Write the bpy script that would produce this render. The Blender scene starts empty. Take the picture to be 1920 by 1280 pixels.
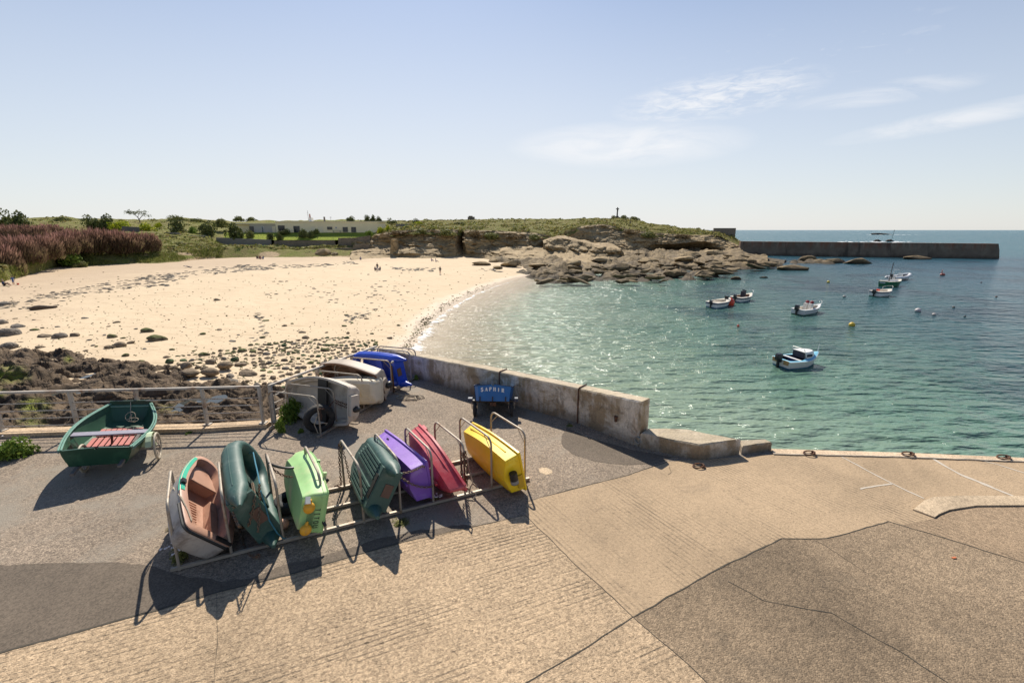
import bpy, bmesh, math, random
import numpy as np
from mathutils import Vector, Matrix, Euler, noise
from mathutils.geometry import tessellate_polygon
R = math.radians
random.seed(7)
sc = bpy.context.scene
C = sc.collection

# ------------------------------------------------------------------ camera
CAM_H = 4.8
FPX = 853.333
PITCH = math.atan(209 / FPX)
CP, SP = math.cos(PITCH), math.sin(PITCH)
cd = bpy.data.cameras.new("camera")
cam = bpy.data.objects.new("camera", cd)
C.objects.link(cam)
cam.location = (0, 0, CAM_H)
cam.rotation_euler = (R(90) - PITCH, 0, 0)
cd.sensor_width = 36
cd.lens = 16
cd.clip_start = 0.1
cd.clip_end = 60000
sc.camera = cam
sc.render.resolution_x, sc.render.resolution_y = 1024, 682

# ------------------------------------------------------------------ light and exposure
SUN_AZ, SUN_EL = R(-9.5), R(45)           # azimuth from +Y towards +X
sc.view_settings.view_transform = 'Standard'
sc.view_settings.look = 'None'
sc.view_settings.exposure = 0.42
sc.view_settings.gamma = 1.0
sl = bpy.data.lights.new("sun", 'SUN')
sl.energy = 4.8
sl.angle = R(0.53)
sl.color = (1.0, 0.925, 0.80)
so = bpy.data.objects.new("sun", sl)
C.objects.link(so)
sd = Vector((math.sin(SUN_AZ) * math.cos(SUN_EL), math.cos(SUN_AZ) * math.cos(SUN_EL), math.sin(SUN_EL)))
so.rotation_euler = (-sd).to_track_quat('-Z', 'Y').to_euler()
so.location = (0, 0, 60)


# ------------------------------------------------------------------ node helpers
def nd(nt, typ, ins=None, **props):
    n = nt.nodes.new(typ)
    for k, v in props.items():
        setattr(n, k, v)
    for k, v in (ins or {}).items():
        s = n.inputs[k]
        if isinstance(v, bpy.types.NodeSocket):
            nt.links.new(v, s)
        else:
            if hasattr(s.default_value, '__len__') and not hasattr(v, '__len__'):
                v = (v, v, v)
            if hasattr(v, '__len__') and len(v) == 3 and hasattr(s.default_value, '__len__') and len(s.default_value) == 4:
                v = tuple(v) + (1.0,)
            s.default_value = v
    return n


def n_noise(nt, vec, scale, detail=4, rough=0.55, dist=0.0):
    return nd(nt, 'ShaderNodeTexNoise', {'Vector': vec, 'Scale': scale, 'Detail': detail, 'Roughness': rough, 'Distortion': dist}).outputs[0]


def n_vor(nt, vec, scale, feature='F1', out=0, rnd=1.0):
    return nd(nt, 'ShaderNodeTexVoronoi', {'Vector': vec, 'Scale': scale, 'Randomness': rnd}, feature=feature).outputs[out]


def n_ramp(nt, fac, stops, interp='LINEAR'):
    n = nd(nt, 'ShaderNodeValToRGB', {0: fac})
    cr = n.color_ramp
    cr.interpolation = interp
    while len(cr.elements) < len(stops):
        cr.elements.new(0.5)
    for e, (p, c) in zip(cr.elements, stops):
        e.position = p
        e.color = (c, c, c, 1) if not hasattr(c, '__len__') else (tuple(c) + (1,))[:4]
    return n.outputs[0]


def n_mix(nt, fac, a, b, mode='MIX'):
    n = nd(nt, 'ShaderNodeMix', {}, data_type='RGBA', blend_type=mode)
    for i, v in ((0, fac), (6, a), (7, b)):
        s = n.inputs[i]
        if isinstance(v, bpy.types.NodeSocket):
            nt.links.new(v, s)
        elif i == 0:
            s.default_value = v
        else:
            s.default_value = (v, v, v, 1) if not hasattr(v, '__len__') else (tuple(v) + (1,))[:4]
    return n.outputs[2]


def n_math(nt, op, a, b=0.0, clamp=False):
    n = nd(nt, 'ShaderNodeMath', {0: a, 1: b}, operation=op, use_clamp=clamp)
    return n.outputs[0]


def n_map(nt, v, a, b, c=0.0, d=1.0):
    n = nd(nt, 'ShaderNodeMapRange', {0: v, 1: a, 2: b, 3: c, 4: d})
    return n.outputs[0]


def n_scale(nt, vec, s, rot=(0, 0, 0)):
    return nd(nt, 'ShaderNodeMapping', {'Vector': vec, 'Scale': s, 'Rotation': rot}).outputs[0]


def n_bump(nt, h, strength=0.5, dist=0.01, normal=None):
    ins = {'Height': h, 'Strength': strength, 'Distance': dist}
    if normal is not None:
        ins['Normal'] = normal
    return nd(nt, 'ShaderNodeBump', ins).outputs[0]


def new_mat(name):
    m = bpy.data.materials.new(name)
    m.use_nodes = True
    nt = m.node_tree
    bs = nt.nodes['Principled BSDF']
    return m, nt, bs


def pos(nt):
    return nd(nt, 'ShaderNodeNewGeometry').outputs['Position']


def objc(nt):
    return nd(nt, 'ShaderNodeTexCoord').outputs['Object']


def setb(nt, bs, **kw):
    for k, v in kw.items():
        s = bs.inputs[{'col': 'Base Color', 'rough': 'Roughness', 'metal': 'Metallic', 'nrm': 'Normal', 'spec': 'Specular IOR Level',
                       'alpha': 'Alpha', 'trans': 'Transmission Weight', 'ior': 'IOR', 'coat': 'Coat Weight', 'sub': 'Subsurface Weight'}[k]]
        if isinstance(v, bpy.types.NodeSocket):
            nt.links.new(v, s)
        elif hasattr(v, '__len__'):
            s.default_value = tuple(v) + (1,) if len(v) == 3 else v
        else:
            s.default_value = v


def simple(name, col, rough=0.5, var=0.12, scale=6.0, bump=0.0, bscale=40.0, dirt=None, damt=0.5, dscale=5.0, metal=0.0, spec=0.5, scuff=0.0):
    """painted / moulded surface: colour mottling, patches of dirt or wear, fine bump"""
    m, nt, bs = new_mat(name)
    v = objc(nt)
    n = n_noise(nt, v, scale, 5, 0.6)
    f = n_map(nt, n, 0.25, 0.75, 1 - var, 1 + var)
    c = n_mix(nt, 1.0, col, nd(nt, 'ShaderNodeCombineColor', {0: f, 1: f, 2: f}).outputs[0], 'MULTIPLY')
    if dirt is not None:
        d = n_noise(nt, v, dscale, 8, 0.65, 0.4)
        k = n_map(nt, d, 0.62 - 0.25 * damt, 0.75 - 0.2 * damt)
        c = n_mix(nt, k, c, dirt)
    if scuff > 0:
        s1 = n_noise(nt, n_scale(nt, v, (3.0, 16.0, 16.0)), 1.6, 9, 0.72, 1.2)
        s2 = n_noise(nt, v, 2.2, 5, 0.6)
        k = n_math(nt, 'MULTIPLY', n_map(nt, s1, 0.58, 0.72), n_map(nt, s2, 0.40, 0.62))
        c = n_mix(nt, n_math(nt, 'MULTIPLY', k, scuff), c, tuple(0.45 * q + 0.30 for q in col))
        g1 = n_noise(nt, v, 4.5, 9, 0.7, 0.8)
        c = n_mix(nt, n_map(nt, g1, 0.60, 0.74, 0, 0.45), c, tuple(0.35 * q + 0.02 for q in col))
    setb(nt, bs, col=c, rough=n_map(nt, n, 0.2, 0.8, rough * 0.85, min(1, rough * 1.2)), metal=metal, spec=spec)
    if bump > 0:
        b = n_noise(nt, v, bscale, 6, 0.6)
        setb(nt, bs, nrm=n_bump(nt, b, bump, 0.01))
    return m


# ------------------------------------------------------------------ sky
w = bpy.data.worlds.new("World")
sc.world = w
w.use_nodes = True
nt = w.node_tree
bg = nt.nodes['Background']
sky = nd(nt, 'ShaderNodeTexSky', {}, sky_type='NISHITA', sun_disc=False, sun_elevation=SUN_EL, sun_rotation=SUN_AZ,
         altitude=0.0, air_density=1.0, dust_density=0.35, ozone_density=4.5)
dirv = nd(nt, 'ShaderNodeTexCoord').outputs['Generated']
sep = nd(nt, 'ShaderNodeSeparateXYZ', {0: dirv}).outputs
az = n_math(nt, 'ARCTAN2', sep[0], sep[1])
el = n_math(nt, 'ARCSINE', sep[2])
cv = nd(nt, 'ShaderNodeCombineXYZ', {0: az, 1: n_math(nt, 'MULTIPLY', el, 4.0), 2: 0.37}).outputs[0]


def cloud_band(a0, e0, wa, we, slope):
    da = n_math(nt, 'SUBTRACT', az, a0)
    de = n_math(nt, 'SUBTRACT', n_math(nt, 'SUBTRACT', el, e0), n_math(nt, 'MULTIPLY', da, slope))
    q = n_math(nt, 'ADD', n_math(nt, 'POWER', n_math(nt, 'ABSOLUTE', n_math(nt, 'DIVIDE', da, wa)), 2.0),
               n_math(nt, 'POWER', n_math(nt, 'ABSOLUTE', n_math(nt, 'DIVIDE', de, we)), 2.0))
    return n_math(nt, 'SUBTRACT', 1.0, q, True)


fine = n_noise(nt, cv, 26.0, 9, 0.62, 0.6)
soft = n_noise(nt, cv, 7.0, 7, 0.6, 0.9)
m1 = n_math(nt, 'MULTIPLY', cloud_band(R(13), R(9.3), R(14), R(2.6), -0.01), n_map(nt, soft, 0.22, 0.62))
m2 = n_math(nt, 'MULTIPLY', cloud_band(R(22), R(13.4), R(11), R(2.4), 0.06), n_map(nt, fine, 0.40, 0.66))
m3 = n_math(nt, 'MULTIPLY', cloud_band(R(36), R(12.0), R(8), R(1.1), 0.0), n_map(nt, soft, 0.40, 0.65))
m4 = n_math(nt, 'MULTIPLY', cloud_band(R(42), R(9.2), R(10), R(1.0), 0.10), n_map(nt, soft, 0.32, 0.62))
m5 = n_math(nt, 'MULTIPLY', cloud_band(R(26), R(15.5), R(16), R(3.2), 0.1), n_map(nt, fine, 0.6, 0.78))
msum = n_math(nt, 'MAXIMUM', n_math(nt, 'MAXIMUM', m1, m2), n_math(nt, 'MAXIMUM', n_math(nt, 'MULTIPLY', m3, 0.7), n_math(nt, 'MAXIMUM', n_math(nt, 'MULTIPLY', m4, 0.8), n_math(nt, 'MULTIPLY', m5, 0.5))))
msum = n_math(nt, 'MULTIPLY', msum, 0.75)
# a thin veil of moisture low over the horizon: part of the air, seen from everywhere alike
veil = n_math(nt, 'MULTIPLY', n_math(nt, 'POWER', n_math(nt, 'SUBTRACT', 1.0, n_math(nt, 'DIVIDE', n_math(nt, 'ABSOLUTE', el), R(29)), True), 0.78), 0.97)
# and more of it lit up on the sun's side of the sky
veil = n_math(nt, 'MULTIPLY', veil, n_map(nt, n_math(nt, 'ABSOLUTE', n_math(nt, 'SUBTRACT', az, SUN_AZ)), R(12), R(75), 1.0, 0.62))
skyc = n_mix(nt, veil, sky.outputs[0], (7.5, 7.55, 7.6))
skyc = n_mix(nt, msum, skyc, (8.8, 8.8, 8.9))
nt.links.new(skyc, bg.inputs[0])
bg.inputs[1].default_value = 0.082


# ------------------------------------------------------------------ projection of measured points into the place
def ray(px, py):
    u, v = (px - 960) / FPX, (py - 640) / FPX
    return u, CP - v * SP, -(SP + v * CP)


def W(px, py, z=0.0):
    u, fw, up = ray(px, py)
    t = (z - CAM_H) / up
    return Vector((u * t, fw * t, z))


def WY(px, py, Y):
    u, fw, up = ray(px, py)
    t = Y / fw
    return Vector((u * t, Y, CAM_H + up * t))


def hit(px, py, zf, z0=-3.5):
    z = z0
    for _ in range(30):
        p = W(px, py, z)
        z += 0.6 * (zf(p.x, p.y) - z)
    return W(px, py, z)


def lerp_tab(tab, x):
    """tab: [(x, a, b...)] piecewise linear"""
    if x <= tab[0][0]:
        return tab[0][1:]
    for a, b in zip(tab, tab[1:]):
        if x <= b[0]:
            k = (x - a[0]) / (b[0] - a[0])
            return tuple(p + (q - p) * k for p, q in zip(a[1:], b[1:]))
    return tab[-1][1:]


# ------------------------------------------------------------------ mesh helpers
class MB:
    def __init__(s):
        s.v, s.f, s.mi = [], [], []

    def add(s, vs, fs, mi=0):
        o = len(s.v)
        s.v += [tuple(p) for p in vs]
        s.f += [tuple(i + o for i in q) for q in fs]
        s.mi += [mi] * len(fs)
        return s

    def box(s, c, d, M=None, mi=0):
        x, y, z = [a / 2 for a in d]
        vs = [Vector((sx * x, sy * y, sz * z)) for sz in (-1, 1) for sx, sy in ((-1, -1), (1, -1), (1, 1), (-1, 1))]
        if M is not None:
            vs = [M @ p for p in vs]
        vs = [p + Vector(c) for p in vs]
        return s.add(vs, [(3, 2, 1, 0), (4, 5, 6, 7), (0, 1, 5, 4), (1, 2, 6, 5), (2, 3, 7, 6), (3, 0, 4, 7)], mi)

    def bar(s, a, b, wd, h, up=(0, 0, 1), mi=0):
        a, b = Vector(a), Vector(b)
        d = (b - a).normalized()
        sd_ = d.cross(Vector(up))
        if sd_.length < 1e-6:
            sd_ = Vector((1, 0, 0))
        sd_.normalize()
        u = sd_.cross(d)
        vs = []
        for p in (a, b):
            for i, j in ((-1, -1), (1, -1), (1, 1), (-1, 1)):
                vs.append(p + sd_ * i * wd / 2 + u * j * h / 2)
        return s.add(vs, [(3, 2, 1, 0), (4, 5, 6, 7), (0, 1, 5, 4), (1, 2, 6, 5), (2, 3, 7, 6), (3, 0, 4, 7)], mi)

    def tube(s, path, r, n=8, closed=False, caps=True, mi=0, sq=None):
        P = [Vector(p) for p in path]
        k = len(P)
        rr = r if hasattr(r, '__len__') else [r] * k
        T = []
        for i in range(k):
            if closed:
                t = P[(i + 1) % k] - P[i - 1]
            else:
                t = P[min(i + 1, k - 1)] - P[max(i - 1, 0)]
            T.append(t.normalized() if t.length > 1e-9 else Vector((0, 0, 1)))
        u = T[0].orthogonal().normalized()
        if sq is not None:
            u = Vector(sq)
            u = (u - T[0] * u.dot(T[0])).normalized()
        vs = []
        for i in range(k):
            if sq is not None:
                u = Vector(sq)
            u = (u - T[i] * u.dot(T[i]))
            u = u.normalized() if u.length > 1e-6 else T[i].orthogonal().normalized()
            b = T[i].cross(u)
            for j in range(n):
                a = 2 * math.pi * (j + (0.5 if sq is not None and n == 4 else 0)) / n
                vs.append(P[i] + (u * math.cos(a) + b * math.sin(a)) * rr[i])
        fs = []
        for i in range(k if closed else k - 1):
            for j in range(n):
                a, b2 = i * n + j, i * n + (j + 1) % n
                c, d = ((i + 1) % k) * n + (j + 1) % n, ((i + 1) % k) * n + j
                fs.append((a, b2, c, d))
        if caps and not closed:
            fs.append(tuple(range(n))[::-1])
            fs.append(tuple((k - 1) * n + j for j in range(n)))
        return s.add(vs, fs, mi)

    def rings(s, loops, cap0=False, cap1=False, mi=0):
        n = len(loops[0])
        vs = [p for lp in loops for p in lp]
        fs = []
        for i in range(len(loops) - 1):
            for j in range(n):
                fs.append((i * n + j, i * n + (j + 1) % n, (i + 1) * n + (j + 1) % n, (i + 1) * n + j))
        if cap0:
            fs.append(tuple(range(n))[::-1])
        if cap1:
            fs.append(tuple((len(loops) - 1) * n + j for j in range(n)))
        return s.add(vs, fs, mi)

    def grid(s, rows, mi=0):
        m, n = len(rows), len(rows[0])
        vs = [p for r in rows for p in r]
        return s.add(vs, [(i * n + j, i * n + j + 1, (i + 1) * n + j + 1, (i + 1) * n + j) for i in range(m - 1) for j in range(n - 1)], mi)

    def prism(s, poly, z0, z1, mi=0, bottom=True):
        n = len(poly)
        vs = [(p[0], p[1], z0) for p in poly] + [(p[0], p[1], z1) for p in poly]
        tri = tessellate_polygon([[Vector((p[0], p[1], 0)) for p in poly]])
        fs = [tuple(i + n for i in t) for t in tri]
        if bottom:
            fs += [tuple(t)[::-1] for t in tri]
        fs += [(i, (i + 1) % n, (i + 1) % n + n, i + n) for i in range(n)]
        return s.add(vs, fs, mi)

    def sheet(s, poly, z, mi=0):
        tri = tessellate_polygon([[Vector((p[0], p[1], 0)) for p in poly]])
        return s.add([(p[0], p[1], z) for p in poly], tri, mi)

    def sphere(s, c, r, nu=12, nv=8, sc_=(1, 1, 1), mi=0):
        loops = []
        for i in range(1, nv):
            a = math.pi * i / nv
            loops.append([(c[0] + r * sc_[0] * math.sin(a) * math.cos(2 * math.pi * j / nu), c[1] + r * sc_[1] * math.sin(a) * math.sin(2 * math.pi * j / nu), c[2] + r * sc_[2] * math.cos(a)) for j in range(nu)])
        return s.rings(loops, True, True, mi)

    def shift(s, d):
        s.v = [(p[0] - d[0], p[1] - d[1], p[2] - d[2]) for p in s.v]
        return s

    def build(s, name, mats, parent=None, smooth=35, recalc=True, loc=None):
        me = bpy.data.meshes.new(name)
        me.from_pydata(s.v, [], s.f)
        if recalc:
            bm = bmesh.new()
            bm.from_mesh(me)
            bmesh.ops.recalc_face_normals(bm, faces=bm.faces)
            bm.to_mesh(me)
            bm.free()
        if not isinstance(mats, (list, tuple)):
            mats = [mats]
        for m in mats:
            me.materials.append(m)
        if len(mats) > 1:
            me.polygons.foreach_set('material_index', s.mi)
        if smooth:
            me.polygons.foreach_set('use_smooth', [True] * len(me.polygons))
            me.set_sharp_from_angle(angle=R(smooth))
        me.update()
        o = bpy.data.objects.new(name, me)
        C.objects.link(o)
        if parent is not None:
            o.parent = parent
        if loc is not None:
            o.location = loc
        return o


def tag(o, label, cat, group=None):
    o['label'] = label
    o['category'] = cat
    if group:
        o['group'] = group
    return o


def thing(name, label, cat, loc=(0, 0, 0), rot=(0, 0, 0), group=None):
    o = bpy.data.objects.new(name, None)
    C.objects.link(o)
    o.empty_display_size = 0.2
    o.location = loc
    o.rotation_euler = rot
    return tag(o, label, cat, group)


def struct(o, kind='structure'):
    o['kind'] = kind
    return o


def copy_tree(o, parent=None):
    c = o.copy()
    C.objects.link(c)
    c.parent = parent
    for ch in list(o.children):
        copy_tree(ch, c)
    return c


def settle(root, z=0.0):
    bpy.context.view_layer.update()
    lo = 1e9

    def rec(o):
        nonlocal lo
        if o.type == 'MESH':
            M = o.matrix_world
            co = np.empty(len(o.data.vertices) * 3)
            o.data.vertices.foreach_get('co', co)
            co = co.reshape(-1, 3)
            zz = co @ np.array(M)[2, :3] + M[2][3]
            lo = min(lo, zz.min())
        for c in o.children:
            rec(c)
    rec(root)
    root.location.z += z - lo
    return lo


def sag(a, b, s, n=14):
    a, b = Vector(a), Vector(b)
    return [a.lerp(b, i / n) - Vector((0, 0, 4 * s * (i / n) * (1 - i / n))) for i in range(n + 1)]


def chain_mb(mb, path, ll=0.055, wd=0.034, r=0.0075):
    P = [Vector(p) for p in path]
    seg = []
    for a, b in zip(P, P[1:]):
        n = max(1, int((b - a).length / 0.01))
        seg += [a.lerp(b, i / n) for i in range(n)]
    seg.append(P[-1])
    acc, last, k = 0, seg[0], 0
    prev = seg[0]
    step = ll * 0.72
    for p in seg[1:]:
        acc += (p - last).length
        last = p
        if acc >= step:
            d = (p - prev)
            if d.length < 1e-6:
                continue
            d.normalize()
            c = (p + prev) / 2
            u = d.cross(Vector((0.3, 0.2, 1))).normalized()
            if k % 2:
                u = d.cross(u)
            pts = []
            for j in range(8):
                a = 2 * math.pi * j / 8
                pts.append(c + d * math.cos(a) * ll / 2 + u * math.sin(a) * wd / 2)
            mb.tube(pts, r, 5, closed=True)
            prev = p
            acc = 0
            k += 1
    return mb


def fr(p, octv=5, h=0.9, lac=2.1):
    return noise.fractal(Vector(p), h, lac, octv)
# ================================================================== SETTING
# ------------------------------------------------------------------ quay paving materials
def gravel_mat(name, cols, dens=55.0, big=0.25, rough=0.85, bump=0.6, wear=None, tone=1.0, ribs=None, stain=(0.16, 0.12, 0.085), stainamt=0.5, pits=0.0, even=0.35, mot=1.0):
    """asphalt or concrete with exposed chippings: each chipping gets its own tone"""
    m, nt, bs = new_mat(name)
    cols = [(r * 1.10, g * 0.97, b * 0.84) for r, g, b in cols]
    v = pos(nt)
    cell = nd(nt, 'ShaderNodeTexVoronoi', {'Vector': v, 'Scale': dens}, feature='F1')
    rnd = nd(nt, 'ShaderNodeSeparateColor', {0: cell.outputs[1]}).outputs[0]
    c = n_ramp(nt, rnd, [(i / (len(cols) - 1), k) for i, k in enumerate(cols)])
    mean = [sum(k[i] for k in cols) / len(cols) for i in range(3)]
    c = n_mix(nt, even, c, mean)
    cell2 = nd(nt, 'ShaderNodeTexVoronoi', {'Vector': v, 'Scale': dens * 0.45}, feature='F1')
    rnd2 = nd(nt, 'ShaderNodeSeparateColor', {0: cell2.outputs[1]}).outputs[1]
    c = n_mix(nt, 1.0, c, n_ramp(nt, rnd2, [(0, 1 - 0.43 * (1 - even)), (0.5, 1.0), (1, 1 + 0.34 * (1 - even))]), 'MULTIPLY')
    mott = n_noise(nt, v, big, 8, 0.62, 0.3)
    c = n_mix(nt, 1.0, c, n_ramp(nt, mott, [(0.28, tone * (1 - 0.30 * mot)), (0.5, 1.0 * tone), (0.72, tone * (1 + 0.22 * mot))]), 'MULTIPLY')
    st = n_noise(nt, nd(nt, 'ShaderNodeVectorMath', {0: v, 1: (31, 7, 3)}, operation='ADD').outputs[0], 0.9, 9, 0.68, 0.8)
    k = n_math(nt, 'MULTIPLY', n_map(nt, st, 0.55, 0.75), stainamt)
    c = n_mix(nt, k, c, stain)
    if wear is not None:
        wn = n_noise(nt, nd(nt, 'ShaderNodeVectorMath', {0: v, 1: (-9, 17, 1)}, operation='ADD').outputs[0], 0.55, 8, 0.66, 0.5)
        c = n_mix(nt, n_map(nt, wn, 0.52, 0.66), c, wear)
    h = n_math(nt, 'ADD', n_math(nt, 'MULTIPLY', cell.outputs[0], -0.8), n_noise(nt, v, 22, 5, 0.6))
    nrm = n_bump(nt, h, bump, 0.012)
    if pits > 0:
        pn = n_noise(nt, n_scale(nt, v, (16, 24, 16), (0, 0, R(-23))), 1.0, 3, 0.6)
        pz = n_math(nt, 'MULTIPLY', n_map(nt, pn, 0.60, 0.68), n_map(nt, n_noise(nt, v, 0.8, 4, 0.6), 0.3, 0.6, 0.25, 1.0))
        c = n_mix(nt, n_math(nt, 'MULTIPLY', pz, pits), c, (0.06, 0.045, 0.03))
        nrm = n_bump(nt, n_math(nt, 'SUBTRACT', n_noise(nt, n_scale(nt, v, (9, 14, 9), (0, 0, R(-23))), 1.0, 4, 0.65), pz), 0.42, 0.022, nrm)
    if ribs is not None:
        ang, per, amp, colk = ribs[:4]
        wobk = ribs[4] if len(ribs) > 4 else 5.0
        dn = n_scale(nt, v, (1, 1, 1), (0, 0, ang))
        s = nd(nt, 'ShaderNodeSeparateXYZ', {0: dn}).outputs
        wob = n_noise(nt, n_scale(nt, dn, (0.7, 2.6, 1)), 1.0, 4, 0.6)
        t = n_math(nt, 'ADD', n_math(nt, 'MULTIPLY', s[1], 2 * math.pi / per), n_math(nt, 'MULTIPLY', wob, wobk))
        wv = n_math(nt, 'SINE', t)
        patch = n_map(nt, n_noise(nt, n_scale(nt, dn, (0.30, 1.1, 1)), 0.9, 6, 0.65), 0.44, 0.64, 0.05, 1.0)
        groove = n_math(nt, 'MULTIPLY', n_map(nt, wv, -1.0, 0.05, 1.0, 0.0), patch)
        groove = n_math(nt, 'MULTIPLY', groove, n_map(nt, n_noise(nt, v, 5.0, 5, 0.7), 0.3, 0.6))
        c = n_mix(nt, n_math(nt, 'MULTIPLY', groove, colk), c, (0.075, 0.06, 0.045))
        nrm = n_bump(nt, n_math(nt, 'MULTIPLY', groove, -1.0), amp, 0.03, nrm)
    setb(nt, bs, col=c, rough=rough, nrm=nrm, spec=0.3)
    return m


M_asph = gravel_mat('asphalt', [(0.10, 0.09, 0.08), (0.195, 0.172, 0.15), (0.265, 0.235, 0.20), (0.40, 0.355, 0.30)], 60, 0.3, bump=0.7,
                    wear=(0.27, 0.232, 0.185))
M_dark = gravel_mat('smooth_asphalt', [(0.095, 0.085, 0.075), (0.125, 0.11, 0.095), (0.15, 0.135, 0.115)], 110, 0.5, bump=0.25, stainamt=0.15)
M_concA = gravel_mat('ribbed_concrete', [(0.22, 0.175, 0.125), (0.36, 0.295, 0.215), (0.43, 0.355, 0.26), (0.52, 0.44, 0.33)], 75, 0.35, bump=0.5,
                     ribs=(R(-23), 0.075, 0.5, 0.6), stainamt=0.3, pits=0.55)
M_concB = gravel_mat('slipway_concrete', [(0.24, 0.19, 0.135), (0.34, 0.28, 0.20), (0.40, 0.33, 0.24), (0.47, 0.39, 0.29)], 95, 0.3, bump=0.25, even=0.7,
                     ribs=(R(58.5), 0.085, 0.45, 0.62, 1.2), stainamt=0.4, pits=0.12)
M_concC = gravel_mat('rough_concrete', [(0.10, 0.082, 0.062), (0.19, 0.155, 0.115), (0.26, 0.215, 0.16), (0.38, 0.32, 0.24)], 58, 0.28, bump=0.8, stainamt=0.55, mot=1.7, even=0.5,
                     stain=(0.10, 0.085, 0.065))
M_concE = gravel_mat('worn_concrete', [(0.16, 0.125, 0.09), (0.25, 0.2, 0.145), (0.30, 0.245, 0.18), (0.38, 0.31, 0.23)], 85, 0.35, bump=0.5,
                     ribs=(R(58.5), 0.09, 0.4, 0.45, 1.2), stainamt=0.4)
M_coping = gravel_mat('coping_concrete', [(0.42, 0.36, 0.28), (0.50, 0.43, 0.34), (0.58, 0.50, 0.40)], 90, 0.6, bump=0.2, stain=(0.30, 0.18, 0.09), stainamt=0.35)
M_slab = gravel_mat('kerb_slab', [(0.40, 0.345, 0.265), (0.46, 0.40, 0.31), (0.50, 0.44, 0.345)], 100, 0.8, bump=0.2, stainamt=0.25)
M_kerb = gravel_mat('railing_kerb', [(0.40, 0.33, 0.24), (0.48, 0.40, 0.30), (0.55, 0.46, 0.35)], 80, 0.8, bump=0.35, stainamt=0.4)
M_joint, nt, bs = new_mat('joint_grime')
setb(nt, bs, col=n_mix(nt, n_noise(nt, pos(nt), 9, 5), (0.035, 0.03, 0.024), (0.10, 0.085, 0.062)), rough=0.95)
M_mortar, nt, bs = new_mat('pale_mortar')
setb(nt, bs, col=n_mix(nt, n_noise(nt, pos(nt), 6, 6), (0.42, 0.36, 0.29), (0.60, 0.53, 0.44)), rough=0.9)

# ------------------------------------------------------------------ quay slab
WALL_A = W(712, 690)
WALL_B = W(1197, 837)
RAIL_C = W(505, 799)
RAIL_L = [W(-260, 826), W(141, 812), W(385, 806.5), RAIL_C]
EDGE = [W(1446, 843), W(1700, 850.5), W(1920, 860), W(3200, 911)]
quay_poly = [(-22, -6), (26, -6), (26, EDGE[-1].y - 0.6), *[(p.x, p.y) for p in EDGE[::-1]],
             (W(1386, 838).x, W(1386, 838).y + 0.25), (WALL_B.x + 0.35, WALL_B.y + 0.25), (W(1084, 793).x + 0.22, W(1084, 793).y + 0.28), (W(890, 741).x + 0.2, W(890, 741).y + 0.28), (W(780, 709.5).x + 0.2, W(780, 709.5).y + 0.28), (WALL_A.x + 0.2, WALL_A.y + 0.3), (WALL_A.x - 0.15, WALL_A.y + 0.1),
             (RAIL_C.x - 0.14, RAIL_C.y + 0.12), *[(p.x, p.y + 0.2) for p in RAIL_L[-2::-1]], (-22, RAIL_L[0].y + 0.2)]
M_quayside = gravel_mat('quay_side', [(0.16, 0.13, 0.1), (0.24, 0.2, 0.15), (0.3, 0.25, 0.19)], 40, 0.5, bump=0.6)
struct(MB().prism(quay_poly, -7.5, 0.0, bottom=False).build('quay_pavement', M_asph, smooth=0))


def px_poly(pts, wob=0.0, sub=1):
    out = []
    n = len(pts)
    for i in range(n):
        a, b = W(*pts[i]), W(*pts[(i + 1) % n])
        for k in range(sub):
            p = a.lerp(b, k / sub)
            if wob and k:
                p = p + Vector((noise.noise(p * 3.1), noise.noise(p * 3.1 + Vector((5, 9, 0))), 0)) * wob + Vector((noise.noise(p * 9), noise.noise(p * 9 + Vector((5, 9, 0))), 0)) * wob * 0.4
            out.append((p.x, p.y))
    return out


PA = [(-600, 1385), (0, 1225), (200, 1170), (405, 1112), (560, 1072), (753, 1017), (900, 985), (985, 966), (1080, 1060), (1187, 1157), (1100, 1214), (985, 1282), (880, 1350), (-600, 1520)]
PB = [(985, 966), (988, 941), (1070, 918), (1170, 893), (1250, 866), (1330, 861), (1450, 852.5), (1700, 858.5), (1920, 867), (3200, 925), (3200, 947), (1920, 932), (1800, 931.5), (1750, 934), (1733, 940), (1712, 957),
      (1752, 972), (1690, 985), (1665, 978), (1550, 1010), (1465, 1010), (1330, 1075), (1187, 1157), (1080, 1060)]
PK = [(1712, 957), (1733, 940), (1750, 934), (1800, 931.5), (1920, 932), (3200, 947), (3200, 962), (1920, 949.5), (1830, 950), (1780, 958), (1760, 966), (1752, 972)]
PE = [(1752, 972), (1760, 966), (1780, 958), (1830, 950), (1920, 949.5), (3200, 962), (3200, 1402), (1920, 1056), (1800, 1018), (1690, 985)]
PC = [(1187, 1157), (1330, 1075), (1465, 1010), (1550, 1010), (1665, 978), (1690, 985), (1800, 1018), (1920, 1056), (3200, 1402), (3200, 1500), (1440, 1420), (1360, 1312), (1290, 1246)]
PF = [(1187, 1157), (1290, 1246), (1360, 1312), (1440, 1420), (760, 1420), (880, 1350), (985, 1282), (1100, 1214)]
PD = [(-600, 1105), (0, 1059), (120, 1055), (215, 1054), (290, 1062), (345, 1080), (420, 1091), (490, 1078), (545, 1055), (600, 1044), (700, 1012), (790, 992), (860, 985), (900, 984),
      (753, 1016), (560, 1071), (405, 1111), (200, 1169), (0, 1224), (-600, 1384)]
PR = [(1062, 801), (1095, 817), (1180, 842), (1262, 857), (1240, 866), (1225, 870), (1170, 871), (1115, 865), (1075, 852), (1055, 836), (1053, 818)]
PP = [(1010, 878), (1024, 876), (1035, 881), (1036, 887), (1024, 890), (1011, 885)]


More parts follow.
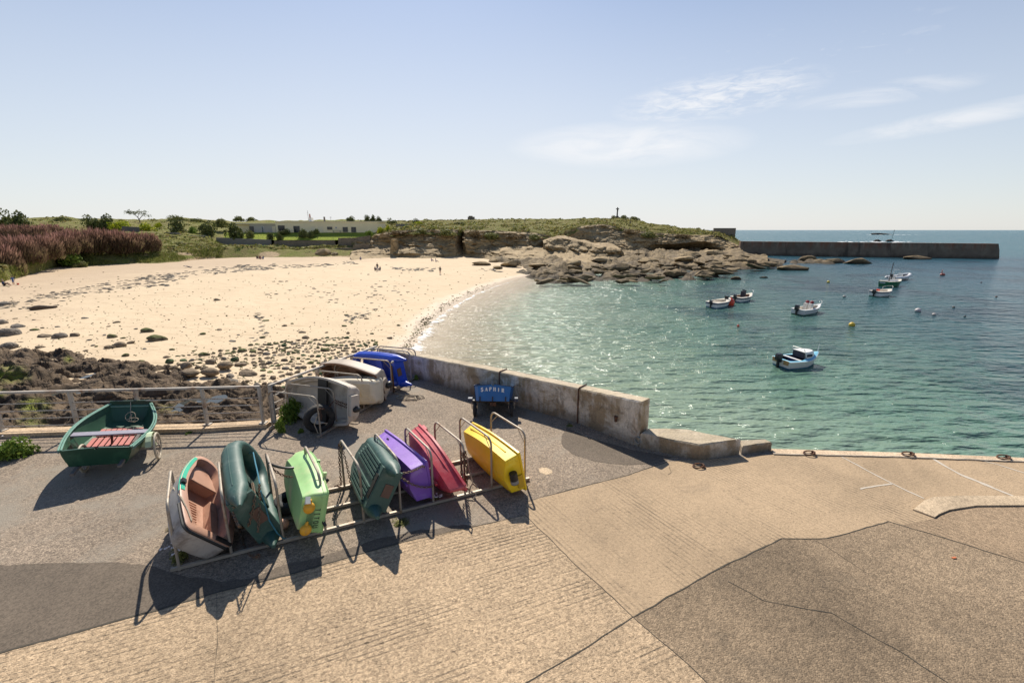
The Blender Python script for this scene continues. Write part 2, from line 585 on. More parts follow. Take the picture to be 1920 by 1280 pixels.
def paving(name, poly, mat, z, wob=0.0, sub=4):
    return struct(MB().sheet(px_poly(poly, wob, sub), z).build(name, mat, smooth=0, recalc=False))


paving('dark_asphalt_strip', PD, M_dark, 0.004, 0.05, 6)
paving('asphalt_repair', PR, M_dark, 0.004, 0.04, 4)
paving('repair_patch', PP, M_slab, 0.004, 0.01, 3)
paving('ribbed_concrete_slab', PA, M_concA, 0.008)
paving('slipway', PB, M_concB, 0.008)
paving('rough_concrete_slab', PC, M_concC, 0.008)
paving('worn_concrete_slab', PE, M_concE, 0.008)
paving('ribbed_concrete_slab', PF, M_concA, 0.008)
struct(MB().prism(px_poly(PK), 0.0, 0.035, bottom=False).build('kerb', M_slab, smooth=0))
struct(MB().prism([(p.x, p.y) for p in EDGE] + [(p.x, p.y) for p in (W(3200, 925), W(1920, 867), W(1700, 858.5), W(1450, 852.5))], 0.0, 0.03, bottom=False).build('quay_coping', M_coping, smooth=0))


def strip(mb, pts, wd, z, wob=0.02, step=0.12, world=False):
    P = [Vector((p[0], p[1], 0)) if world else W(*p) for p in pts]
    line = []
    for a, b in zip(P, P[1:]):
        n = max(1, int((b - a).length / step))
        line += [a.lerp(b, i / n) for i in range(n)]
    line.append(P[-1])
    rows = []
    for i, p in enumerate(line):
        d = (line[min(i + 1, len(line) - 1)] - line[max(i - 1, 0)]).normalized()
        s = Vector((-d.y, d.x, 0))
        q = p + s * (noise.noise(p * 2.7) * wob + noise.noise(p * 11) * wob * 0.5)
        ww = wd * (0.55 + 0.9 * abs(noise.noise(p * 5 + Vector((3, 3, 3)))) + 0.25 * noise.noise(p * 17))
        rows.append([(q.x - s.x * ww / 2, q.y - s.y * ww / 2, z), (q.x + s.x * ww / 2, q.y + s.y * ww / 2, z)])
    mb.grid(rows)


j = MB()
for pts, wd in (([(-600, 1384), (0, 1225), (200, 1170), (405, 1112), (560, 1072), (753, 1017)], 0.035), ([(753, 1017), (900, 985), (985, 966)], 0.012), ([(985, 966), (1080, 1060), (1187, 1157)], 0.012),
                ([(1187, 1157), (1330, 1075), (1465, 1010), (1550, 1010), (1665, 978), (1690, 985), (1800, 1018), (1920, 1056), (3200, 1402)], 0.022),
                ([(1187, 1157), (1100, 1214), (985, 1282)], 0.018), ([(988, 941), (1070, 918), (1170, 893), (1250, 866)], 0.02),
                ([(1712, 957), (1733, 940), (1750, 934), (1800, 932), (1905, 932)], 0.03), ([(1752, 972), (1780, 958), (1830, 950), (1920, 949.5), (3200, 962)], 0.012),
                ([(1733, 940), (1778, 959)], 0.012), ([(1800, 932), (1822, 951)], 0.008), ([(1835, 932), (1863, 950)], 0.008), ([(1868, 932), (1900, 950)], 0.008),
                ([(405, 1112), (408, 1180), (400, 1290)], 0.006), ([(1365, 1090), (1430, 1125), (1560, 1150), (1700, 1230), (1790, 1290)], 0.012), ([(1187, 1157), (1290, 1246), (1360, 1312)], 0.010),
                ([(1525, 1012), (1545, 1022), (1640, 1085)], 0.008), ([(1255, 876), (1258, 886), (1252, 890)], 0.012)):
    strip(j, pts, wd, 0.013)
struct(j.build('pavement_joints', M_joint, smooth=0, recalc=False))
j = MB()
for pts, wd in (([(1578, 857), (1672, 907), (1732, 935)], 0.05), ([(1672, 907), (1612, 917)], 0.06), ([(1745, 858), (1800, 890), (1900, 931)], 0.09), ([(1835, 862), (1870, 872), (1930, 890), (2050, 930)], 0.05),
                ([(1450, 853), (1580, 855), (1700, 858.5), (1920, 867), (2100, 875)], 0.03)):
    strip(j, pts, wd, 0.034 if pts[0] == (1450, 853) else 0.013, 0.03)
struct(j.build('mortar_lines', M_mortar, smooth=0, recalc=False))

# ------------------------------------------------------------------ harbour wall
def wall_mat(name, base, pale, dark, rust=True):
    m, nt, bs = new_mat(name)
    v = pos(nt)
    n1 = n_noise(nt, v, 1.3, 9, 0.68, 0.6)
    n2 = n_noise(nt, nd(nt, 'ShaderNodeVectorMath', {0: v, 1: (11, 3, 8)}, operation='ADD').outputs[0], 2.6, 9, 0.7, 1.0)
    z = nd(nt, 'ShaderNodeSeparateXYZ', {0: v}).outputs[2]
    drip = n_noise(nt, n_scale(nt, v, (3.2, 3.2, 0.45)), 1.0, 7, 0.65, 0.3)
    c = n_mix(nt, n_map(nt, n_math(nt, 'ADD', n_math(nt, 'MULTIPLY', n1, 0.6), n_math(nt, 'MULTIPLY', drip, 0.4)), 0.45, 0.55), base, pale)
    c = n_mix(nt, n_map(nt, drip, 0.56, 0.70, 0, 0.6), c, dark)
    c = n_mix(nt, n_map(nt, n2, 0.52, 0.68, 0, 0.75), c, dark)
    low = n_math(nt, 'MULTIPLY', n_map(nt, n_math(nt, 'ADD', z, n_math(nt, 'MULTIPLY', n_math(nt, 'SUBTRACT', n2, 0.5), 0.9)), 0.05, 0.34, 1.0, 0.0), 0.7)
    c = n_mix(nt, low, c, dark)
    c = n_mix(nt, 1.0, c, n_ramp(nt, n_noise(nt, v, 24, 5, 0.7), [(0.3, 0.8), (0.7, 1.15)]), 'MULTIPLY')
    if rust:
        r = n_noise(nt, n_scale(nt, v, (1.2, 1.2, 0.5)), 1.6, 5, 0.5)
        c = n_mix(nt, n_map(nt, r, 0.64, 0.74, 0, 0.75), c, (0.24, 0.10, 0.035))
    setb(nt, bs, col=c, rough=0.9, nrm=n_bump(nt, n_math(nt, 'ADD', n2, n_noise(nt, v, 30, 4)), 0.7, 0.03), spec=0.25)
    return m


M_wall = wall_mat('weathered_render', (0.35, 0.265, 0.17), (0.68, 0.61, 0.52), (0.135, 0.105, 0.075))
M_walltop = wall_mat('wall_capping', (0.46, 0.38, 0.27), (0.55, 0.46, 0.34), (0.26, 0.21, 0.15), False)
M_rust = simple('rusty_iron', (0.085, 0.042, 0.026), 0.9, 0.35, 20, 0.6, 60, (0.20, 0.085, 0.035), 0.5, 14)
wl = thing('harbour_wall', 'long weathered concrete wall streaked with rust between quay and sea', 'wall', WALL_A)
# the foot of the wall follows the paving, which is not quite straight: (picture column, foot, top)
wtab = [(712, 690, 652.5), (780, 709.5, 666.5), (890, 741, 688), (960, 759, 702.5), (1084, 793, 728.5), (1197, 837, 753)]
wfoot = [W(a_, b_) for a_, b_, _c in wtab]
wtop = [WY(a_, c_, f_.y).z for (a_, _b, c_), f_ in zip(wtab, wfoot)]
wlen = [0.0]
for a_, b_ in zip(wfoot, wfoot[1:]):
    wlen.append(wlen[-1] + (b_ - a_).length)


def wall_at(s):
    s = max(0.0, min(wlen[-1] - 1e-6, s))
    i_ = max(k for k in range(len(wlen) - 1) if wlen[k] <= s)
    f_ = (s - wlen[i_]) / (wlen[i_ + 1] - wlen[i_])
    d_ = (wfoot[i_ + 1] - wfoot[i_]).normalized()
    j0 = (wfoot[min(i_ + 2, len(wfoot) - 1)] - wfoot[i_]).normalized()
    j1 = (wfoot[i_ + 1] - wfoot[max(i_ - 1, 0)]).normalized()
    d_ = (j1.lerp(j0, f_)).normalized()
    n_ = Vector((-d_.y, d_.x, 0))
    if n_.x < 0:
        n_ = -n_
    return wfoot[i_].lerp(wfoot[i_ + 1], f_) - WALL_A, d_, n_, wtop[i_] + (wtop[i_ + 1] - wtop[i_]) * f_


dW = (wfoot[-1] - wfoot[-2]).normalized()
nW = Vector((-dW.y, dW.x, 0))
if nW.x < 0:
    nW = -nW


def wall_t(px):
    for k in range(len(wtab) - 1):
        if wtab[k][0] <= px <= wtab[k + 1][0]:
            # foot where the straight piece meets that picture column
            u = (px - 960) / FPX
            lo, hi = 0.0, 1.0
            for _ in range(40):
                m_ = (lo + hi) / 2
                p = wfoot[k].lerp(wfoot[k + 1], m_)
                if p.x / (p.y * CP + CAM_H * SP) < u:
                    lo = m_
                else:
                    hi = m_
            return wlen[k] + (wlen[k + 1] - wlen[k]) * lo
    return wlen[-1]


tj = [0.0, wall_t(937), wall_t(1083), wlen[-1]]
for i in range(3):
    s0_, s1_ = tj[i] + (0.012 if i else 0), tj[i + 1] - (0.012 if i < 2 else 0)
    n = 30
    mb = MB()
    prof = [(0.0, -0.02), (0.02, 0.10), (0.0, 0.5), (0.0, 0.965), (0.025, 1.0), (0.325, 1.0), (0.35, 0.97), (0.35, -0.02)]
    loops = []
    for k in range(n + 1):
        q, d_, n_, zt_ = wall_at(s0_ + (s1_ - s0_) * k / n)
        lp = []
        for (o_, z_) in prof:
            jit = 0.012 * noise.noise(Vector((k * 0.7 + i * 40, z_ * 3, o_ * 5)))
            lp.append((q.x + n_.x * (o_ + jit), q.y + n_.y * (o_ + jit), z_ * zt_ * (1 + 0.012 * noise.noise(Vector((k * 0.4 + i * 9, 7, 0))))))
        loops.append(lp)
    mb.rings(loops, True, True)
    o = mb.build('wall_segment', [M_wall, M_walltop], wl, 30)
    for p in o.data.polygons:
        if p.normal.z > 0.6:
            p.material_index = 1
for t_ in tj[1:3]:
    q, d_, n_, zt_ = wall_at(t_)
    s = MB()
    s.tube([q - n_ * 0.02, q - n_ * 0.02 + Vector((0, 0, zt_ - 0.01)), q + n_ * 0.01 + Vector((0, 0, zt_ + 0.02)), q + n_ * 0.36 + Vector((0, 0, zt_ + 0.02))], 0.016, 6)
    s.build('joint_strip', M_rust, wl)
# rusty bolt stain and drain pipe
q, dW, nW, _z = wall_at(wall_t(1154))
MB().tube([q - nW * 0.035 + Vector((0, 0, 0.42)), q - nW * 0.035 + Vector((0, 0, 0.56))], [0.03, 0.045], 8).build('wall_bolt', M_rust, wl)
M_black = simple('black_plastic', (0.012, 0.012, 0.013), 0.45, 0.2, 10)
M_grey_pipe = simple('grey_pipe', (0.25, 0.24, 0.22), 0.7, 0.2, 10)
q, dW, nW, _z = wall_at(wlen[-1] - 0.02)
dp = MB()
c0 = q + Vector((0, 0, 0.16)) - nW * 0.03
lo_, li_ = [], []
tt = dW
for k in range(16):
    a = 2 * math.pi * k / 16
    o_ = tt * math.cos(a) + Vector((0, 0, 1)) * math.sin(a)
    lo_.append(c0 + o_ * 0.085)
    li_.append(c0 + o_ * 0.06)
dp.rings([[p + nW * 0.08 for p in lo_], lo_, li_, [p + nW * 0.12 for p in li_]], False, True)
o = dp.build('drain_pipe', [M_grey_pipe, M_black], wl, 30)
o.data.polygons[len(o.data.polygons) - 1].material_index = 1
for p in o.data.polygons:
    if len(p.vertices) > 4 or (p.center - (c0 + nW * 0.06)).length < 0.055:
        p.material_index = 1

# low broken end of the wall: a wide block and a lower step
blk = thing('wall_block', 'low cracked concrete block with pale top, ending the quay wall', 'wall', W(1310, 863))
o0 = blk.location.copy()
zb = 0.36
g = [W(1197, 838) + dW * 0.02, W(1310, 863), W(1385, 851)]
top_b = [W(1205, 799, zb), W(1245, 802, zb), W(1290, 804, zb), W(1383.5, 824, zb)]
poly = [(p.x, p.y) for p in (g[0], g[1], g[2])] + [(W(1384, 824.5, zb).x + 0.02, W(1384, 824.5, zb).y + 0.02), (W(1290, 804, zb).x, W(1290, 804, zb).y), (W(1245, 802.5, zb).x, W(1245, 802.5, zb).y), (g[0].x + nW.x * 0.33, g[0].y + nW.y * 0.33)]


def rough_prism(poly, z0, z1, seed, amp=0.02, step=0.16, bev=0.03):
    P = []
    n = len(poly)
    for i in range(n):
        a, b = Vector(poly[i]), Vector(poly[(i + 1) % n])
        k = max(1, int((b - a).length / step))
        P += [a.lerp(b, t / k) for t in range(k)]
    c = sum(P, Vector((0, 0))) / len(P)
    loops = []
    for z, ins in ((z0, 0), (z0 + (z1 - z0) * 0.4, 0), (z1 - bev, 0.0), (z1, bev)):
        lp = []
        for p in P:
            q = p + (c - p).normalized() * ins
            nn = Vector((q.x * 3, q.y * 3, z * 4 + seed))
            lp.append((q.x + noise.noise(nn) * amp, q.y + noise.noise(nn + Vector((9, 0, 0))) * amp, z + (noise.noise(nn + Vector((0, 9, 0))) * amp * 0.8 if z > z0 else 0)))
        loops.append(lp)
    mb = MB().rings(loops, False, False)
    tri = tessellate_polygon([[Vector((p[0], p[1], 0)) for p in loops[-1]]])
    mb.add(loops[-1], tri)
    return mb


mb = rough_prism(poly, -0.02, zb, 3)
o = mb.shift(o0).build('block', [M_wall, M_walltop], blk, 30)
for p in o.data.polygons:
    if p.normal.z > 0.6:
        p.material_index = 1
zs = 0.2
poly2 = [(W(1389, 851.5).x, W(1389, 851.5).y), (W(1446, 844).x, W(1446, 844).y), (W(1436, 822.5, zs).x, W(1436, 822.5, zs).y), (W(1389, 826, zs).x, W(1389, 826, zs).y + 0.05)]
mb = rough_prism(poly2, -0.02, zs, 8, 0.015)
o = mb.shift(o0).build('step', [M_wall, M_walltop], blk, 30)
for p in o.data.polygons:
    if p.normal.z > 0.6:
        p.material_index = 1

# ------------------------------------------------------------------ beach height
ctrl = [(770, 662, -5.2), (790, 628, -5.2), (815, 600, -5.2), (850, 575, -5.2), (890, 552, -5.2), (930, 537, -5.2), (965, 525, -5.2), (1000, 515, -5.15),
        (0, 533, -2.7), (120, 497, -2.5), (250, 494, -2.5), (350, 490, -2.6), (480, 482, -2.8), (600, 483, -2.9), (700, 485, -3.1), (800, 484, -3.3), (900, 483, -3.5), (960, 492, -4.0),
        (300, 690, -3.7), (500, 700, -4.1), (650, 680, -4.7), (0, 660, -3.4), (150, 680, -3.5), (400, 600, -3.9), (650, 600, -4.6), (200, 580, -3.4), (600, 540, -4.1), (800, 520, -4.4), (-200, 640, -3.0),
        (-250, 560, -2.6), (400, 520, -3.4), (720, 500, -3.7)]
PTS = np.array([(*W(a, b, z)[:2], z) for a, b, z in ctrl])


def tps_fit(P):
    n = len(P)
    d = np.linalg.norm(P[:, None, :2] - P[None, :, :2], axis=2)
    K = np.where(d > 0, d * d * np.log(d + 1e-9), 0) + np.eye(n) * 30.0
    Q = np.hstack([np.ones((n, 1)), P[:, :2]])
    A = np.vstack([np.hstack([K, Q]), np.hstack([Q.T, np.zeros((3, 3))])])
    return np.linalg.solve(A, np.concatenate([P[:, 2], np.zeros(3)]))


TW = tps_fit(PTS)
# waterline in the world, for the sea bed beyond it
WLINE = [W(a, b, -5.2) for a, b in ((740, 760), (770, 662), (790, 628), (815, 600), (850, 575), (890, 552), (930, 537), (965, 525), (1000, 515))]


def sand_z(x, y):
    d = np.hypot(PTS[:, 0] - x, PTS[:, 1] - y)
    k = np.where(d > 0, d * d * np.log(d + 1e-9), 0)
    z = float(k @ TW[:len(PTS)] + TW[-3] + TW[-2] * x + TW[-1] * y)
    return max(-8.0, min(-2.2, z))


def sand_near(x, y):
    return sand_z(x, y)


azs = [R(-66 + 80 * i / 230) for i in range(231)]
rs = [9 * (190 / 9) ** (i / 190) for i in range(191)]
rows = []
for r in rs:
    row = []
    for a in azs:
        x, y = r * math.sin(a), r * math.cos(a)
        z = sand_z(x, y)
        z += 0.05 * fr((x * 0.35, y * 0.35, 0), 4) + 0.02 * noise.noise(Vector((x * 1.7, y * 1.7, 2)))
        row.append((x, y, z))
    rows.append(row)
M_sand, nt, bs = new_mat('beach_sand')
v = pos(nt)
c = n_mix(nt, n_noise(nt, v, 0.12, 7, 0.6), (0.54, 0.418, 0.275), (0.67, 0.53, 0.362))
c = n_mix(nt, n_map(nt, n_noise(nt, n_scale(nt, v, (0.5, 1.3, 1), (0, 0, 0.5)), 1.0, 10, 0.72, 0.6), 0.52, 0.70, 0, 0.75), c, (0.40, 0.285, 0.175))
c = n_mix(nt, n_map(nt, n_noise(nt, v, 3.2, 8, 0.7), 0.6, 0.72, 0, 0.6), c, (0.26, 0.18, 0.10))
zz = nd(nt, 'ShaderNodeSeparateXYZ', {0: v}).outputs[2]
upper = n_map(nt, n_math(nt, 'ADD', zz, n_math(nt, 'MULTIPLY', n_noise(nt, v, 0.25, 6, 0.65), 0.9)), -2.95, -2.35, 0.0, 0.6)
c = n_mix(nt, upper, c, (0.40, 0.295, 0.205))
wet = n_map(nt, n_math(nt, 'ADD', zz, n_math(nt, 'MULTIPLY', n_noise(nt, v, 0.4, 4), 0.16)), -5.06, -4.9, 1.0, 0.0)
c = n_mix(nt, n_math(nt, 'MULTIPLY', wet, 0.65), c, (0.30, 0.20, 0.11))
setb(nt, bs, col=c, rough=n_map(nt, wet, 0, 1, 0.9, 0.35), nrm=n_bump(nt, n_noise(nt, v, 2.2, 8, 0.65), 0.5, 0.12), spec=0.25)
struct(MB().grid(rows).build('beach', M_sand, recalc=False, smooth=80))

# ------------------------------------------------------------------ sea
def seg_dist(x, y):
    best = 1e9
    for a, b in zip(WLINE, WLINE[1:]):
        ax, ay, bx, by = a.x, a.y, b.x, b.y
        t = max(0, min(1, ((x - ax) * (bx - ax) + (y - ay) * (by - ay)) / ((bx - ax) ** 2 + (by - ay) ** 2)))
        best = min(best, math.hypot(x - ax - t * (bx - ax), y - ay - t * (by - ay)))
    return best


M_sea, nt, bs = new_mat('sea_water')
v = pos(nt)
dist = nd(nt, 'ShaderNodeAttribute', {}, attribute_name='shore').outputs[2]
dist = n_math(nt, 'ADD', dist, n_math(nt, 'MULTIPLY', n_math(nt, 'SUBTRACT', n_noise(nt, v, 0.07, 5, 0.6), 0.5), 22.0))
deep = n_ramp(nt, n_map(nt, dist, 0, 90), [(0.0, (0.44, 0.42, 0.29)), (0.11, (0.27, 0.34, 0.25)), (0.31, (0.115, 0.21, 0.155)), (0.55, (0.034, 0.098, 0.096)), (1.0, (0.018, 0.072, 0.096))])
far = nd(nt, 'ShaderNodeAttribute', {}, attribute_name='shore').outputs[2]
deep = n_mix(nt, n_map(nt, far, 170, 420), deep, (0.012, 0.10, 0.115))
weed = n_math(nt, 'MULTIPLY', n_map(nt, n_noise(nt, v, 0.055, 6, 0.6, 0.5), 0.50, 0.62), n_map(nt, dist, 12, 42, 0, 0.85))
weed = n_math(nt, 'MULTIPLY', weed, n_map(nt, far, 130, 260, 1.0, 0.25))
deep = n_mix(nt, weed, deep, (0.008, 0.030, 0.042))
# ripples: several wave trains plus chop
w1 = n_noise(nt, n_scale(nt, v, (0.16, 0.62, 1), (0, 0, R(-12))), 1.0, 3, 0.5, 0.35)
w2 = n_noise(nt, n_scale(nt, v, (0.9, 2.2, 1), (0, 0, R(14))), 1.0, 5, 0.6, 0.3)
w3 = n_noise(nt, n_scale(nt, v, (3.0, 6.0, 1), (0, 0, R(-25))), 1.0, 4, 0.6)
w4 = n_noise(nt, n_scale(nt, v, (0.62, 1.25, 1), (0, 0, R(-8))), 1.0, 3, 0.5)
hh = n_math(nt, 'ADD', n_math(nt, 'MULTIPLY', w1, 0.55), n_math(nt, 'ADD', n_math(nt, 'MULTIPLY', w4, 0.52), n_math(nt, 'MULTIPLY', w2, 0.10)))
setb(nt, bs, col=deep, rough=n_map(nt, far, 5, 130, 0.12, 0.24), nrm=n_bump(nt, hh, 1.0, 1.5), spec=0.5, ior=1.333)
shal = n_map(nt, nd(nt, 'ShaderNodeAttribute', {}, attribute_name='shore').outputs[2], 0.0, 11.0, 0.12, 1.0)
setb(nt, bs, alpha=shal)
azs = [R(-72 + 152 * i / 240) for i in range(241)]
rs = [8 * (30000 / 8) ** (i / 230) for i in range(231)]
rows, att = [], []
for r in rs:
    row = []
    for a in azs:
        x, y = r * math.sin(a), r * math.cos(a)
        row.append((x, y, -5.2))
        if r < 260:
            d = seg_dist(x, y)
        else:
            d = 300 + r * 0.3
        # the headland's own rocky shore is shallow too
        att.append(d)
    rows.append(row)
sea = struct(MB().grid(rows).build('sea', M_sea, recalc=False, smooth=80))
at = sea.data.attributes.new('shore', 'FLOAT', 'POINT')
at.data.foreach_set('value', att)
# deep bed so that the clear shallows have a floor further out
M_bed = simple('sea_bed_sand', (0.30, 0.27, 0.17), 0.9, 0.2, 0.5)
struct(MB().grid([[(x, y, -8.2) for x in (-40, 60, 200)] for y in (6, 120, 300)]).build('sea_bed', M_bed, recalc=False, smooth=0))

# wash along the shore
M_foam, nt, bs = new_mat('shore_foam')
v = pos(nt)
f1 = n_noise(nt, n_scale(nt, v, (1.0, 1.0, 1)), 0.75, 9, 0.68, 1.2)
edge = nd(nt, 'ShaderNodeAttribute', {}, attribute_name='edge').outputs[2]
al = n_map(nt, n_math(nt, 'SUBTRACT', f1, n_math(nt, 'MULTIPLY', edge, 0.20)), 0.40, 0.54, 0.0, 0.8)
setb(nt, bs, col=(0.82, 0.82, 0.80), rough=0.6, alpha=al)
path = [W(a, b, -5.2) for a, b in ((764, 690), (775, 662), (795, 628), (820, 600), (855, 575), (893, 553), (932, 538), (965, 527))]
rows, att = [], []
line = []
for a, b in zip(path, path[1:]):
    n = max(2, int((b - a).length / 0.5))
    line += [a.lerp(b, i / n) for i in range(n)]
for i, p in enumerate(line):
    d = (line[min(i + 1, len(line) - 1)] - line[max(i - 1, 0)]).normalized()
    s = Vector((d.y, -d.x, 0))
    if s.x < 0:
        s = -s
    row = []
    wdt = 2.2 * (0.55 + 0.45 * math.sin(i * 0.21) ** 2) * max(0.3, 1 - i / len(line) * 0.75)
    for k in range(9):
        q = p + s * ((k / 8) * wdt - 0.5 + 0.3 * noise.noise(p * 0.6))
        row.append((q.x, q.y, -5.185))
        att.append(abs(k / 8 - 0.3) / 0.7)
    rows.append(row)
fo = struct(MB().grid(rows).build('shore_foam', M_foam, recalc=False, smooth=80), 'stuff')
at = fo.data.attributes.new('edge', 'FLOAT', 'POINT')
at.data.foreach_set('value', att)
# ================================================================== ROCKS, LAND, PLANTS
def rock_mat(name, a, b, dark, crack=1.1, green=None, gamt=0.0, bump=0.9, bs_=2.2, attr=None, tide=None):
    m, nt, bs = new_mat(name)
    v = pos(nt)
    n1 = n_noise(nt, v, bs_ * 0.35, 9, 0.66, 0.4)
    n2 = n_noise(nt, v, bs_ * 2.2, 9, 0.7, 0.6)
    c = n_mix(nt, n_map(nt, n1, 0.35, 0.65), a, b)
    c = n_mix(nt, n_map(nt, n2, 0.5, 0.72, 0, 0.8), c, dark)
    c = n_mix(nt, 1.0, c, n_ramp(nt, n_noise(nt, v, bs_ * 9, 6, 0.7), [(0.3, 0.75), (0.7, 1.2)]), 'MULTIPLY')
    vc = n_scale(nt, v, (0.55, 0.55, 1.6))
    vc = nd(nt, 'ShaderNodeVectorMath', {0: vc, 1: nd(nt, 'ShaderNodeVectorMath', {0: nd(nt, 'ShaderNodeTexNoise', {'Vector': v, 'Scale': bs_ * 0.6, 'Detail': 4}).outputs[1], 3: 0.9}, operation='SCALE').outputs[0]}, operation='ADD').outputs[0]
    cr = n_vor(nt, vc, crack, 'DISTANCE_TO_EDGE')
    ck = n_map(nt, cr, 0.0, 0.05, 1.0, 0.0)
    c = n_mix(nt, n_math(nt, 'MULTIPLY', ck, 0.55), c, dark)
    h = n_math(nt, 'ADD', n_math(nt, 'MULTIPLY', n2, 1.0), n_math(nt, 'ADD', n_math(nt, 'MULTIPLY', n_noise(nt, v, bs_ * 7, 6, 0.65), 0.35), n_math(nt, 'MULTIPLY', ck, -0.7)))
    if attr:
        at_ = nd(nt, 'ShaderNodeAttribute', {}, attribute_name=attr).outputs[2]
        k = n_math(nt, 'MULTIPLY', at_, n_map(nt, n_noise(nt, v, 3.5, 7, 0.7), 0.36, 0.6), True)
        c = n_mix(nt, k, c, green)
    elif green is not None:
        z = nd(nt, 'ShaderNodeSeparateXYZ', {0: nd(nt, 'ShaderNodeNewGeometry').outputs['Normal']}).outputs[2]
        k = n_math(nt, 'MULTIPLY', n_map(nt, n_math(nt, 'ADD', z, n_math(nt, 'MULTIPLY', n_noise(nt, v, 4.0, 6, 0.7), 1.6)), 1.35 - gamt, 1.75 - gamt), 0.9)
        c = n_mix(nt, k, c, green)
    if tide is not None:
        zt = nd(nt, 'ShaderNodeSeparateXYZ', {0: v}).outputs[2]
        zt = n_math(nt, 'ADD', zt, n_math(nt, 'MULTIPLY', n_math(nt, 'SUBTRACT', n_noise(nt, v, 0.35, 7, 0.65), 0.5), 2.2))
        c = n_mix(nt, n_map(nt, zt, tide - 0.35, tide + 0.25, 0.88, 0.0), c, (0.040, 0.030, 0.019))
    setb(nt, bs, col=c, rough=0.85, nrm=n_bump(nt, h, bump, 0.12), spec=0.3)
    return m


M_shelf = rock_mat('shelf_rock', (0.088, 0.058, 0.035), (0.19, 0.13, 0.078), (0.022, 0.016, 0.012), 1.0, (0.22, 0.27, 0.02), attr='algae', bs_=2.0)
M_cliff = rock_mat('cliff_rock', (0.31, 0.215, 0.105), (0.45, 0.335, 0.185), (0.062, 0.044, 0.027), 0.34, None, bs_=0.5, bump=1.0, tide=-3.75)
M_tide = rock_mat('tidal_rock', (0.12, 0.085, 0.045), (0.28, 0.20, 0.10), (0.028, 0.021, 0.016), 0.5, None, bs_=0.7, tide=-4.5)
M_boul = rock_mat('beach_boulder', (0.21, 0.155, 0.10), (0.30, 0.225, 0.15), (0.10, 0.075, 0.05), 0.9, None, bs_=2.6, bump=0.5)
M_grey = rock_mat('grey_boulder', (0.17, 0.145, 0.12), (0.26, 0.22, 0.175), (0.07, 0.06, 0.05), 0.8, None, bs_=2.6, bump=0.5)
M_green = rock_mat('weedy_boulder', (0.15, 0.12, 0.075), (0.22, 0.175, 0.11), (0.06, 0.05, 0.035), 0.9, (0.11, 0.125, 0.03), 0.15, bs_=3.0, bump=0.6)
M_dgreen_rock = rock_mat('dark_weedy_boulder', (0.08, 0.075, 0.05), (0.13, 0.11, 0.07), (0.03, 0.03, 0.02), 0.9, (0.04, 0.08, 0.022), 0.35, bs_=3.0, bump=0.6)

# ------------------------------------------------------------------ rock shelf below the railing
far_e = [(-140, 632, -3.3), (-60, 640, -3.35), (0, 646, -3.4), (60, 650, -3.45), (110, 660, -3.5), (180, 668, -3.6), (270, 678, -3.7), (330, 690, -3.85), (420, 712, -4.0), (500, 734, -4.1), (560, 746, -4.3)]
pools = [(117, 742, 22, 6), (353, 757, 16, 6), (402, 750, 14, 7), (330, 770, 8, 3), (165, 705, 5, 3), (68, 737, 5, 2)]
algae = [(15, 704, 40, 14, 0.9), (65, 760, 30, 14, 1.0), (0, 735, 18, 6, 0.8), (128, 674, 10, 5, 0.9), (60, 790, 30, 12, 0.5), (312, 765, 26, 9, 0.35), (20, 690, 30, 8, 0.5)]
NX, NY = 330, 170
rows, att = [], []
poolw = []


def shelf_base(px, k):
    fy, fz = lerp_tab(far_e, px)
    a = W(px, fy, fz - 0.35)
    nx_ = px
    b = W(nx_, 842, -2.7)
    b.y = min(b.y, 13.2) if px < 500 else b.y
    return a.lerp(b, k)


def shelf_disp(p, k):
    q = Vector((p.x, p.y, 0))
    ridge = noise.hetero_terrain(Vector((p.x * 0.22 + 3, p.y * 0.42, 0.7)), 0.9, 2.1, 5, 0.5)
    cell = noise.voronoi(Vector((p.x * 0.55, p.y * 0.85, 0)))[0]
    lump = min(0.55, (cell[1] - cell[0])) * 0.9
    cell2 = noise.voronoi(Vector((p.x * 1.7 + 7, p.y * 2.2, 0)))[0]
    lump2 = min(0.5, (cell2[1] - cell2[0])) * 0.28
    edge = min(1.0, k / 0.06)
    d3 = Vector((p.x * 0.30 + p.y * 0.16, p.y * 0.55 - p.x * 0.12, 4.0))
    fold = 1 - abs(noise.fractal(d3, 1.0, 2.0, 3)) * 1.6
    calm = max(0.25, min(1.0, 0.75 + 1.2 * noise.noise(Vector((p.x * 0.16, p.y * 0.22, 9)))))
    slabz = 0.16 * math.sin(6.0 * noise.noise(Vector((p.x * 0.25 + p.y * 0.1, p.y * 0.4, 2.0))))
    return ((ridge * 0.30 + lump * 0.75 + lump2 + max(-.3, fold) * 0.55 * calm + slabz + 0.09 * fr((p.x * 2.6, p.y * 3.4, 0), 5)) * edge - 0.35 - 0.25 * (1 - edge))


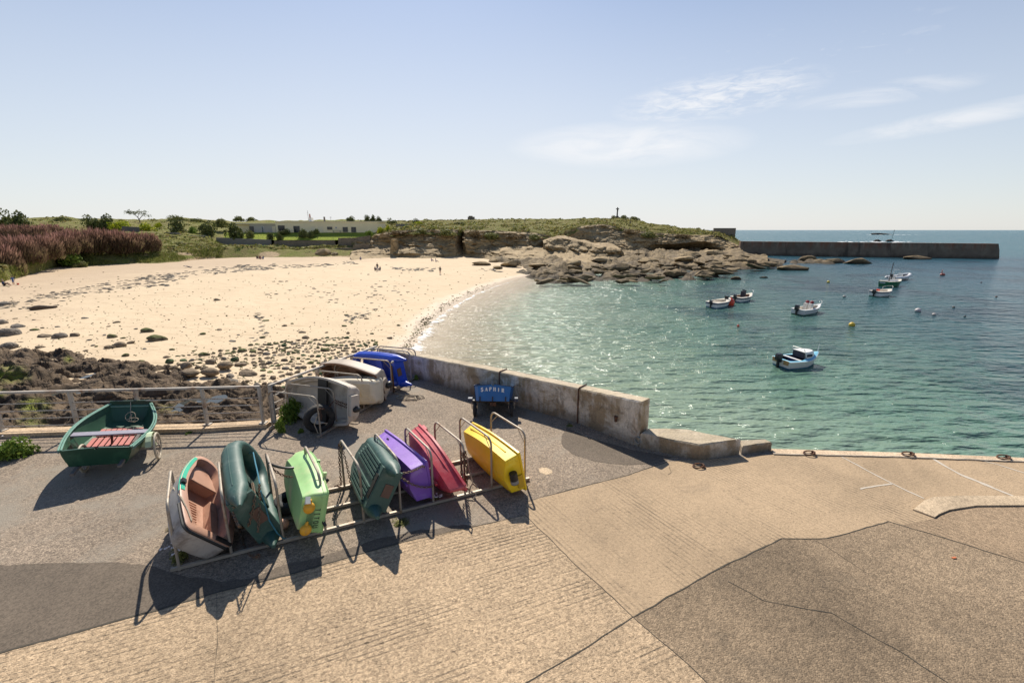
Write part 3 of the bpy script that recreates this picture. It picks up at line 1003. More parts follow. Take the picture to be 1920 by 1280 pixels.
for (px, py, rx, ry) in pools:
    c = W(px, py, -2.75 - (830 - py) * 0.005)
    poolw.append((c, (W(px + rx, py, c.z) - c).length, (W(px, py - ry, c.z) - c).length))
for i in range(NY + 1):
    k = i / NY
    row = []
    for j_ in range(NX + 1):
        px = -200 + 760 * j_ / NX
        p = shelf_base(px, k ** 0.8)
        z = p.z + shelf_disp(p, k)
        for c, rx, ry in poolw:
            d = math.hypot((p.x - c.x) / (rx * 1.15), (p.y - c.y) / (ry * 1.15))
            if d < 2.6:
                t = max(0.0, min(1.0, (d - 0.95) / 1.65))
                z = min(z, c.z - 0.07 + t * 0.9 + 0.06 * noise.noise(Vector((p.x * 3, p.y * 3, 1))))
        row.append((p.x, p.y, z))
        # weed where it grows
        u = p.x / (p.y * CP + (CAM_H - z) * SP)
        dep = p.y * CP + (CAM_H - z) * SP
        qx = 960 + FPX * p.x / dep
        qy = 640 - FPX * (p.y * SP + (z - CAM_H) * CP) / dep
        a_ = 0
        for (ax, ay, rx, ry, am) in algae:
            d = math.hypot((qx - ax) / rx, (qy - ay) / ry)
            a_ = max(a_, am * max(0, 1.3 - d))
        att.append(min(1.0, a_))
    rows.append(row)
sh = struct(MB().grid(rows).build('rock_shelf', M_shelf, recalc=False, smooth=80))
at = sh.data.attributes.new('algae', 'FLOAT', 'POINT')
at.data.foreach_set('value', att)
M_pool, nt, bs = new_mat('tide_pool_water')
setb(nt, bs, col=(0.05, 0.055, 0.05), rough=0.03, ior=1.333)
for k, (c, rx, ry) in enumerate(poolw):
    lp = []
    for i in range(28):
        a = 2 * math.pi * i / 28
        r = 1.25 + 0.15 * noise.noise(Vector((math.cos(a) * 2, math.sin(a) * 2, k)))
        lp.append((c.x + rx * r * math.cos(a), c.y + ry * r * math.sin(a)))
    struct(MB().sheet(lp, c.z).build('tide_pool_water', M_pool, recalc=False, smooth=0))


# ------------------------------------------------------------------ rocks
def rock_mesh(name, seed, mat, angular=True, sub=3, cuts=7, amp=0.16):
    bm = bmesh.new()
    bmesh.ops.create_icosphere(bm, subdivisions=sub, radius=1.0)
    rg = random.Random(seed)
    planes = []
    for _ in range(cuts):
        d = Vector((rg.gauss(0, 1), rg.gauss(0, 1), rg.gauss(0, 0.8))).normalized()
        planes.append((d, rg.uniform(0.5, 0.82)))
    for v in bm.verts:
        p = v.co.copy()
        if angular:
            for d, h in planes:
                t = p.dot(d) - h
                if t > 0:
                    p -= d * t * 0.92
        o = Vector((seed * 3.1, seed * 1.7, 0))
        p *= 1 + amp * noise.fractal(p * 1.1 + o, 1.0, 2.0, 4) * (1 if not angular else 0.8)
        v.co = p
    me = bpy.data.meshes.new(name)
    bm.to_mesh(me)
    bm.free()
    me.materials.append(mat)
    me.polygons.foreach_set('use_smooth', [True] * len(me.polygons))
    me.set_sharp_from_angle(angle=R(24 if cuts > 10 else (40 if angular else 80)))
    return me


ROUND = {}
for key, mt in (('tan', M_boul), ('grey', M_grey), ('green', M_green), ('dark', M_dgreen_rock)):
    ROUND[key] = [rock_mesh('rounded_rock', 20 + i, mt, i % 2 == 0, 3, 5, 0.22) for i in range(5)]
ANG = [rock_mesh('angular_rock', 60 + i, M_cliff, True, 4, 16, 0.07) for i in range(6)]
TIDE = [rock_mesh('tidal_rock', 80 + i, M_tide, True, 4, 15, 0.09) for i in range(6)]
rrng = random.Random(11)


def put_rock(name, me, p, s, label, cat='rock', group=None, rz=None, sink=0.35, tilt=0.2):
    o = bpy.data.objects.new(name, me)
    C.objects.link(o)
    o.location = (p[0], p[1], p[2] + s[2] * (1 - 2 * sink) * 0.7)
    o.rotation_euler = (rrng.uniform(-tilt, tilt), rrng.uniform(-tilt, tilt), rrng.uniform(0, 6.28) if rz is None else rz)
    o.scale = s
    return tag(o, label, cat, group)


# large named ones: (px, py, width px, kind, label)
big = [(20, 627, 44, 'grey', 'flat grey slab-like boulder at the left edge of the sand'),
       (15, 652, 40, 'grey', 'rounded grey boulder lying just above the dark rock shelf, far left'),
       (85, 631, 28, 'tan', 'tan boulder on sand to the right of the flat grey slab'),
       (113, 632, 30, 'grey', 'low grey boulder beside the tan boulder on the left sand'),
       (140, 630, 26, 'tan', 'brown weed-topped boulder in the row on the left sand'),
       (35, 613, 30, 'grey', 'low grey boulder behind the flat slab on the left'),
       (76, 652, 20, 'tan', 'half-buried sandy boulder between slab and rock shelf'),
       (45, 657, 22, 'grey', 'small half-buried grey boulder beside the dark shelf'),
       (211, 632, 24, 'green', 'mossy boulder in front of the mossy double boulder on sand'),
       (224, 649, 30, 'tan', 'larger half of the mossy double boulder on open sand'),
       (206, 652, 24, 'tan', 'smaller half of the mossy double boulder on open sand'),
       (277, 622, 30, 'green', 'green weedy boulder standing alone on mid sand'),
       (295, 638, 44, 'green', 'long flat green weedy boulder on mid sand'),
       (235, 667, 18, 'green', 'small green boulder at the edge of the rock shelf'),
       (265, 681, 22, 'green', 'low green boulder touching the top of the rock shelf'),
       (318, 680, 26, 'dark', 'dark green weedy boulder at the left of the boulder field'),
       (345, 676, 18, 'dark', 'small dark green boulder behind the tan boulders'),
       (383, 666, 26, 'green', 'green boulder at the back edge of the boulder field'),
       (440, 676, 26, 'dark', 'glossy dark green boulder behind the big tan boulders'),
       (395, 681, 32, 'tan', 'rounded tan boulder left in the boulder field'),
       (424, 693, 34, 'tan', 'smooth tan boulder in the middle of the boulder field'),
       (466, 702, 46, 'tan', 'biggest brown boulder of the boulder field, beyond the railing'),
       (452, 684, 28, 'tan', 'tan boulder behind the biggest brown boulder'),
       (350, 694, 34, 'tan', 'brown boulder half on the dark rock shelf'),
       (360, 706, 44, 'tan', 'broad brown boulder at the right end of the rock shelf'),
       (395, 706, 42, 'tan', 'broad ochre boulder beside the right end of the shelf'),
       (434, 728, 44, 'grey', 'grey-brown boulder just behind the railing'),
       (528, 666, 18, 'tan', 'round pale boulder standing out of the stones behind the railing'),
       (595, 659, 16, 'tan', 'flat beige stone among green stones near the wall corner'),
       (573, 634, 18, 'tan', 'beige boulder alone on the sand above the stones'),
       (610, 657, 22, 'green', 'flat weedy stone near the corner of railing and wall'),
       (455, 659, 22, 'green', 'long green stone lying on the sand behind the field'),
       (543, 702, 18, 'tan', 'pale domed stone beyond the grey dinghy'),
       (512, 710, 22, 'tan', 'round tan stone behind the railing bend'),
       (8, 571, 26, 'grey', 'dark flat rock at the far left on the upper sand'),
       (407, 563, 16, 'tan', 'dark low rock alone on the upper sand'),
       (160, 597, 15, 'grey', 'single grey stone on the middle of the left sand'),
       (0, 607, 30, 'grey', 'pale grey boulder cut by the left edge of the beach')]
for i, (px, py, wd, kind, lab) in enumerate(big):
    p = hit(px, py, sand_z)
    sc_ = wd / FPX * (p.y * CP + (CAM_H - p.z) * SP) / 2 * 0.74
    if py > 690 and px < 440:
        p.z += 0.25
    put_rock('boulder', rrng.choice(ROUND[kind]), p, (sc_, sc_ * rrng.uniform(0.75, 1.0), sc_ * rrng.uniform(0.5, 0.65)), lab, 'boulder', rz=rrng.uniform(-0.5, 0.5))

# the boulder field itself, seen one by one
field = [(300, 672), (420, 655), (520, 640), (640, 632), (710, 640), (700, 660), (640, 690), (560, 735), (500, 735), (440, 720), (330, 700)]


def in_poly(x, y, poly):
    c = False
    for i in range(len(poly)):
        x1, y1 = poly[i]
        x2, y2 = poly[i - 1]
        if (y1 > y) != (y2 > y) and x < (x2 - x1) * (y - y1) / (y2 - y1) + x1:
            c = not c
    return c


placed = [(a, b, c_ * 0.45) for a, b, c_, _, _ in big]
lab_f = {'tan': 'rounded tan stone in the stone field behind the railing', 'grey': 'grey-brown stone in the stone field behind the railing',
         'green': 'stone with a green weed cap in the stone field behind the railing', 'dark': 'dark wet green stone in the stone field behind the railing'}
n_ = 0
tries = 0
while n_ < 225 and tries < 6000:
    tries += 1
    px, py = rrng.uniform(300, 715), rrng.uniform(632, 745)
    if not in_poly(px, py, field):
        continue
    wd = rrng.choice((7, 8, 8, 9, 10, 11, 12, 13, 15)) * (0.72 + (py - 640) / 150)
    if any(abs(px - a) < (wd * 0.42 + c_) and abs(py - b) < (wd * 0.42 + c_) * 0.55 for a, b, c_ in placed):
        continue
    placed.append((px, py, wd * 0.45))
    kind = rrng.choices(('tan', 'grey', 'green', 'dark'), (5, 1.5, 4, 2))[0]
    p = hit(px, py, sand_z)
    sc_ = wd / FPX * (p.y * CP + (CAM_H - p.z) * SP) / 2
    put_rock('stone', rrng.choice(ROUND[kind]), p, (sc_ * 1.1, sc_ * rrng.uniform(0.7, 1.0), sc_ * rrng.uniform(0.5, 0.75)), lab_f[kind], 'stone', 'stones in the field behind the railing')
    n_ += 1
# stones scattered over the open sand
lab_s = {'tan': 'tan stone scattered on the open sand', 'grey': 'grey stone scattered on the open sand', 'green': 'green weedy stone scattered on the open sand'}
for k in range(66):
    px = rrng.uniform(20, 760)
    py = 575 + 85 * rrng.random() ** 0.6
    if px > 640:
        py = rrng.uniform(590, 640)
    wd = rrng.uniform(5, 13)
    if any(abs(px - a) < (wd * 0.5 + c_) and abs(py - b) < (wd * 0.5 + c_) * 0.6 for a, b, c_ in placed):
        continue
    placed.append((px, py, wd * 0.45))
    kind = rrng.choices(('tan', 'grey', 'green'), (3, 2 if px < 300 else 0.5, 3 if px > 250 else 1))[0]
    p = hit(px, py, sand_z)
    sc_ = wd / FPX * (p.y * CP + (CAM_H - p.z) * SP) / 2
    put_rock('stone', rrng.choice(ROUND[kind]), p, (sc_ * 1.2, sc_ * rrng.uniform(0.7, 1.0), sc_ * rrng.uniform(0.35, 0.55)), lab_s[kind], 'stone', 'stones scattered over the open sand')


def small_scatter(name, mat, samples, zf, hk=(0.3, 0.6), seed=3, seg=7, lift=0.0):
    """many small irregular lumps nobody could count, one mesh"""
    rg = random.Random(seed)
    mb = MB()
    for (px, py, wd) in samples:
        p = hit(px, py, zf)
        r = wd / FPX * (p.y * CP + (CAM_H - p.z) * SP) / 2
        h = r * rg.uniform(*hk)
        a0 = rg.uniform(0, 6.28)
        ar = rg.uniform(0.45, 1.0)
        ca, sa = math.cos(a0), math.sin(a0)
        loops = []
        for zz_, ss in ((-0.02, 1.0), (h * 0.55, 0.85), (h, 0.4)):
            lp = []
            for j_ in range(seg):
                a = 2 * math.pi * j_ / seg
                q = r * ss * rg.uniform(0.75, 1.2)
                x, y = q * math.cos(a), q * math.sin(a) * ar
                lp.append((p.x + x * ca - y * sa, p.y + x * sa + y * ca, p.z + zz_ + lift))
            loops.append(lp)
        mb.rings(loops, False, True)
    return struct(mb.build(name, mat, recalc=False, smooth=60), 'stuff')


sm = []
for k in range(2200):
    px, py = rrng.uniform(300, 730), rrng.uniform(628, 745)
    if in_poly(px, py, field):
        sm.append((px, py, rrng.uniform(2.5, 6.5)))
for k in range(1500):
    py = 505 + 165 * rrng.random() ** 0.7
    x0_, x1_ = -20, 960 - (py - 520) * 1.25
    px = rrng.uniform(x0_, x1_)
    sm.append((px, py, rrng.uniform(1.2, 4.2)))
# dark fringe of stones and weed along the water's edge
wedge = [(762, 655), (785, 625), (808, 597), (845, 570), (886, 549), (928, 534)]
for k in range(320):
    t = rrng.random() * (len(wedge) - 1.001)
    i = int(t)
    a, b = wedge[i], wedge[i + 1]
    f_ = t - i
    sm.append((a[0] + (b[0] - a[0]) * f_ + rrng.gauss(-4, 5), a[1] + (b[1] - a[1]) * f_ + rrng.gauss(-1, 2.5), rrng.uniform(2, 5.5) * (1.1 - 0.6 * t / 5)))
small_scatter('pebbles', M_green, sm[::2], sand_z, seed=4)
small_scatter('pebbles', M_boul, sm[1::2], sand_z, seed=5)
# wrack: dark seaweed along the old tide lines
M_wrack = simple('dry_seaweed', (0.050, 0.036, 0.022), 0.8, 0.5, 3, 0.8, 8)
lines = [([(30, 568), (110, 552), (200, 541), (260, 532), (300, 522), (350, 517)], 9, 420), ([(130, 546), (210, 530), (300, 518), (380, 508), (450, 500), (520, 498)], 5, 260),
         ([(270, 537), (335, 532)], 3, 60), ([(400, 512), (470, 505), (540, 500), (610, 497), (670, 492)], 4, 220), ([(725, 499), (760, 506), (800, 506), (830, 502)], 4, 90), ([(895, 507), (935, 505)], 4, 30),
         ([(40, 578), (110, 574)], 3, 40), ([(480, 590), (500, 625), (470, 640)], 14, 60), ([(690, 590), (640, 600), (720, 578)], 10, 50), ([(0, 575), (25, 570)], 7, 60), ([(500, 540), (640, 555), (780, 540)], 30, 110)]
sm = []
for pts, spread_, n in lines:
    for k in range(n):
        t = rrng.random() * (len(pts) - 1.001)
        i = int(t)
        f_ = t - i
        a, b = pts[i], pts[i + 1]
        cl = noise.noise(Vector((t * 3.3, len(pts), n)))
        if cl < -0.15:
            continue
        sm.append((a[0] + (b[0] - a[0]) * f_ + rrng.gauss(0, 3), a[1] + (b[1] - a[1]) * f_ + rrng.gauss(0, spread_ * 0.4), rrng.uniform(3, 11)))
small_scatter('seaweed', M_wrack, sm, sand_z, (0.08, 0.25), 6, 8)
# driftwood log
M_wood = simple('driftwood', (0.085, 0.06, 0.042), 0.9, 0.3, 6, 0.6, 20)
a, b = hit(56, 582, sand_z), hit(108, 577, sand_z)
dl = tag(MB().tube([a.lerp(b, t / 6) + Vector((0, 0, 0.16 + 0.05 * math.sin(t))) - a for t in range(7)], [0.14, 0.24, 0.27, 0.24, 0.2, 0.16, 0.08], 9).build('driftwood_log', M_wood, loc=a), 'dark driftwood log lying on the upper left sand', 'log')

# ------------------------------------------------------------------ land behind the beach
def land_mat(name, a, b, dry, dark, s=0.12, path=False):
    m, nt, bs = new_mat(name)
    v = pos(nt)
    n1 = n_noise(nt, v, s, 8, 0.66, 0.4)
    n2 = n_noise(nt, v, s * 5, 8, 0.7, 0.5)
    n3 = n_noise(nt, v, s * 14, 6, 0.7)
    c = n_mix(nt, n_map(nt, n1, 0.36, 0.62), a, b)
    c = n_mix(nt, n_map(nt, n2, 0.5, 0.68, 0, 0.85), c, dry)
    c = n_mix(nt, n_map(nt, n3, 0.54, 0.7, 0, 0.7), c, dark)
    if path:
        pa = nd(nt, 'ShaderNodeAttribute', {}, attribute_name='path').outputs[2]
        c = n_mix(nt, n_map(nt, n_math(nt, 'ADD', pa, n_math(nt, 'MULTIPLY', n_math(nt, 'SUBTRACT', n2, 0.5), 0.8)), 0.42, 0.6), c, (0.60, 0.45, 0.28))
    setb(nt, bs, col=c, rough=0.95, nrm=n_bump(nt, n_math(nt, 'ADD', n2, n3), 1.0, 0.8), spec=0.1)
    return m


M_heath = land_mat('heath_turf', (0.17, 0.185, 0.04), (0.235, 0.20, 0.075), (0.19, 0.13, 0.06), (0.065, 0.075, 0.02), 0.16)
M_dune = land_mat('dune_turf', (0.23, 0.26, 0.06), (0.31, 0.27, 0.11), (0.27, 0.20, 0.105), (0.09, 0.11, 0.03), 0.2, True)
M_lawn = land_mat('mown_lawn', (0.34, 0.42, 0.06), (0.40, 0.46, 0.07), (0.36, 0.42, 0.06), (0.28, 0.36, 0.05), 0.3)


def loft_rows(px0, px1, npx, tabs, subs, disp):
    """tabs: list of functions px -> world point; rows between neighbours are subdivided and displaced"""
    rows = []
    for t in range(len(tabs) - 1):
        for i in range(subs[t] + (1 if t == len(tabs) - 2 else 0)):
            f_ = i / subs[t]
            row = []
            for j_ in range(npx + 1):
                px = px0 + (px1 - px0) * j_ / npx
                p = tabs[t](px).lerp(tabs[t + 1](px), f_)
                row.append(disp(p, t + f_, px))
            rows.append(row)
    return rows


def tabY(tab, dz=0.0):
    def g(px):
        py, Y = lerp_tab(tab, px)
        p = WY(px, py, Y)
        p.z += dz
        return p
    return g


border = [(-320, 640), (-160, 580), (-60, 550), (0, 534), (60, 516), (120, 498), (180, 499), (250, 494), (300, 495), (350, 490), (380, 486), (440, 483), (490, 482), (560, 483), (640, 482), (705, 484)]


def b0(px):
    (py,) = lerp_tab(border, px)
    return hit(px, py, sand_z) + Vector((0, -1.0, -0.5))


def b0y(px):
    return b0(px).y


t1 = [(-320, 560, 40), (-60, 510, 62), (0, 503, 70), (60, 494, 80), (120, 478, 98), (250, 479, 106), (300, 478, 112), (350, 473, 118), (400, 465, 128), (480, 463, 138), (560, 468, 143), (640, 465, 147), (705, 463, 150)]
t2 = [(-320, 500, 60), (-60, 470, 82), (0, 462, 92), (150, 452, 118), (290, 443, 135), (385, 447, 146), (420, 461, 150.3), (560, 463, 150.6), (705, 463, 151)]
t3 = [(-320, 450, 120), (0, 434, 140), (200, 430, 155), (300, 430, 162), (390, 436, 160), (430, 446, 160), (560, 446, 160), (705, 446, 160)]
t4 = [(-320, 412, 200), (0, 414, 190), (60, 409, 190), (120, 407, 192), (200, 410, 192), (260, 412, 196), (340, 409, 200), (420, 414, 215), (520, 414, 230), (620, 413, 235), (705, 414, 235)]


def land_disp(p, t, px):
    a = min(1, max(0, t - 0.25)) * (0.12 if 3.05 > t > 1.9 and px > 410 else 1.0)
    z = 0.75 * fr((p.x * 0.09, p.y * 0.09, 0), 5) + 0.35 * abs(noise.noise(Vector((p.x * 0.35, p.y * 0.5, 3))))
    edge = 0.0
    if t < 1.3:
        edge = 0.5 * noise.noise(Vector((p.x * 0.4, p.y * 0.2, 1)))
    return (p.x, p.y + edge, p.z + z * a)


rows = loft_rows(-320, 705, 330, [b0, tabY(t1), tabY(t2), tabY(t3), tabY(t4), lambda px: WY(px, lerp_tab(t4, px)[0] + 10, 420)], [14, 18, 16, 26, 6], land_disp)
dh = struct(MB().grid(rows).build('dune_hill', M_dune, recalc=False, smooth=80))
att = []
for row in rows:
    for (x, y, z) in row:
        dep = y * CP + (CAM_H - z) * SP
        qx = 960 + FPX * x / dep
        qy = 640 - FPX * (y * SP + (z - CAM_H) * CP) / dep
        a_ = 0
        for (ax, ay, rx, ry) in ((365, 493, 34, 9), (385, 486, 26, 6), (352, 476, 26, 3), (505, 477, 22, 6), (330, 498, 90, 4), (430, 489, 60, 4), (640, 485, 80, 6), (560, 486, 60, 4)):
            d = math.hypot((qx - ax) / rx, (qy - ay) / ry)
            a_ = max(a_, 1.4 - d)
        att.append(max(0.0, min(1.0, a_)))
at = dh.data.attributes.new('path', 'FLOAT', 'POINT')
at.data.foreach_set('value', att)

# headland
sky_l = [(660, 414, 240), (690, 413, 240), (760, 414, 250), (880, 412, 262), (960, 411, 268), (1060, 410.5, 272), (1120, 409.5, 270), (1165, 409, 266), (1200, 414, 258), (1220, 419, 250), (1260, 425, 240), (1310, 430, 232), (1345, 434, 226), (1372, 441, 218), (1395, 456, 208), (1425, 472, 202), (1470, 486, 196)]
ctop = [(660, 452, 150), (690, 450, 150), (705, 441, 150), (735, 434, 148), (780, 431, 147), (862, 431, 150), (868, 433, 158), (874, 431, 150), (940, 433, 152), (1005, 437, 152), (1040, 444, 150), (1062, 436, 160), (1090, 424, 180), (1130, 420, 188), (1180, 430, 186), (1230, 437, 190), (1300, 441, 196), (1345, 441, 200), (1380, 458, 198), (1425, 476, 194), (1470, 488, 190)]
cmid = [(660, 470, 146), (690, 466, 146), (735, 458, 144.5), (780, 456, 143.5), (855, 456, 146), (868, 458, 157), (876, 458, 146), (940, 462, 147), (1005, 462, 147), (1040, 460, 152), (1075, 452, 172), (1105, 447, 178), (1140, 446, 181), (1200, 458, 182), (1260, 458, 186), (1320, 452, 192), (1380, 467, 192), (1425, 480, 190), (1470, 490, 187)]
cbase = [(660, 490), (700, 487), (735, 486), (800, 487), (868, 484), (900, 486), (960, 494), (1020, 497), (1050, 487), (1080, 482), (1110, 480), (1140, 480), (1180, 480), (1250, 474), (1320, 474), (1380, 480), (1430, 488), (1480, 494)]


def shore_z(px):
    return lerp_tab([(660, -3.2), (900, -3.6), (1000, -4.2), (1150, -4.2), (1500, -4.9)], px)[0]


def cb(px, dy=0.0, dz=0.0):
    (py,) = lerp_tab(cbase, px)
    p = W(px, py + dy, shore_z(px))
    p.z += dz
    return p


def cliff_disp(p, t, px):
    # jointed, bedded rock: blocks and ledges in depth
    q = Vector((p.x * 0.16, p.z * 0.42, 0))
    q2 = q + Vector((noise.noise(q * 1.7), noise.noise(q * 1.7 + Vector((4, 4, 0))), 0)) * 0.45
    d, _ = noise.voronoi(Vector((q2.x * 1.7, q2.y * 1.9, 0)))
    d2, _ = noise.voronoi(Vector((p.x * 0.8, p.z * 1.5, 2)))
    blk_ = min(0.5, d[1] - d[0]) * 1.9 + min(0.4, d2[1] - d2[0]) * 0.7
    cellv = noise.cell(Vector((q2.x * 1.1, p.z * 0.9, 5)))
    led = 0.5 * math.sin(p.z * 2.1 + 2.0 * noise.noise(Vector((p.x * 0.08, 0, 0))))
    big_ = 2.6 * fr((p.x * 0.07, p.z * 0.12, 3), 4)
    a = 1.0 if 0.1 < t < 1.9 else 0.35
    amt = (blk_ + led * 0.45 + 0.55 * cellv + big_) * a
    return (p.x - 0.25 * amt, p.y - amt * 0.9, p.z + (0.25 * blk_ if 0.1 < t < 2 else 0))


rows = loft_rows(660, 1470, 420, [lambda px: cb(px, 0, -1.2), lambda px: cb(px, -2, 0.4), tabY(cmid), tabY(ctop), lambda px: tabY(ctop)(px) + Vector((0, 4, -0.6))], [4, 26, 24, 4], lambda p, t, px: cliff_disp(p, max(0, t - 1) if t > 1 else 0.05, px))
struct(MB().grid(rows).build('cliff', M_cliff, recalc=False, smooth=50))


# bare shoulder of rock standing out before the cliff
oc_t = [(1018, 452, 147), (1035, 446, 147), (1055, 446, 147), (1078, 451, 146), (1100, 457, 145), (1125, 462, 144), (1150, 463.5, 144), (1164, 466, 144), (1172, 482, 144)]
oc_m = [(1018, 474, 141), (1060, 476, 139), (1100, 480, 138), (1140, 484, 139), (1172, 488, 141)]
oc_b = [(1018, 500), (1050, 503), (1090, 504), (1130, 499), (1172, 493)]


def ocb(px):
    return W(px, lerp_tab(oc_b, px)[0], -4.4) + Vector((0, 0, -0.6))


def oc_disp(p, t, px):
    q = Vector((p.x * 0.2, p.z * 0.5, 7))
    d, _ = noise.voronoi(Vector((p.x * 0.30, p.y * 0.08, p.z * 0.62)))
    d2, _ = noise.voronoi(Vector((p.x * 0.8, p.y * 0.3, p.z * 1.5)))
    a = min(0.5, d[1] - d[0]) * 2.6 + min(0.4, d2[1] - d2[0]) * 0.9 + 1.0 * fr((p.x * 0.12, p.z * 0.25, 2), 4) + 0.5 * math.sin(p.z * 2.4 + p.x * 0.15)
    k = 1.0 if t < 2 else 0.3
    return (p.x, p.y - a * k * 1.1, p.z + 0.35 * fr((p.x * 0.2, p.y * 0.2, 1), 4) + (0.25 * min(0.5, d[1] - d[0]) if t >= 1.9 else 0))


rows = loft_rows(1018, 1172, 150, [ocb, tabY(oc_m), tabY(oc_t), lambda px: tabY(oc_t)(px) + Vector((0, 11, 0.9)), lambda px: tabY(oc_t)(px) + Vector((0, 20, -1.5))], [18, 18, 14, 6], oc_disp)
struct(MB().grid(rows).build('rock_outcrop', M_cliff, recalc=False, smooth=45))


def heath_disp(p, t, px):
    z = 0.55 * fr((p.x * 0.12, p.y * 0.12, 7), 5) + 0.25 * noise.noise(Vector((p.x * 0.5, p.y * 0.5, 1)))
    yy = 0
    if t < 0.3:
        # turf hanging unevenly over the cliff edge
        z -= 1.3 * max(0, noise.noise(Vector((p.x * 0.22, 3, 0)))) + 0.6 * abs(noise.noise(Vector((p.x * 0.8, 9, 0))))
        yy = -1.2 * noise.noise(Vector((p.x * 0.2, 11, 0))) - 0.9
    return (p.x, p.y + yy, p.z + z)


def htab(k):
    def g(px):
        a, b = tabY(ctop)(px), tabY(sky_l)(px)
        return a.lerp(b, k) + Vector((0, 0, 0.0))
    return g


rows = loft_rows(660, 1470, 420, [lambda px: tabY(ctop)(px) + Vector((0, -0.9, -1.1 if px < 1340 else -0.2)), lambda px: tabY(ctop)(px) + Vector((0, 1.5, 0.35)), tabY(sky_l), lambda px: tabY(sky_l)(px) + Vector((0, 60, -3)), lambda px: tabY(sky_l)(px) + Vector((0, 110, -14))], [6, 34, 5, 3], heath_disp)
struct(MB().grid(rows).build('headland_hill', M_heath, recalc=False, smooth=80))

# tidal rock platform in front of the headland
shore = [(840, 497), (870, 497), (920, 500), (965, 512), (985, 524), (1010, 531), (1080, 532), (1160, 529), (1205, 531), (1290, 531), (1332, 524), (1372, 513), (1432, 504), (1480, 500), (1530, 497), (1580, 495)]


def s0(px):
    (py,) = lerp_tab(shore, px)
    z_ = lerp_tab([(845, -4.0), (930, -4.4), (985, -5.2), (1600, -5.2)], px)[0]
    return W(px, py, z_) + Vector((0, 0, lerp_tab([(845, -2.6), (930, -2.0), (990, -0.5), (1600, -0.5)], px)[0]))


def plat_disp(p, t, px):
    d, _ = noise.voronoi(Vector((p.x * 0.16, p.y * 0.11, 0.3)))
    d2, _ = noise.voronoi(Vector((p.x * 0.5, p.y * 0.3, 4)))
    z = min(0.6, d[1] - d[0]) * 2.3 + min(0.5, d2[1] - d2[0]) * 1.0 - 0.35 + 0.9 * fr((p.x * 0.13, p.y * 0.1, 5), 5) + 0.12 * fr((p.x, p.y, 5), 3)
    k = min(1.0, t / 0.25)
    yy = 2.5 * noise.noise(Vector((p.x * 0.12, 1, 1))) * (1 - min(1, t))
    return (p.x, p.y + yy, p.z + z * (0.35 + 0.65 * k) * (0.75 if px > 1400 else 1.0))


rows = loft_rows(845, 1580, 420, [lambda px: s0(px), lambda px: (s0(px).lerp(cb(min(px, 1480), -1), 0.35) + Vector((0, 0, lerp_tab([(845, -1.4), (930, -0.8), (1010, 0.6), (1600, 0.6)], px)[0]))) if px < 1440 else s0(px) + Vector((0, 8, 0.45)),
                                 lambda px: (cb(px, -2, lerp_tab([(845, -1.2), (930, -0.4), (1010, 1.2), (1600, 1.2)], px)[0])) if px < 1440 else s0(px) + Vector((0, 22, -0.9))], [30, 40], plat_disp)
struct(MB().grid(rows).build('tidal_platform', M_tide, recalc=False, smooth=50))

# separate blocks at the foot of the cliff
cl = [(900, 496, 34, 'A'), (925, 492, 26, 'A'), (960, 497, 34, 'A'), (985, 488, 22, 'A'), (1010, 500, 34, 'A'), (1045, 502, 30, 'A'), (1075, 497, 40, 'A'), (1028, 489, 20, 'A'), (935, 503, 18, 'A'), (1090, 486, 36, 'A'), (1130, 492, 38, 'A'),
      (1150, 507, 46, 'T'), (1125, 512, 30, 'T'), (1180, 505, 30, 'T'), (1220, 492, 36, 'A'), (1245, 503, 24, 'T'), (1280, 490, 40, 'A'), (1265, 515, 40, 'T'), (1310, 505, 30, 'T'), (1340, 496, 34, 'T'), (1370, 492, 26, 'T'), (1225, 520, 34, 'T'), (1190, 518, 22, 'T'),
      (1100, 520, 26, 'T'), (1060, 516, 22, 'T'), (1320, 517, 34, 'T'), (1400, 494, 30, 'T'), (1430, 495, 24, 'T'), (1172, 484, 30, 'A'), (1205, 480, 26, 'A'), (1340, 478, 30, 'A'), (1365, 470, 26, 'A'), (1300, 480, 26, 'A')]
rl = ['pale weathered block at the foot of the headland cliff', 'dark tide-stained rock on the platform before the headland']
for (px, py, wd, k) in cl:
    p = W(px, py, -4.6 if k == 'T' else -4.0)
    s = wd / FPX * (p.y * CP + (CAM_H - p.z) * SP) / 2
    put_rock('rock', rrng.choice(ANG if k == 'A' else TIDE), p, (s * 1.3, s * 0.9, s * rrng.uniform(0.3, 0.48)), rl[k == 'T'], 'rock', 'rocks at the foot of the headland', rz=rrng.uniform(-0.4, 0.4), sink=0.2)
nslab = 0
for k in range(260):
    px = rrng.uniform(1010, 1450)
    yb = lerp_tab(cbase, px)[0]
    ys = lerp_tab(shore, px)[0] - 2
    t_ = rrng.random() ** 0.8
    py = yb + (ys - yb) * t_
    if 1018 < px < 1165 and py < 498:
        continue
    if nslab >= 85:
        break
    nslab += 1
    wd = rrng.uniform(10, 34) * (0.8 + 0.4 * t_)
    p = W(px, py, -4.5 + 0.5 * (1 - t_))
    s = wd / FPX * (p.y * CP + (CAM_H - p.z) * SP) / 2
    dark_ = rrng.random() < 0.6 + 0.4 * t_
    put_rock('rock', rrng.choice(TIDE if dark_ else ANG), p, (s * 1.45, s * rrng.uniform(0.5, 0.9), s * rrng.uniform(0.2, 0.36)), rl[dark_], 'rock', 'rocks at the foot of the headland', rz=rrng.uniform(-0.5, 0.5), sink=0.18, tilt=0.28)
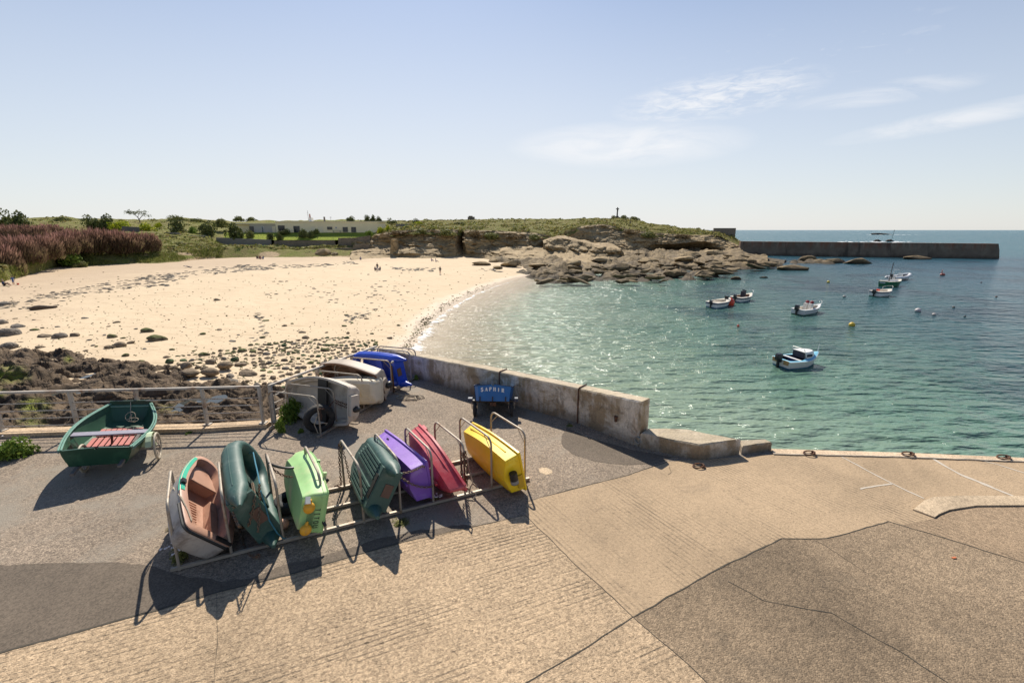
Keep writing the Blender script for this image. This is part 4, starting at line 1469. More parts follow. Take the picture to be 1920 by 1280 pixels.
nm = [(1377, 524, 26, 'single brown rock standing in the water off the point'), (1432, 521, 18, 'low flat rock awash right of the brown rock'), (1487, 506, 60, 'long flat rock reaching into the bay from the point'),
      (1560, 493, 52, 'dark rock group end before the breakwater'), (1610, 494, 66, 'long dark rock before the breakwater middle'), (1510, 489, 44, 'dark rock where the breakwater leaves the point'), (1720, 486, 50, 'low pale rock at the foot of the breakwater'),
      (1745, 482.5, 70, 'low pale rock bank along the breakwater foot')]
for (px, py, wd, lab) in nm:
    p = W(px, py, -5.2)
    s = wd / FPX * (p.y * CP + (CAM_H - p.z) * SP) / 2
    put_rock('sea_rock', rrng.choice(TIDE), p + Vector((0, 0, -0.1)), (s, min(s * 0.6, 4.5), min(s * 0.42, 1.5)), lab, 'rock', rz=0.1, sink=0.3, tilt=0.05)
for (px, py, wd, lab) in ((609, 477, 34, 'pale smooth outcrop before the garden wall'), (605, 482, 26, 'low pale rock in front of the smooth outcrop'), (628, 480, 20, 'pale rock at the right of the smooth outcrop'), (690, 484, 30, 'brown rock under the broken cliff wall'),
                          (680, 478, 26, 'grey rock beneath the seaside steps'), (712, 481, 24, 'pale grey rock beside the cliff pillar'), (700, 474, 26, 'upper grey rock below the broken wall'), (667, 486, 20, 'flat brown rock on the sand by the steps'), (728, 484, 18, 'low grey slab at the pillar foot'),
                          (529, 480, 8, 'small pale stone near the beach steps')):
    p = WY(px, py, 139)
    p.z = sand_z(p.x, 139)
    s = wd / FPX * 146 / 2
    put_rock('rock', rrng.choice(ANG), p, (s, s * 0.8, s * rrng.uniform(0.55, 0.75)), lab, 'rock', rz=rrng.uniform(-0.4, 0.4), sink=0.25)
# rock pillar (end of an old wall) on the beach
pil = tag(MB().rings([[(x * (1 - 0.1 * k) + 0.25 * noise.noise(Vector((x * 3, y * 3, k * 2))), y + 0.25 * noise.noise(Vector((x * 2, y * 4, k * 3 + 9))), z) for x, y in ((-1.4, -1.2), (-.5, -1.5), (.7, -1.4), (1.3, -.9), (1.4, 1.2), (-1.3, 1.2))] for k, z in enumerate((-1, 0.7, 2.0, 3.4, 4.8, 5.6))], False, True)
          .build('stone_pillar', M_cliff, smooth=40, loc=WY(741, 484, 139.5)), 'pale upright stub of an old stone wall on the beach', 'wall stub')
# ================================================================== PLANTS, HOUSE, BREAKWATER, PEOPLE
def leaf_mat(name, cols, rough=0.7, tran=0.25):
    m, nt, bs = new_mat(name)
    v = objc(nt)
    rn = nd(nt, 'ShaderNodeNewGeometry').outputs['Random Per Island']
    c = n_ramp(nt, rn, [(i / (len(cols) - 1), k) for i, k in enumerate(cols)])
    c = n_mix(nt, 1.0, c, n_ramp(nt, n_noise(nt, v, 1.3, 4, 0.6), [(0.3, 0.7), (0.7, 1.25)]), 'MULTIPLY')
    setb(nt, bs, col=c, rough=rough, spec=0.2)
    tr = nd(nt, 'ShaderNodeBsdfTranslucent', {0: c})
    mx = nd(nt, 'ShaderNodeMixShader', {0: tran, 1: bs.outputs[0], 2: tr.outputs[0]})
    nt.links.new(mx.outputs[0], nt.nodes['Material Output'].inputs[0])
    return m


L_dark = leaf_mat('dark_leaves', [(0.057, 0.078, 0.026), (0.118, 0.138, 0.040), (0.198, 0.196, 0.062)])
L_olive = leaf_mat('olive_leaves', [(0.104, 0.124, 0.035), (0.187, 0.200, 0.058), (0.291, 0.270, 0.096)])
L_green = leaf_mat('green_leaves', [(0.094, 0.155, 0.023), (0.169, 0.260, 0.040), (0.287, 0.357, 0.062)])
L_lime = leaf_mat('lime_leaves', [(0.192, 0.252, 0.018), (0.360, 0.408, 0.024), (0.576, 0.552, 0.036)])
L_brown = leaf_mat('brown_heather', [(0.120, 0.088, 0.040), (0.208, 0.144, 0.072), (0.272, 0.200, 0.104)])
L_tam, nt, bs = new_mat('tamarisk_sprays')
rn = nd(nt, 'ShaderNodeNewGeometry').outputs['Random Per Island']
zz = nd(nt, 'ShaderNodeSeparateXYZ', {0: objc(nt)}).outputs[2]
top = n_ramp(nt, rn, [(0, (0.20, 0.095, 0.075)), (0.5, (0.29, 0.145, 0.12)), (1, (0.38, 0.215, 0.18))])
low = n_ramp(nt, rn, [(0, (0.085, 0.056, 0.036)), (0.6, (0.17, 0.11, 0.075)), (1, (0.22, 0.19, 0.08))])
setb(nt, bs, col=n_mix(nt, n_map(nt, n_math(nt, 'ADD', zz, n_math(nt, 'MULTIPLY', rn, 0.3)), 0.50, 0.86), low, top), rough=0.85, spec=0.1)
tr_ = nd(nt, 'ShaderNodeBsdfTranslucent', {0: bs.inputs['Base Color'].links[0].from_socket})
mx_ = nd(nt, 'ShaderNodeMixShader', {0: 0.45, 1: bs.outputs[0], 2: tr_.outputs[0]})
nt.links.new(mx_.outputs[0], nt.nodes['Material Output'].inputs[0])
M_bark = simple('bark', (0.07, 0.05, 0.035), 0.9, 0.3, 8, 0.6, 20)
gr = random.Random(5)


def foliage_mesh(name, mat, n, leaf, lumps, seed, flat=0.0, shell=0.55):
    """n leaf faces spread through several uneven lumps; unit sized crown (radius about 1, base at z=0)"""
    rg = random.Random(seed)
    L = []
    for _ in range(lumps):
        a = rg.uniform(0, 6.28)
        d = rg.uniform(0.0, 0.62)
        L.append((Vector((d * math.cos(a), d * math.sin(a), rg.uniform(0.12, 0.80 - 0.45 * d))), rg.uniform(0.28, 0.5)))
    mb = MB()
    while len(mb.f) < n:
        c, r = rg.choice(L)
        d = Vector((rg.gauss(0, 1), rg.gauss(0, 1), rg.gauss(0.15, 1))).normalized()
        p = c + d * r * (shell + (1 - shell) * rg.random() ** 0.5) * (1 + 0.25 * noise.noise(d * 2.5 + c * 5))
        p.z = p.z * (1 - flat)
        if p.z < 0.0:
            continue
        nrm = (d + Vector((rg.uniform(-.9, .9), rg.uniform(-.9, .9), rg.uniform(-.9, .9)))).normalized()
        u = nrm.orthogonal().normalized()
        u = (Matrix.Rotation(rg.uniform(0, 6.28), 3, nrm) @ u)
        v = nrm.cross(u)
        s = leaf * rg.uniform(0.6, 1.4)
        mb.add([p - u * s, p - v * s * 0.6, p + u * s, p + v * s * 0.6], [(0, 1, 2, 3)])
    me_o = mb.build(name, mat, recalc=False, smooth=0)
    me = me_o.data
    bpy.data.objects.remove(me_o)
    return me


def spray_mesh(name, mat, n, seed):
    """feathery upright sprays, unit sized"""
    rg = random.Random(seed)
    mb = MB()
    for _ in range(n):
        a = rg.uniform(0, 6.28)
        d = rg.random() ** 0.5
        b = Vector((d * math.cos(a) * 0.95, d * math.sin(a) * 0.8, rg.uniform(0.0, 0.55)))
        hmax = (1 - 0.55 * d * d) * (0.80 + 0.62 * noise.noise(Vector((b.x * 2.2 + seed, b.y * 2.2, 1))))
        if b.z > hmax - 0.1:
            b.z = hmax * rg.uniform(0.3, 0.8)
        lg = rg.uniform(0.10, 0.22)
        dr = Vector((math.cos(a) * 0.9 * d + rg.uniform(-.7, .7), math.sin(a) * 0.9 * d + rg.uniform(-.7, .7), 1)).normalized()
        tip = b + dr * min(lg, max(0.08, hmax - b.z + 0.06))
        s = dr.cross(Vector((rg.uniform(-1, 1), rg.uniform(-1, 1), 0.1))).normalized() * rg.uniform(0.006, 0.016)
        mb.add([b - s * 0.5, b + s * 0.5, (b + tip) / 2 + s * 1.3, tip, (b + tip) / 2 - s * 1.3], [(0, 1, 2, 3, 4)])
    o = mb.build(name, mat, recalc=False, smooth=0)
    me = o.data
    bpy.data.objects.remove(o)
    return me


def obj_from(name, me, parent=None, loc=(0, 0, 0), scale=(1, 1, 1), rz=0):
    o = bpy.data.objects.new(name, me)
    C.objects.link(o)
    o.parent = parent
    o.location = loc
    o.scale = scale
    o.rotation_euler = (0, 0, rz)
    return o


def plant(name, me, px, py, Y, wpx, hpx, label, cat, group=None, stem=True, dz=-0.5):
    """px,py: middle of the foot in the photograph; Y: how far away"""
    p = WY(px, py, Y)
    dep = Y * CP + (CAM_H - p.z) * SP
    rx = wpx / FPX * dep / 2
    h = hpx / FPX * dep
    t = thing(name, label, cat, (p.x, p.y, p.z + dz), group=group)
    obj_from('foliage', me, t, (0, 0, 0), (rx * gr.uniform(0.85, 1.15), min(rx, 3.5) * gr.uniform(0.85, 1.2), (h - dz) * gr.uniform(0.92, 1.06)), gr.uniform(0, 6.28) if rx < 4.5 else gr.uniform(-0.5, 0.5))
    if stem:
        mb = MB()
        for k in range(5):
            a = gr.uniform(0, 6.28)
            e = Vector((rx * 0.5 * math.cos(a), 0.5 * math.sin(a), h * 0.6))
            mb.tube([(0, 0, -0.3), e * 0.5 + Vector((0, 0, 0.1)), e], [0.09, 0.06, 0.03], 5)
        mb.build('stem', M_bark, t)
    return t


F_dark = [foliage_mesh('foliage', L_dark, 1500, 0.075, 9, 30 + i) for i in range(3)]
F_olive = [foliage_mesh('foliage', L_olive, 1300, 0.07, 10, 40 + i, 0.1) for i in range(3)]
F_green = [foliage_mesh('foliage', L_green, 1200, 0.07, 9, 50 + i) for i in range(2)]
F_lime = [foliage_mesh('foliage', L_lime, 900, 0.075, 8, 55 + i) for i in range(2)]
F_heath = [foliage_mesh('foliage', L_brown, 1100, 0.065, 11, 58 + i, 0.2) for i in range(2)]
F_tam = [spray_mesh('foliage', L_tam, 3000, 61 + i) for i in range(6)]
F_ball = foliage_mesh('foliage', L_dark, 1700, 0.07, 9, 77, 0.0, 0.8)

tam = [(-90, 545, 66, 130, 110), (-15, 520, 74, 110, 100), (40, 500, 80, 80, 75), (75, 492, 86, 80, 68), (110, 484, 92, 66, 60), (140, 480, 97, 70, 62), (170, 480, 101, 70, 66), (205, 481, 104, 74, 64), (238, 480, 107, 66, 60), (268, 478, 110, 54, 48), (55, 460, 100, 70, 48), (20, 462, 100, 70, 48), (100, 452, 112, 70, 40)]
tl = ['huge purple-brown tamarisk at the far left edge of the bank', 'tall purple-brown tamarisk at the left, above the sitting pair', 'purple-brown tamarisk second from the left edge', 'dark-based tamarisk above the green gap in the thicket', 'small purple tamarisk right of the green gap',
      'purple tamarisk left of the middle of the thicket', 'rounded purple tamarisk in the middle of the thicket', 'full purple tamarisk right of the middle of the thicket', 'purple-brown tamarisk second from the right end of the thicket', 'smallest tamarisk at the right end of the thicket',
      'pinkish tamarisk top behind the first two tamarisks', 'pinkish tamarisk top furthest left in the back row', 'pinkish tamarisk behind the gap in the thicket']
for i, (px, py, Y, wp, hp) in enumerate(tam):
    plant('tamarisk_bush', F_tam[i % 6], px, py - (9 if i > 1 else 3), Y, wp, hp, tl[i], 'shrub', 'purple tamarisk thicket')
pl = [('shrub', F_dark[0], 10, 436, 140, 60, 38, 'dark evergreen shrub at the left edge of the skyline'), ('shrub', F_dark[1], 42, 434, 138, 46, 34, 'dark windswept evergreen right of the edge shrub on the skyline'), ('shrub', F_dark[2], -40, 436, 136, 60, 44, 'dark evergreen shrub mostly outside the left edge'),
      ('bush', F_dark[0], 175, 432, 150, 40, 24, 'dark green bush behind the tamarisk thicket'), ('bush', F_dark[1], 205, 434, 150, 46, 28, 'large green bush behind the middle of the thicket'), ('gorse_bush', F_lime[0], 224, 428, 149, 38, 16, 'yellow flowering gorse behind the thicket'),
      ('gorse_bush', F_lime[1], 274, 436, 150, 42, 18, 'yellow-green gorse beside the wooden screen'), ('bush', F_dark[2], 336, 438, 152, 40, 24, 'dark rounded bush right of the yellow gorse'), ('gorse_bush', F_lime[0], 297, 424, 158, 18, 8, 'small yellow gorse above the dark rounded bush'),
      ('bush', F_green[0], 362, 439, 153, 22, 16, 'pale green bush between two dark bushes'), ('bush', F_dark[0], 392, 441, 154, 44, 24, 'dark bush at the start of the garden wall'), ('bush', F_dark[1], 440, 446, 154, 52, 26, 'large dark bush at the left end of the house'), ('bush', F_olive[0], 468, 444, 154, 26, 14, 'sparse brown bush beside the large dark bush'),
      ('bush', F_olive[1], 415, 424, 170, 40, 16, 'olive bush on the rise left of the house'), ('shrub', F_green[1], 110, 484, 95, 50, 30, 'leafy green shrub in the gap of the tamarisk thicket'), ('shrub', F_green[0], 130, 494, 94, 60, 22, 'low leafy shrub below the gap in the thicket'), ('shrub', F_olive[2], 150, 500, 93, 30, 13, 'yellowish low shrub at the foot of the thicket'),
      ('shrub', F_dark[2], 290, 487, 112, 30, 22, 'dark shrub at the right end of the thicket'), ('heather_clump', F_heath[0], 505, 482, 141, 50, 10, 'wide brown heather clump by the beach steps'), ('heather_clump', F_heath[1], 550, 482, 140, 60, 15, 'brown heather mound below the garden wall'), ('heather_clump', F_heath[0], 583, 481, 141, 40, 13, 'brown heather beside the pale outcrop'),
      ('bush', F_green[0], 470, 467, 142, 70, 10, 'bright green low growth below the garden wall'), ('bush', F_green[1], 500, 470, 142, 34, 10, 'bright green patch right end below the garden wall'), ('bush', F_olive[0], 425, 478, 137, 60, 14, 'olive scrub mound on the bank left of the steps'), ('bush', F_olive[1], 455, 482, 136, 50, 14, 'olive scrub just left of the beach steps'),
      ('gorse_bush', F_lime[0], 715, 436, 152, 18, 12, 'yellow gorse at the right end of the house'), ('gorse_bush', F_lime[1], 728, 434, 153, 14, 12, 'lime green gorse right of the yellow gorse'), ('bush', F_green[0], 692, 442, 151, 16, 13, 'small bright round bush on the lawn edge'),
      ('bush', F_dark[0], 735, 424, 200, 24, 12, 'dark bush behind the gorse on the right of the house'), ('bush', F_dark[1], 700, 416, 225, 18, 12, 'dark bush showing above the right end of the roof'), ('bush', F_dark[2], 688, 416, 225, 16, 12, 'dark round bush second from the right above the roof'), ('bush', F_dark[0], 658, 416, 228, 22, 9, 'low dark bush above the right half of the roof'), ('bush', F_dark[1], 710, 418, 222, 16, 12, 'dark bush just beyond the end of the house'),
      ('bush', F_dark[1], 780, 424, 200, 34, 13, 'dark bush behind the yellow gorse on the headland'), ('gorse_bush', F_lime[0], 784, 422, 190, 24, 8, 'flat yellow gorse on the headland above the cliff'), ('bush', F_green[1], 760, 432, 165, 40, 10, 'green scrub along the cliff top left of the cleft'), ('bush', F_olive[2], 855, 424, 185, 60, 10, 'long dark scrub on the headland above the cleft'),
      ('bush', F_olive[0], 448, 413, 240, 26, 9, 'dark bush on the skyline left of the house roof'), ('bush', F_olive[1], 472, 414, 240, 22, 8, 'low bush on the skyline over the left house wing'), ('hedge_bush', F_olive[0], 330, 420, 190, 60, 16, 'olive bush on the skyline right of the windswept tree'), ('hedge_bush', F_olive[1], 370, 421, 195, 60, 14, 'olive bush on the skyline over the sunny bank'),
      ('hedge_bush', F_olive[2], 120, 420, 180, 130, 16, 'long clipped-looking green thicket on the left skyline'), ('hedge_bush', F_olive[1], 170, 421, 182, 80, 14, 'green thicket top behind the thicket bushes'), ('bush', F_olive[0], 1150, 411, 262, 16, 8, 'dark round bush left of the cross'), ('bush', F_olive[1], 1170, 411, 262, 24, 9, 'bush right of the cross on the headland'), ('bush', F_olive[2], 1190, 413, 258, 26, 9, 'long bush furthest right beside the cross'),
      ('bush', F_olive[0], 1095, 411, 268, 14, 4, 'low scrub on the skyline left of the cross'), ('bush', F_olive[1], 973, 412.5, 266, 18, 3.5, 'low dark mound of scrub on the plateau skyline'),
      ('turf_clump', F_heath[1], 745, 437, 146.5, 60, 8, 'turf cushion over the cliff edge left of the cleft'), ('turf_clump', F_olive[0], 790, 436, 146, 50, 8, 'turf cushion in the middle of the left cliff edge'), ('turf_clump', F_olive[1], 840, 439, 146.5, 50, 12, 'thick turf hanging left of the cleft'),
      ('turf_clump', F_heath[0], 890, 442, 148, 44, 16, 'thick turf hanging right of the cleft'), ('turf_clump', F_olive[2], 925, 446, 148, 50, 13, 'dark scrub on the cliff face right of the cleft'), ('turf_clump', F_heath[1], 965, 446, 149, 46, 9, 'brown scrub ledge on the right cliff'), ('turf_clump', F_olive[0], 1000, 447, 149, 34, 9, 'dark scrub at the right end of the cliff'),
      ('turf_clump', F_heath[0], 1180, 436, 184, 44, 9, 'turf edge over the grey bluff'), ('turf_clump', F_olive[1], 1215, 443, 186, 50, 10, 'dark turf edge on the point'), ('turf_clump', F_heath[1], 1275, 446, 192, 60, 10, 'brown turf edge near the end of the point')]
for (nm_, me, px, py, Y, wp, hp, lab) in pl:
    plant(nm_, me, px, py, Y, wp, hp, lab, 'shrub' if 'shrub' in nm_ else ('heather' if 'heather' in nm_ else ('turf' if 'turf' in nm_ else 'bush')), 'bushes and scrub behind the beach', stem=hp > 15)
# clipped round bushes on the lawn
for px, py, Y, wp, hp, lab in ((507, 449, 152.5, 18, 14, 'leftmost round clipped bush on the lawn edge'), (526, 451, 152, 17, 15, 'second round clipped bush on the lawn edge'), (535, 438, 157, 20, 11, 'dark domed bush close to the house front'), (567, 444, 154, 24, 16, 'left dome of the big clipped bush pair'), (582, 445, 153.5, 20, 14, 'right dome of the big clipped bush pair'), (591, 438, 156, 17, 10, 'clipped bush behind the big pair'), (526, 439, 156.5, 12, 6, 'small pale clipped bush near the house')):
    plant('clipped_bush', F_ball, px, py, Y, wp, hp, lab, 'bush', 'clipped bushes on the lawn', stem=False, dz=-0.2)
# windswept pine
tr = thing('windswept_tree', 'small windswept tree alone on the left skyline', 'tree', WY(262, 413, 185) - Vector((0, 0, 1.0)))
MB().tube([(0, 0, -0.5), (-0.1, 0, 1.0), (-0.6, 0, 2.2), (-2.0, 0.1, 3.4)], [0.2, 0.17, 0.14, 0.07], 7).tube([(-0.2, 0, 1.3), (1.0, 0.2, 2.6), (2.6, 0.1, 3.1)], [0.13, 0.1, 0.05], 6).tube([(-0.5, 0, 2.0), (0.1, -0.3, 3.2), (0.6, -0.3, 3.7)], [0.1, 0.07, 0.04], 6).build('trunk', M_bark, tr)
mbt = MB()
rg = random.Random(3)
for (cx, cz, rx_, rz_, n) in ((-3.6, 4.1, 1.3, 0.8, 200), (-1.6, 3.7, 1.1, 0.7, 110), (0.3, 4.1, 0.9, 0.8, 90), (2.0, 3.3, 1.1, 0.8, 90), (3.8, 2.7, 0.8, 0.6, 45), (2.6, 4.3, 0.5, 0.4, 25)):
    for _ in range(n):
        d = Vector((rg.gauss(0, .55), rg.gauss(0, .5), rg.gauss(0, .5)))
        p = Vector((cx + d.x * rx_, d.y, cz + d.z * rz_))
        u = Vector((rg.uniform(-1, 1), rg.uniform(-1, 1), rg.uniform(-1, 1))).normalized()
        v = u.orthogonal().normalized()
        s = rg.uniform(0.1, 0.24)
        mbt.add([p - u * s, p - v * s * .6, p + u * s, p + v * s * .6], [(0, 1, 2, 3)])
mbt.build('crown', L_dark, tr, smooth=0, recalc=False)

# grass on the bank and the turf edge: blades nobody could count
def grass_strip(name, mat, n, fn, seed, hh=(0.3, 0.8)):
    rg = random.Random(seed)
    mb = MB()
    for _ in range(n):
        p = fn(rg)
        if p is None:
            continue
        for _k in range(3):
            a = rg.uniform(0, 6.28)
            h = rg.uniform(*hh)
            s = Vector((math.cos(a), math.sin(a), 0)) * h * 0.10
            t = Vector((rg.gauss(0, .35) * h, rg.gauss(0, .35) * h, h))
            q = p + Vector((rg.gauss(0, .25), rg.gauss(0, .25), -0.05))
            mb.add([q - s, q + s, q + t], [(0, 1, 2)])
    return struct(mb.build(name, mat, recalc=False, smooth=0), 'stuff')


bpy.context.view_layer.update()
dgl = bpy.context.evaluated_depsgraph_get()


def on_land(obj_, x, y):
    ok, loc, nrm, idx = obj_.ray_cast(Vector((x, y, 60)), Vector((0, 0, -1)))
    return loc if ok else None


dune_o = bpy.data.objects['dune_hill']


def bank_pt(rg):
    px = rg.uniform(-60, 420)
    a = b0(px)
    b = tabY(t1)(px) if rg.random() < 0.6 else tabY(t2)(px)
    k = rg.uniform(0.12, 1.0)
    p = a.lerp(b, k)
    q = on_land(dune_o, p.x, p.y)
    if q is None or q.z < sand_z(q.x, q.y) + 0.15:
        return None
    if noise.noise(Vector((q.x * 0.15, q.y * 0.15, 3))) < -0.25:
        return None
    return q


L_grass = leaf_mat('dune_grass_blades', [(0.12, 0.16, 0.03), (0.20, 0.22, 0.05), (0.28, 0.24, 0.10)], tran=0.3)
def heath_pt(o_):
    def g(rg):
        if o_ is dune_o:
            px = rg.uniform(-60, 700)
            a, b = (tabY(t1)(px), tabY(t2)(px)) if rg.random() < 0.5 else (tabY(t2)(px), tabY(t4)(px))
            if 405 < px < 700 and b.y > 170:
                return None
        else:
            px = rg.uniform(665, 1400)
            a, b = tabY(ctop)(px), tabY(sky_l)(px)
        k = rg.random() ** 1.5
        p = a.lerp(b, k)
        q = on_land(o_, p.x, p.y)
        if q is None or noise.noise(Vector((q.x * 0.09, q.y * 0.09, 8))) < -0.1:
            return None
        return q
    return g


def scrub(name, mat, n, fn, seed, size=(0.5, 1.3)):
    rg = random.Random(seed)
    mb = MB()
    for _ in range(n):
        p = fn(rg)
        if p is None:
            continue
        R0 = rg.uniform(*size)
        for _k in range(9):
            d = Vector((rg.gauss(0, 1), rg.gauss(0, 1), abs(rg.gauss(0, .7)))).normalized()
            q = p + Vector((d.x * R0, d.y * R0, d.z * R0 * 0.55 - 0.05))
            nrm = (d + Vector((rg.uniform(-.6, .6), rg.uniform(-.6, .6), rg.uniform(-.3, .6)))).normalized()
            u = nrm.orthogonal().normalized()
            v = nrm.cross(u)
            s = R0 * rg.uniform(0.25, 0.5)
            mb.add([q - u * s, q - v * s * .7, q + u * s, q + v * s * .7], [(0, 1, 2, 3)])
    return struct(mb.build(name, mat, recalc=False, smooth=0), 'stuff')


hh = bpy.data.objects['headland_hill']
L_scrub = leaf_mat('scrub_leaves', [(0.11, 0.13, 0.03), (0.20, 0.21, 0.05), (0.27, 0.20, 0.09), (0.32, 0.32, 0.075)], tran=0.35)
scrub('undergrowth', L_scrub, 2600, heath_pt(hh), 31)
scrub('undergrowth', L_scrub, 2200, heath_pt(dune_o), 32, (0.4, 1.1))
grass_strip('dune_grass', L_grass, 9000, bank_pt, 8, (0.25, 0.75))

# ------------------------------------------------------------------ house
M_render = simple('cream_render', (0.86, 0.74, 0.50), 0.9, 0.06, 0.4, 0.2, 30)
M_greywall = simple('shaded_grey_render', (0.52, 0.48, 0.42), 0.9, 0.06, 0.4)  # greyer copy of the cream render, the wing's shade put into its colour
M_roof = simple('flat_roof_edge', (0.80, 0.70, 0.50), 0.8, 0.06, 0.4)
M_glass, nt, bs = new_mat('window_glass')
setb(nt, bs, col=(0.03, 0.035, 0.04), rough=0.08)
M_white = simple('white_paint', (0.75, 0.75, 0.72), 0.5, 0.05, 4)
M_redpot = simple('red_clay_pot', (0.35, 0.09, 0.05), 0.8, 0.1, 4)
M_stone = rock_mat('garden_stone', (0.22, 0.175, 0.125), (0.30, 0.245, 0.175), (0.09, 0.07, 0.05), 1.3, None, bs_=0.8, bump=0.7)
M_plank = simple('grey_planks', (0.14, 0.125, 0.115), 0.9, 0.25, 3, 0.4, 12)
HY = 160.0
z_g = WY(580, 438, HY).z
hs = thing('house', 'long low cream house with flat roof behind the lawn', 'house', (WY(580, 438, HY).x, HY, z_g))


def hx(px):
    return WY(px, 430, HY).x - hs.location.x


def hz(py):
    return WY(580, py, HY).z - z_g


mb = MB()
mb.box((hx(613), 5, hz(416.5) / 2 - 0.2), (hx(708) - hx(517), 10, hz(416.5) + 0.4))
mb.build('wall', M_render, hs, 0)
MB().box((hx(615), 5, hz(416.5) + 0.14), (hx(710) - hx(518), 10.5, 0.28)).build('roof', M_roof, hs, 0)
MB().box((hx(490), 6, hz(420) / 2 - 0.2), (hx(517) - hx(462), 8, hz(420) + 0.4)).build('side_wing', M_greywall, hs, 0)
MB().box((hx(478), 6, hz(420) + 0.15), (hx(519) - hx(431), 9, 0.3)).build('roof', M_roof, hs, 0)
MB().box((hx(446), 7, hz(420) / 2 - 0.2), (hx(462) - hx(432), 8, hz(420) + 0.4)).build('side_wing', M_render, hs, 0)
for px0, px1, pt, pb, yy, lab in ((551, 562, 424, 438, 0, 'w'), (614, 623, 425.5, 430.5, 0, 'w'), (629, 632, 425.5, 428.5, 0, 'w'), (643, 652, 426, 435, 0, 'w'), (659, 667.5, 426, 435.5, 0, 'w'), (462, 470, 424.5, 437, 2, 'w'), (485, 488.5, 424.5, 437, 2, 'w'), (522, 534, 423, 438, 0, 'w')):
    wd_, ht_ = hx(px1) - hx(px0), hz(pt) - hz(pb)
    cx, cz = (hx(px0) + hx(px1)) / 2, (hz(pt) + hz(pb)) / 2
    fr_ = MB()
    for s in (-1, 1):
        fr_.box((cx + s * wd_ / 2, yy - 0.04, cz), (0.1, 0.14, ht_ + 0.1))
        fr_.box((cx, yy - 0.041, cz + s * ht_ / 2), (wd_ - 0.1, 0.13, 0.1))
    fr_.box((cx, yy - 0.042, cz), (0.07, 0.12, ht_ - 0.1))
    wn = fr_.build('window', M_plank if wd_ > 1.3 else M_white, hs, 0)
    MB().box((cx, yy - 0.012, cz), (wd_ - 0.1, 0.05, ht_ - 0.1)).build('pane', M_glass, wn, 0)
for px0, px1, pt, pb in ((583, 592, 424.5, 438), (597, 607, 424.5, 438), (505, 511, 424.5, 438)):
    MB().box(((hx(px0) + hx(px1)) / 2, (-0.03 if px0 > 520 else 1.97), (hz(pt) + hz(pb)) / 2), (hx(px1) - hx(px0), 0.08, hz(pt) - hz(pb))).build('door', M_roof, hs, 0)
MB().box((hx(578), 3, hz(414) + 0.1), (0.95, 1.6, 1.9)).build('chimney', M_white, hs, 0)
MB().tube([(hx(576.5), 3, hz(409)), (hx(576.5), 3, hz(400.5))], [0.28, 0.18], 8).build('chimney_pot', M_redpot, hs)
MB().box((hx(603.5), 3, hz(411.5)), (0.42, 0.5, 1.9)).build('chimney', M_plank, hs, 0)
ant = MB().tube([(hx(573), 3, hz(416)), (hx(573), 3, hz(394))], 0.05, 5)
ant.bar((hx(573) - 0.25, 3, hz(399)), (hx(573) + 0.3, 3, hz(399)), 0.04, 0.04).bar((hx(573) - 0.4, 3, hz(403)), (hx(573) + 0.5, 3, hz(403)), 0.04, 0.04)
ant.build('antenna', M_plank, hs)
ant = MB().tube([(hx(615.5), 3, hz(416)), (hx(615.5), 3, hz(406))], 0.04, 5)
for k in (406.5, 408):
    ant.bar((hx(615.5) - 0.4, 3, hz(k)), (hx(615.5) + 0.4, 3, hz(k)), 0.04, 0.04)
ant.build('antenna', M_plank, hs)
# terrace furniture before the house: a low wall of crates seen as a long table
tb = thing('garden_table', 'long grey garden table standing before the house wall', 'table', (WY(632, 436, 158.8).x, 158.8, WY(632, 436, 158.8).z - 0.1))
MB().box((0, 0, 0.75), (2.6, 0.9, 0.06)).build('tabletop', M_plank, tb, 0)
for sx in (-1, 1):
    for sy in (-1, 1):
        MB().box((sx * 1.15, sy * 0.36, 0.3), (0.09, 0.09, 0.84)).build('leg', M_plank, tb, 0)

# lawn and garden walls
lw = []
for k in range(13):
    a, b = WY(420 + 290 * k / 12, 451.6, 151.2), WY(420 + 290 * k / 12, 437.5, 160)
    lw.append([(a.lerp(b, t / 5).x, a.lerp(b, t / 5).y, a.lerp(b, t / 5).z + 0.25 + 0.08 * noise.noise(Vector((k, t, 0)))) for t in range(6)])
struct(MB().grid(lw).build('lawn', M_lawn, recalc=False, smooth=80))


def wall_run(name, label, pts, mat, thick=0.5, cat='wall'):
    """pts: (px, top py, bottom py, Y)"""
    base = WY(pts[0][0], pts[0][2], pts[0][3])
    loops = []
    for a, b in zip(pts, pts[1:]):
        n = 10
        for k in range(n + (b is pts[-1])):
            f_ = k / n
            px, pt, pb, Y = [u + (v - u) * f_ for u, v in zip(a, b)]
            t, q = WY(px, pt, Y), WY(px, pb, Y)
            j1 = 0.08 * noise.noise(Vector((px * 0.4, 1, 2)))
            loops.append([(q.x, Y + j1, q.z - 0.6), (t.x, Y + j1, t.z + j1), (t.x, Y + thick, t.z + j1), (q.x, Y + thick, q.z - 0.6)])
    return tag(MB().rings(loops, True, True).shift(base).build(name, mat, smooth=0, loc=base), label, cat)


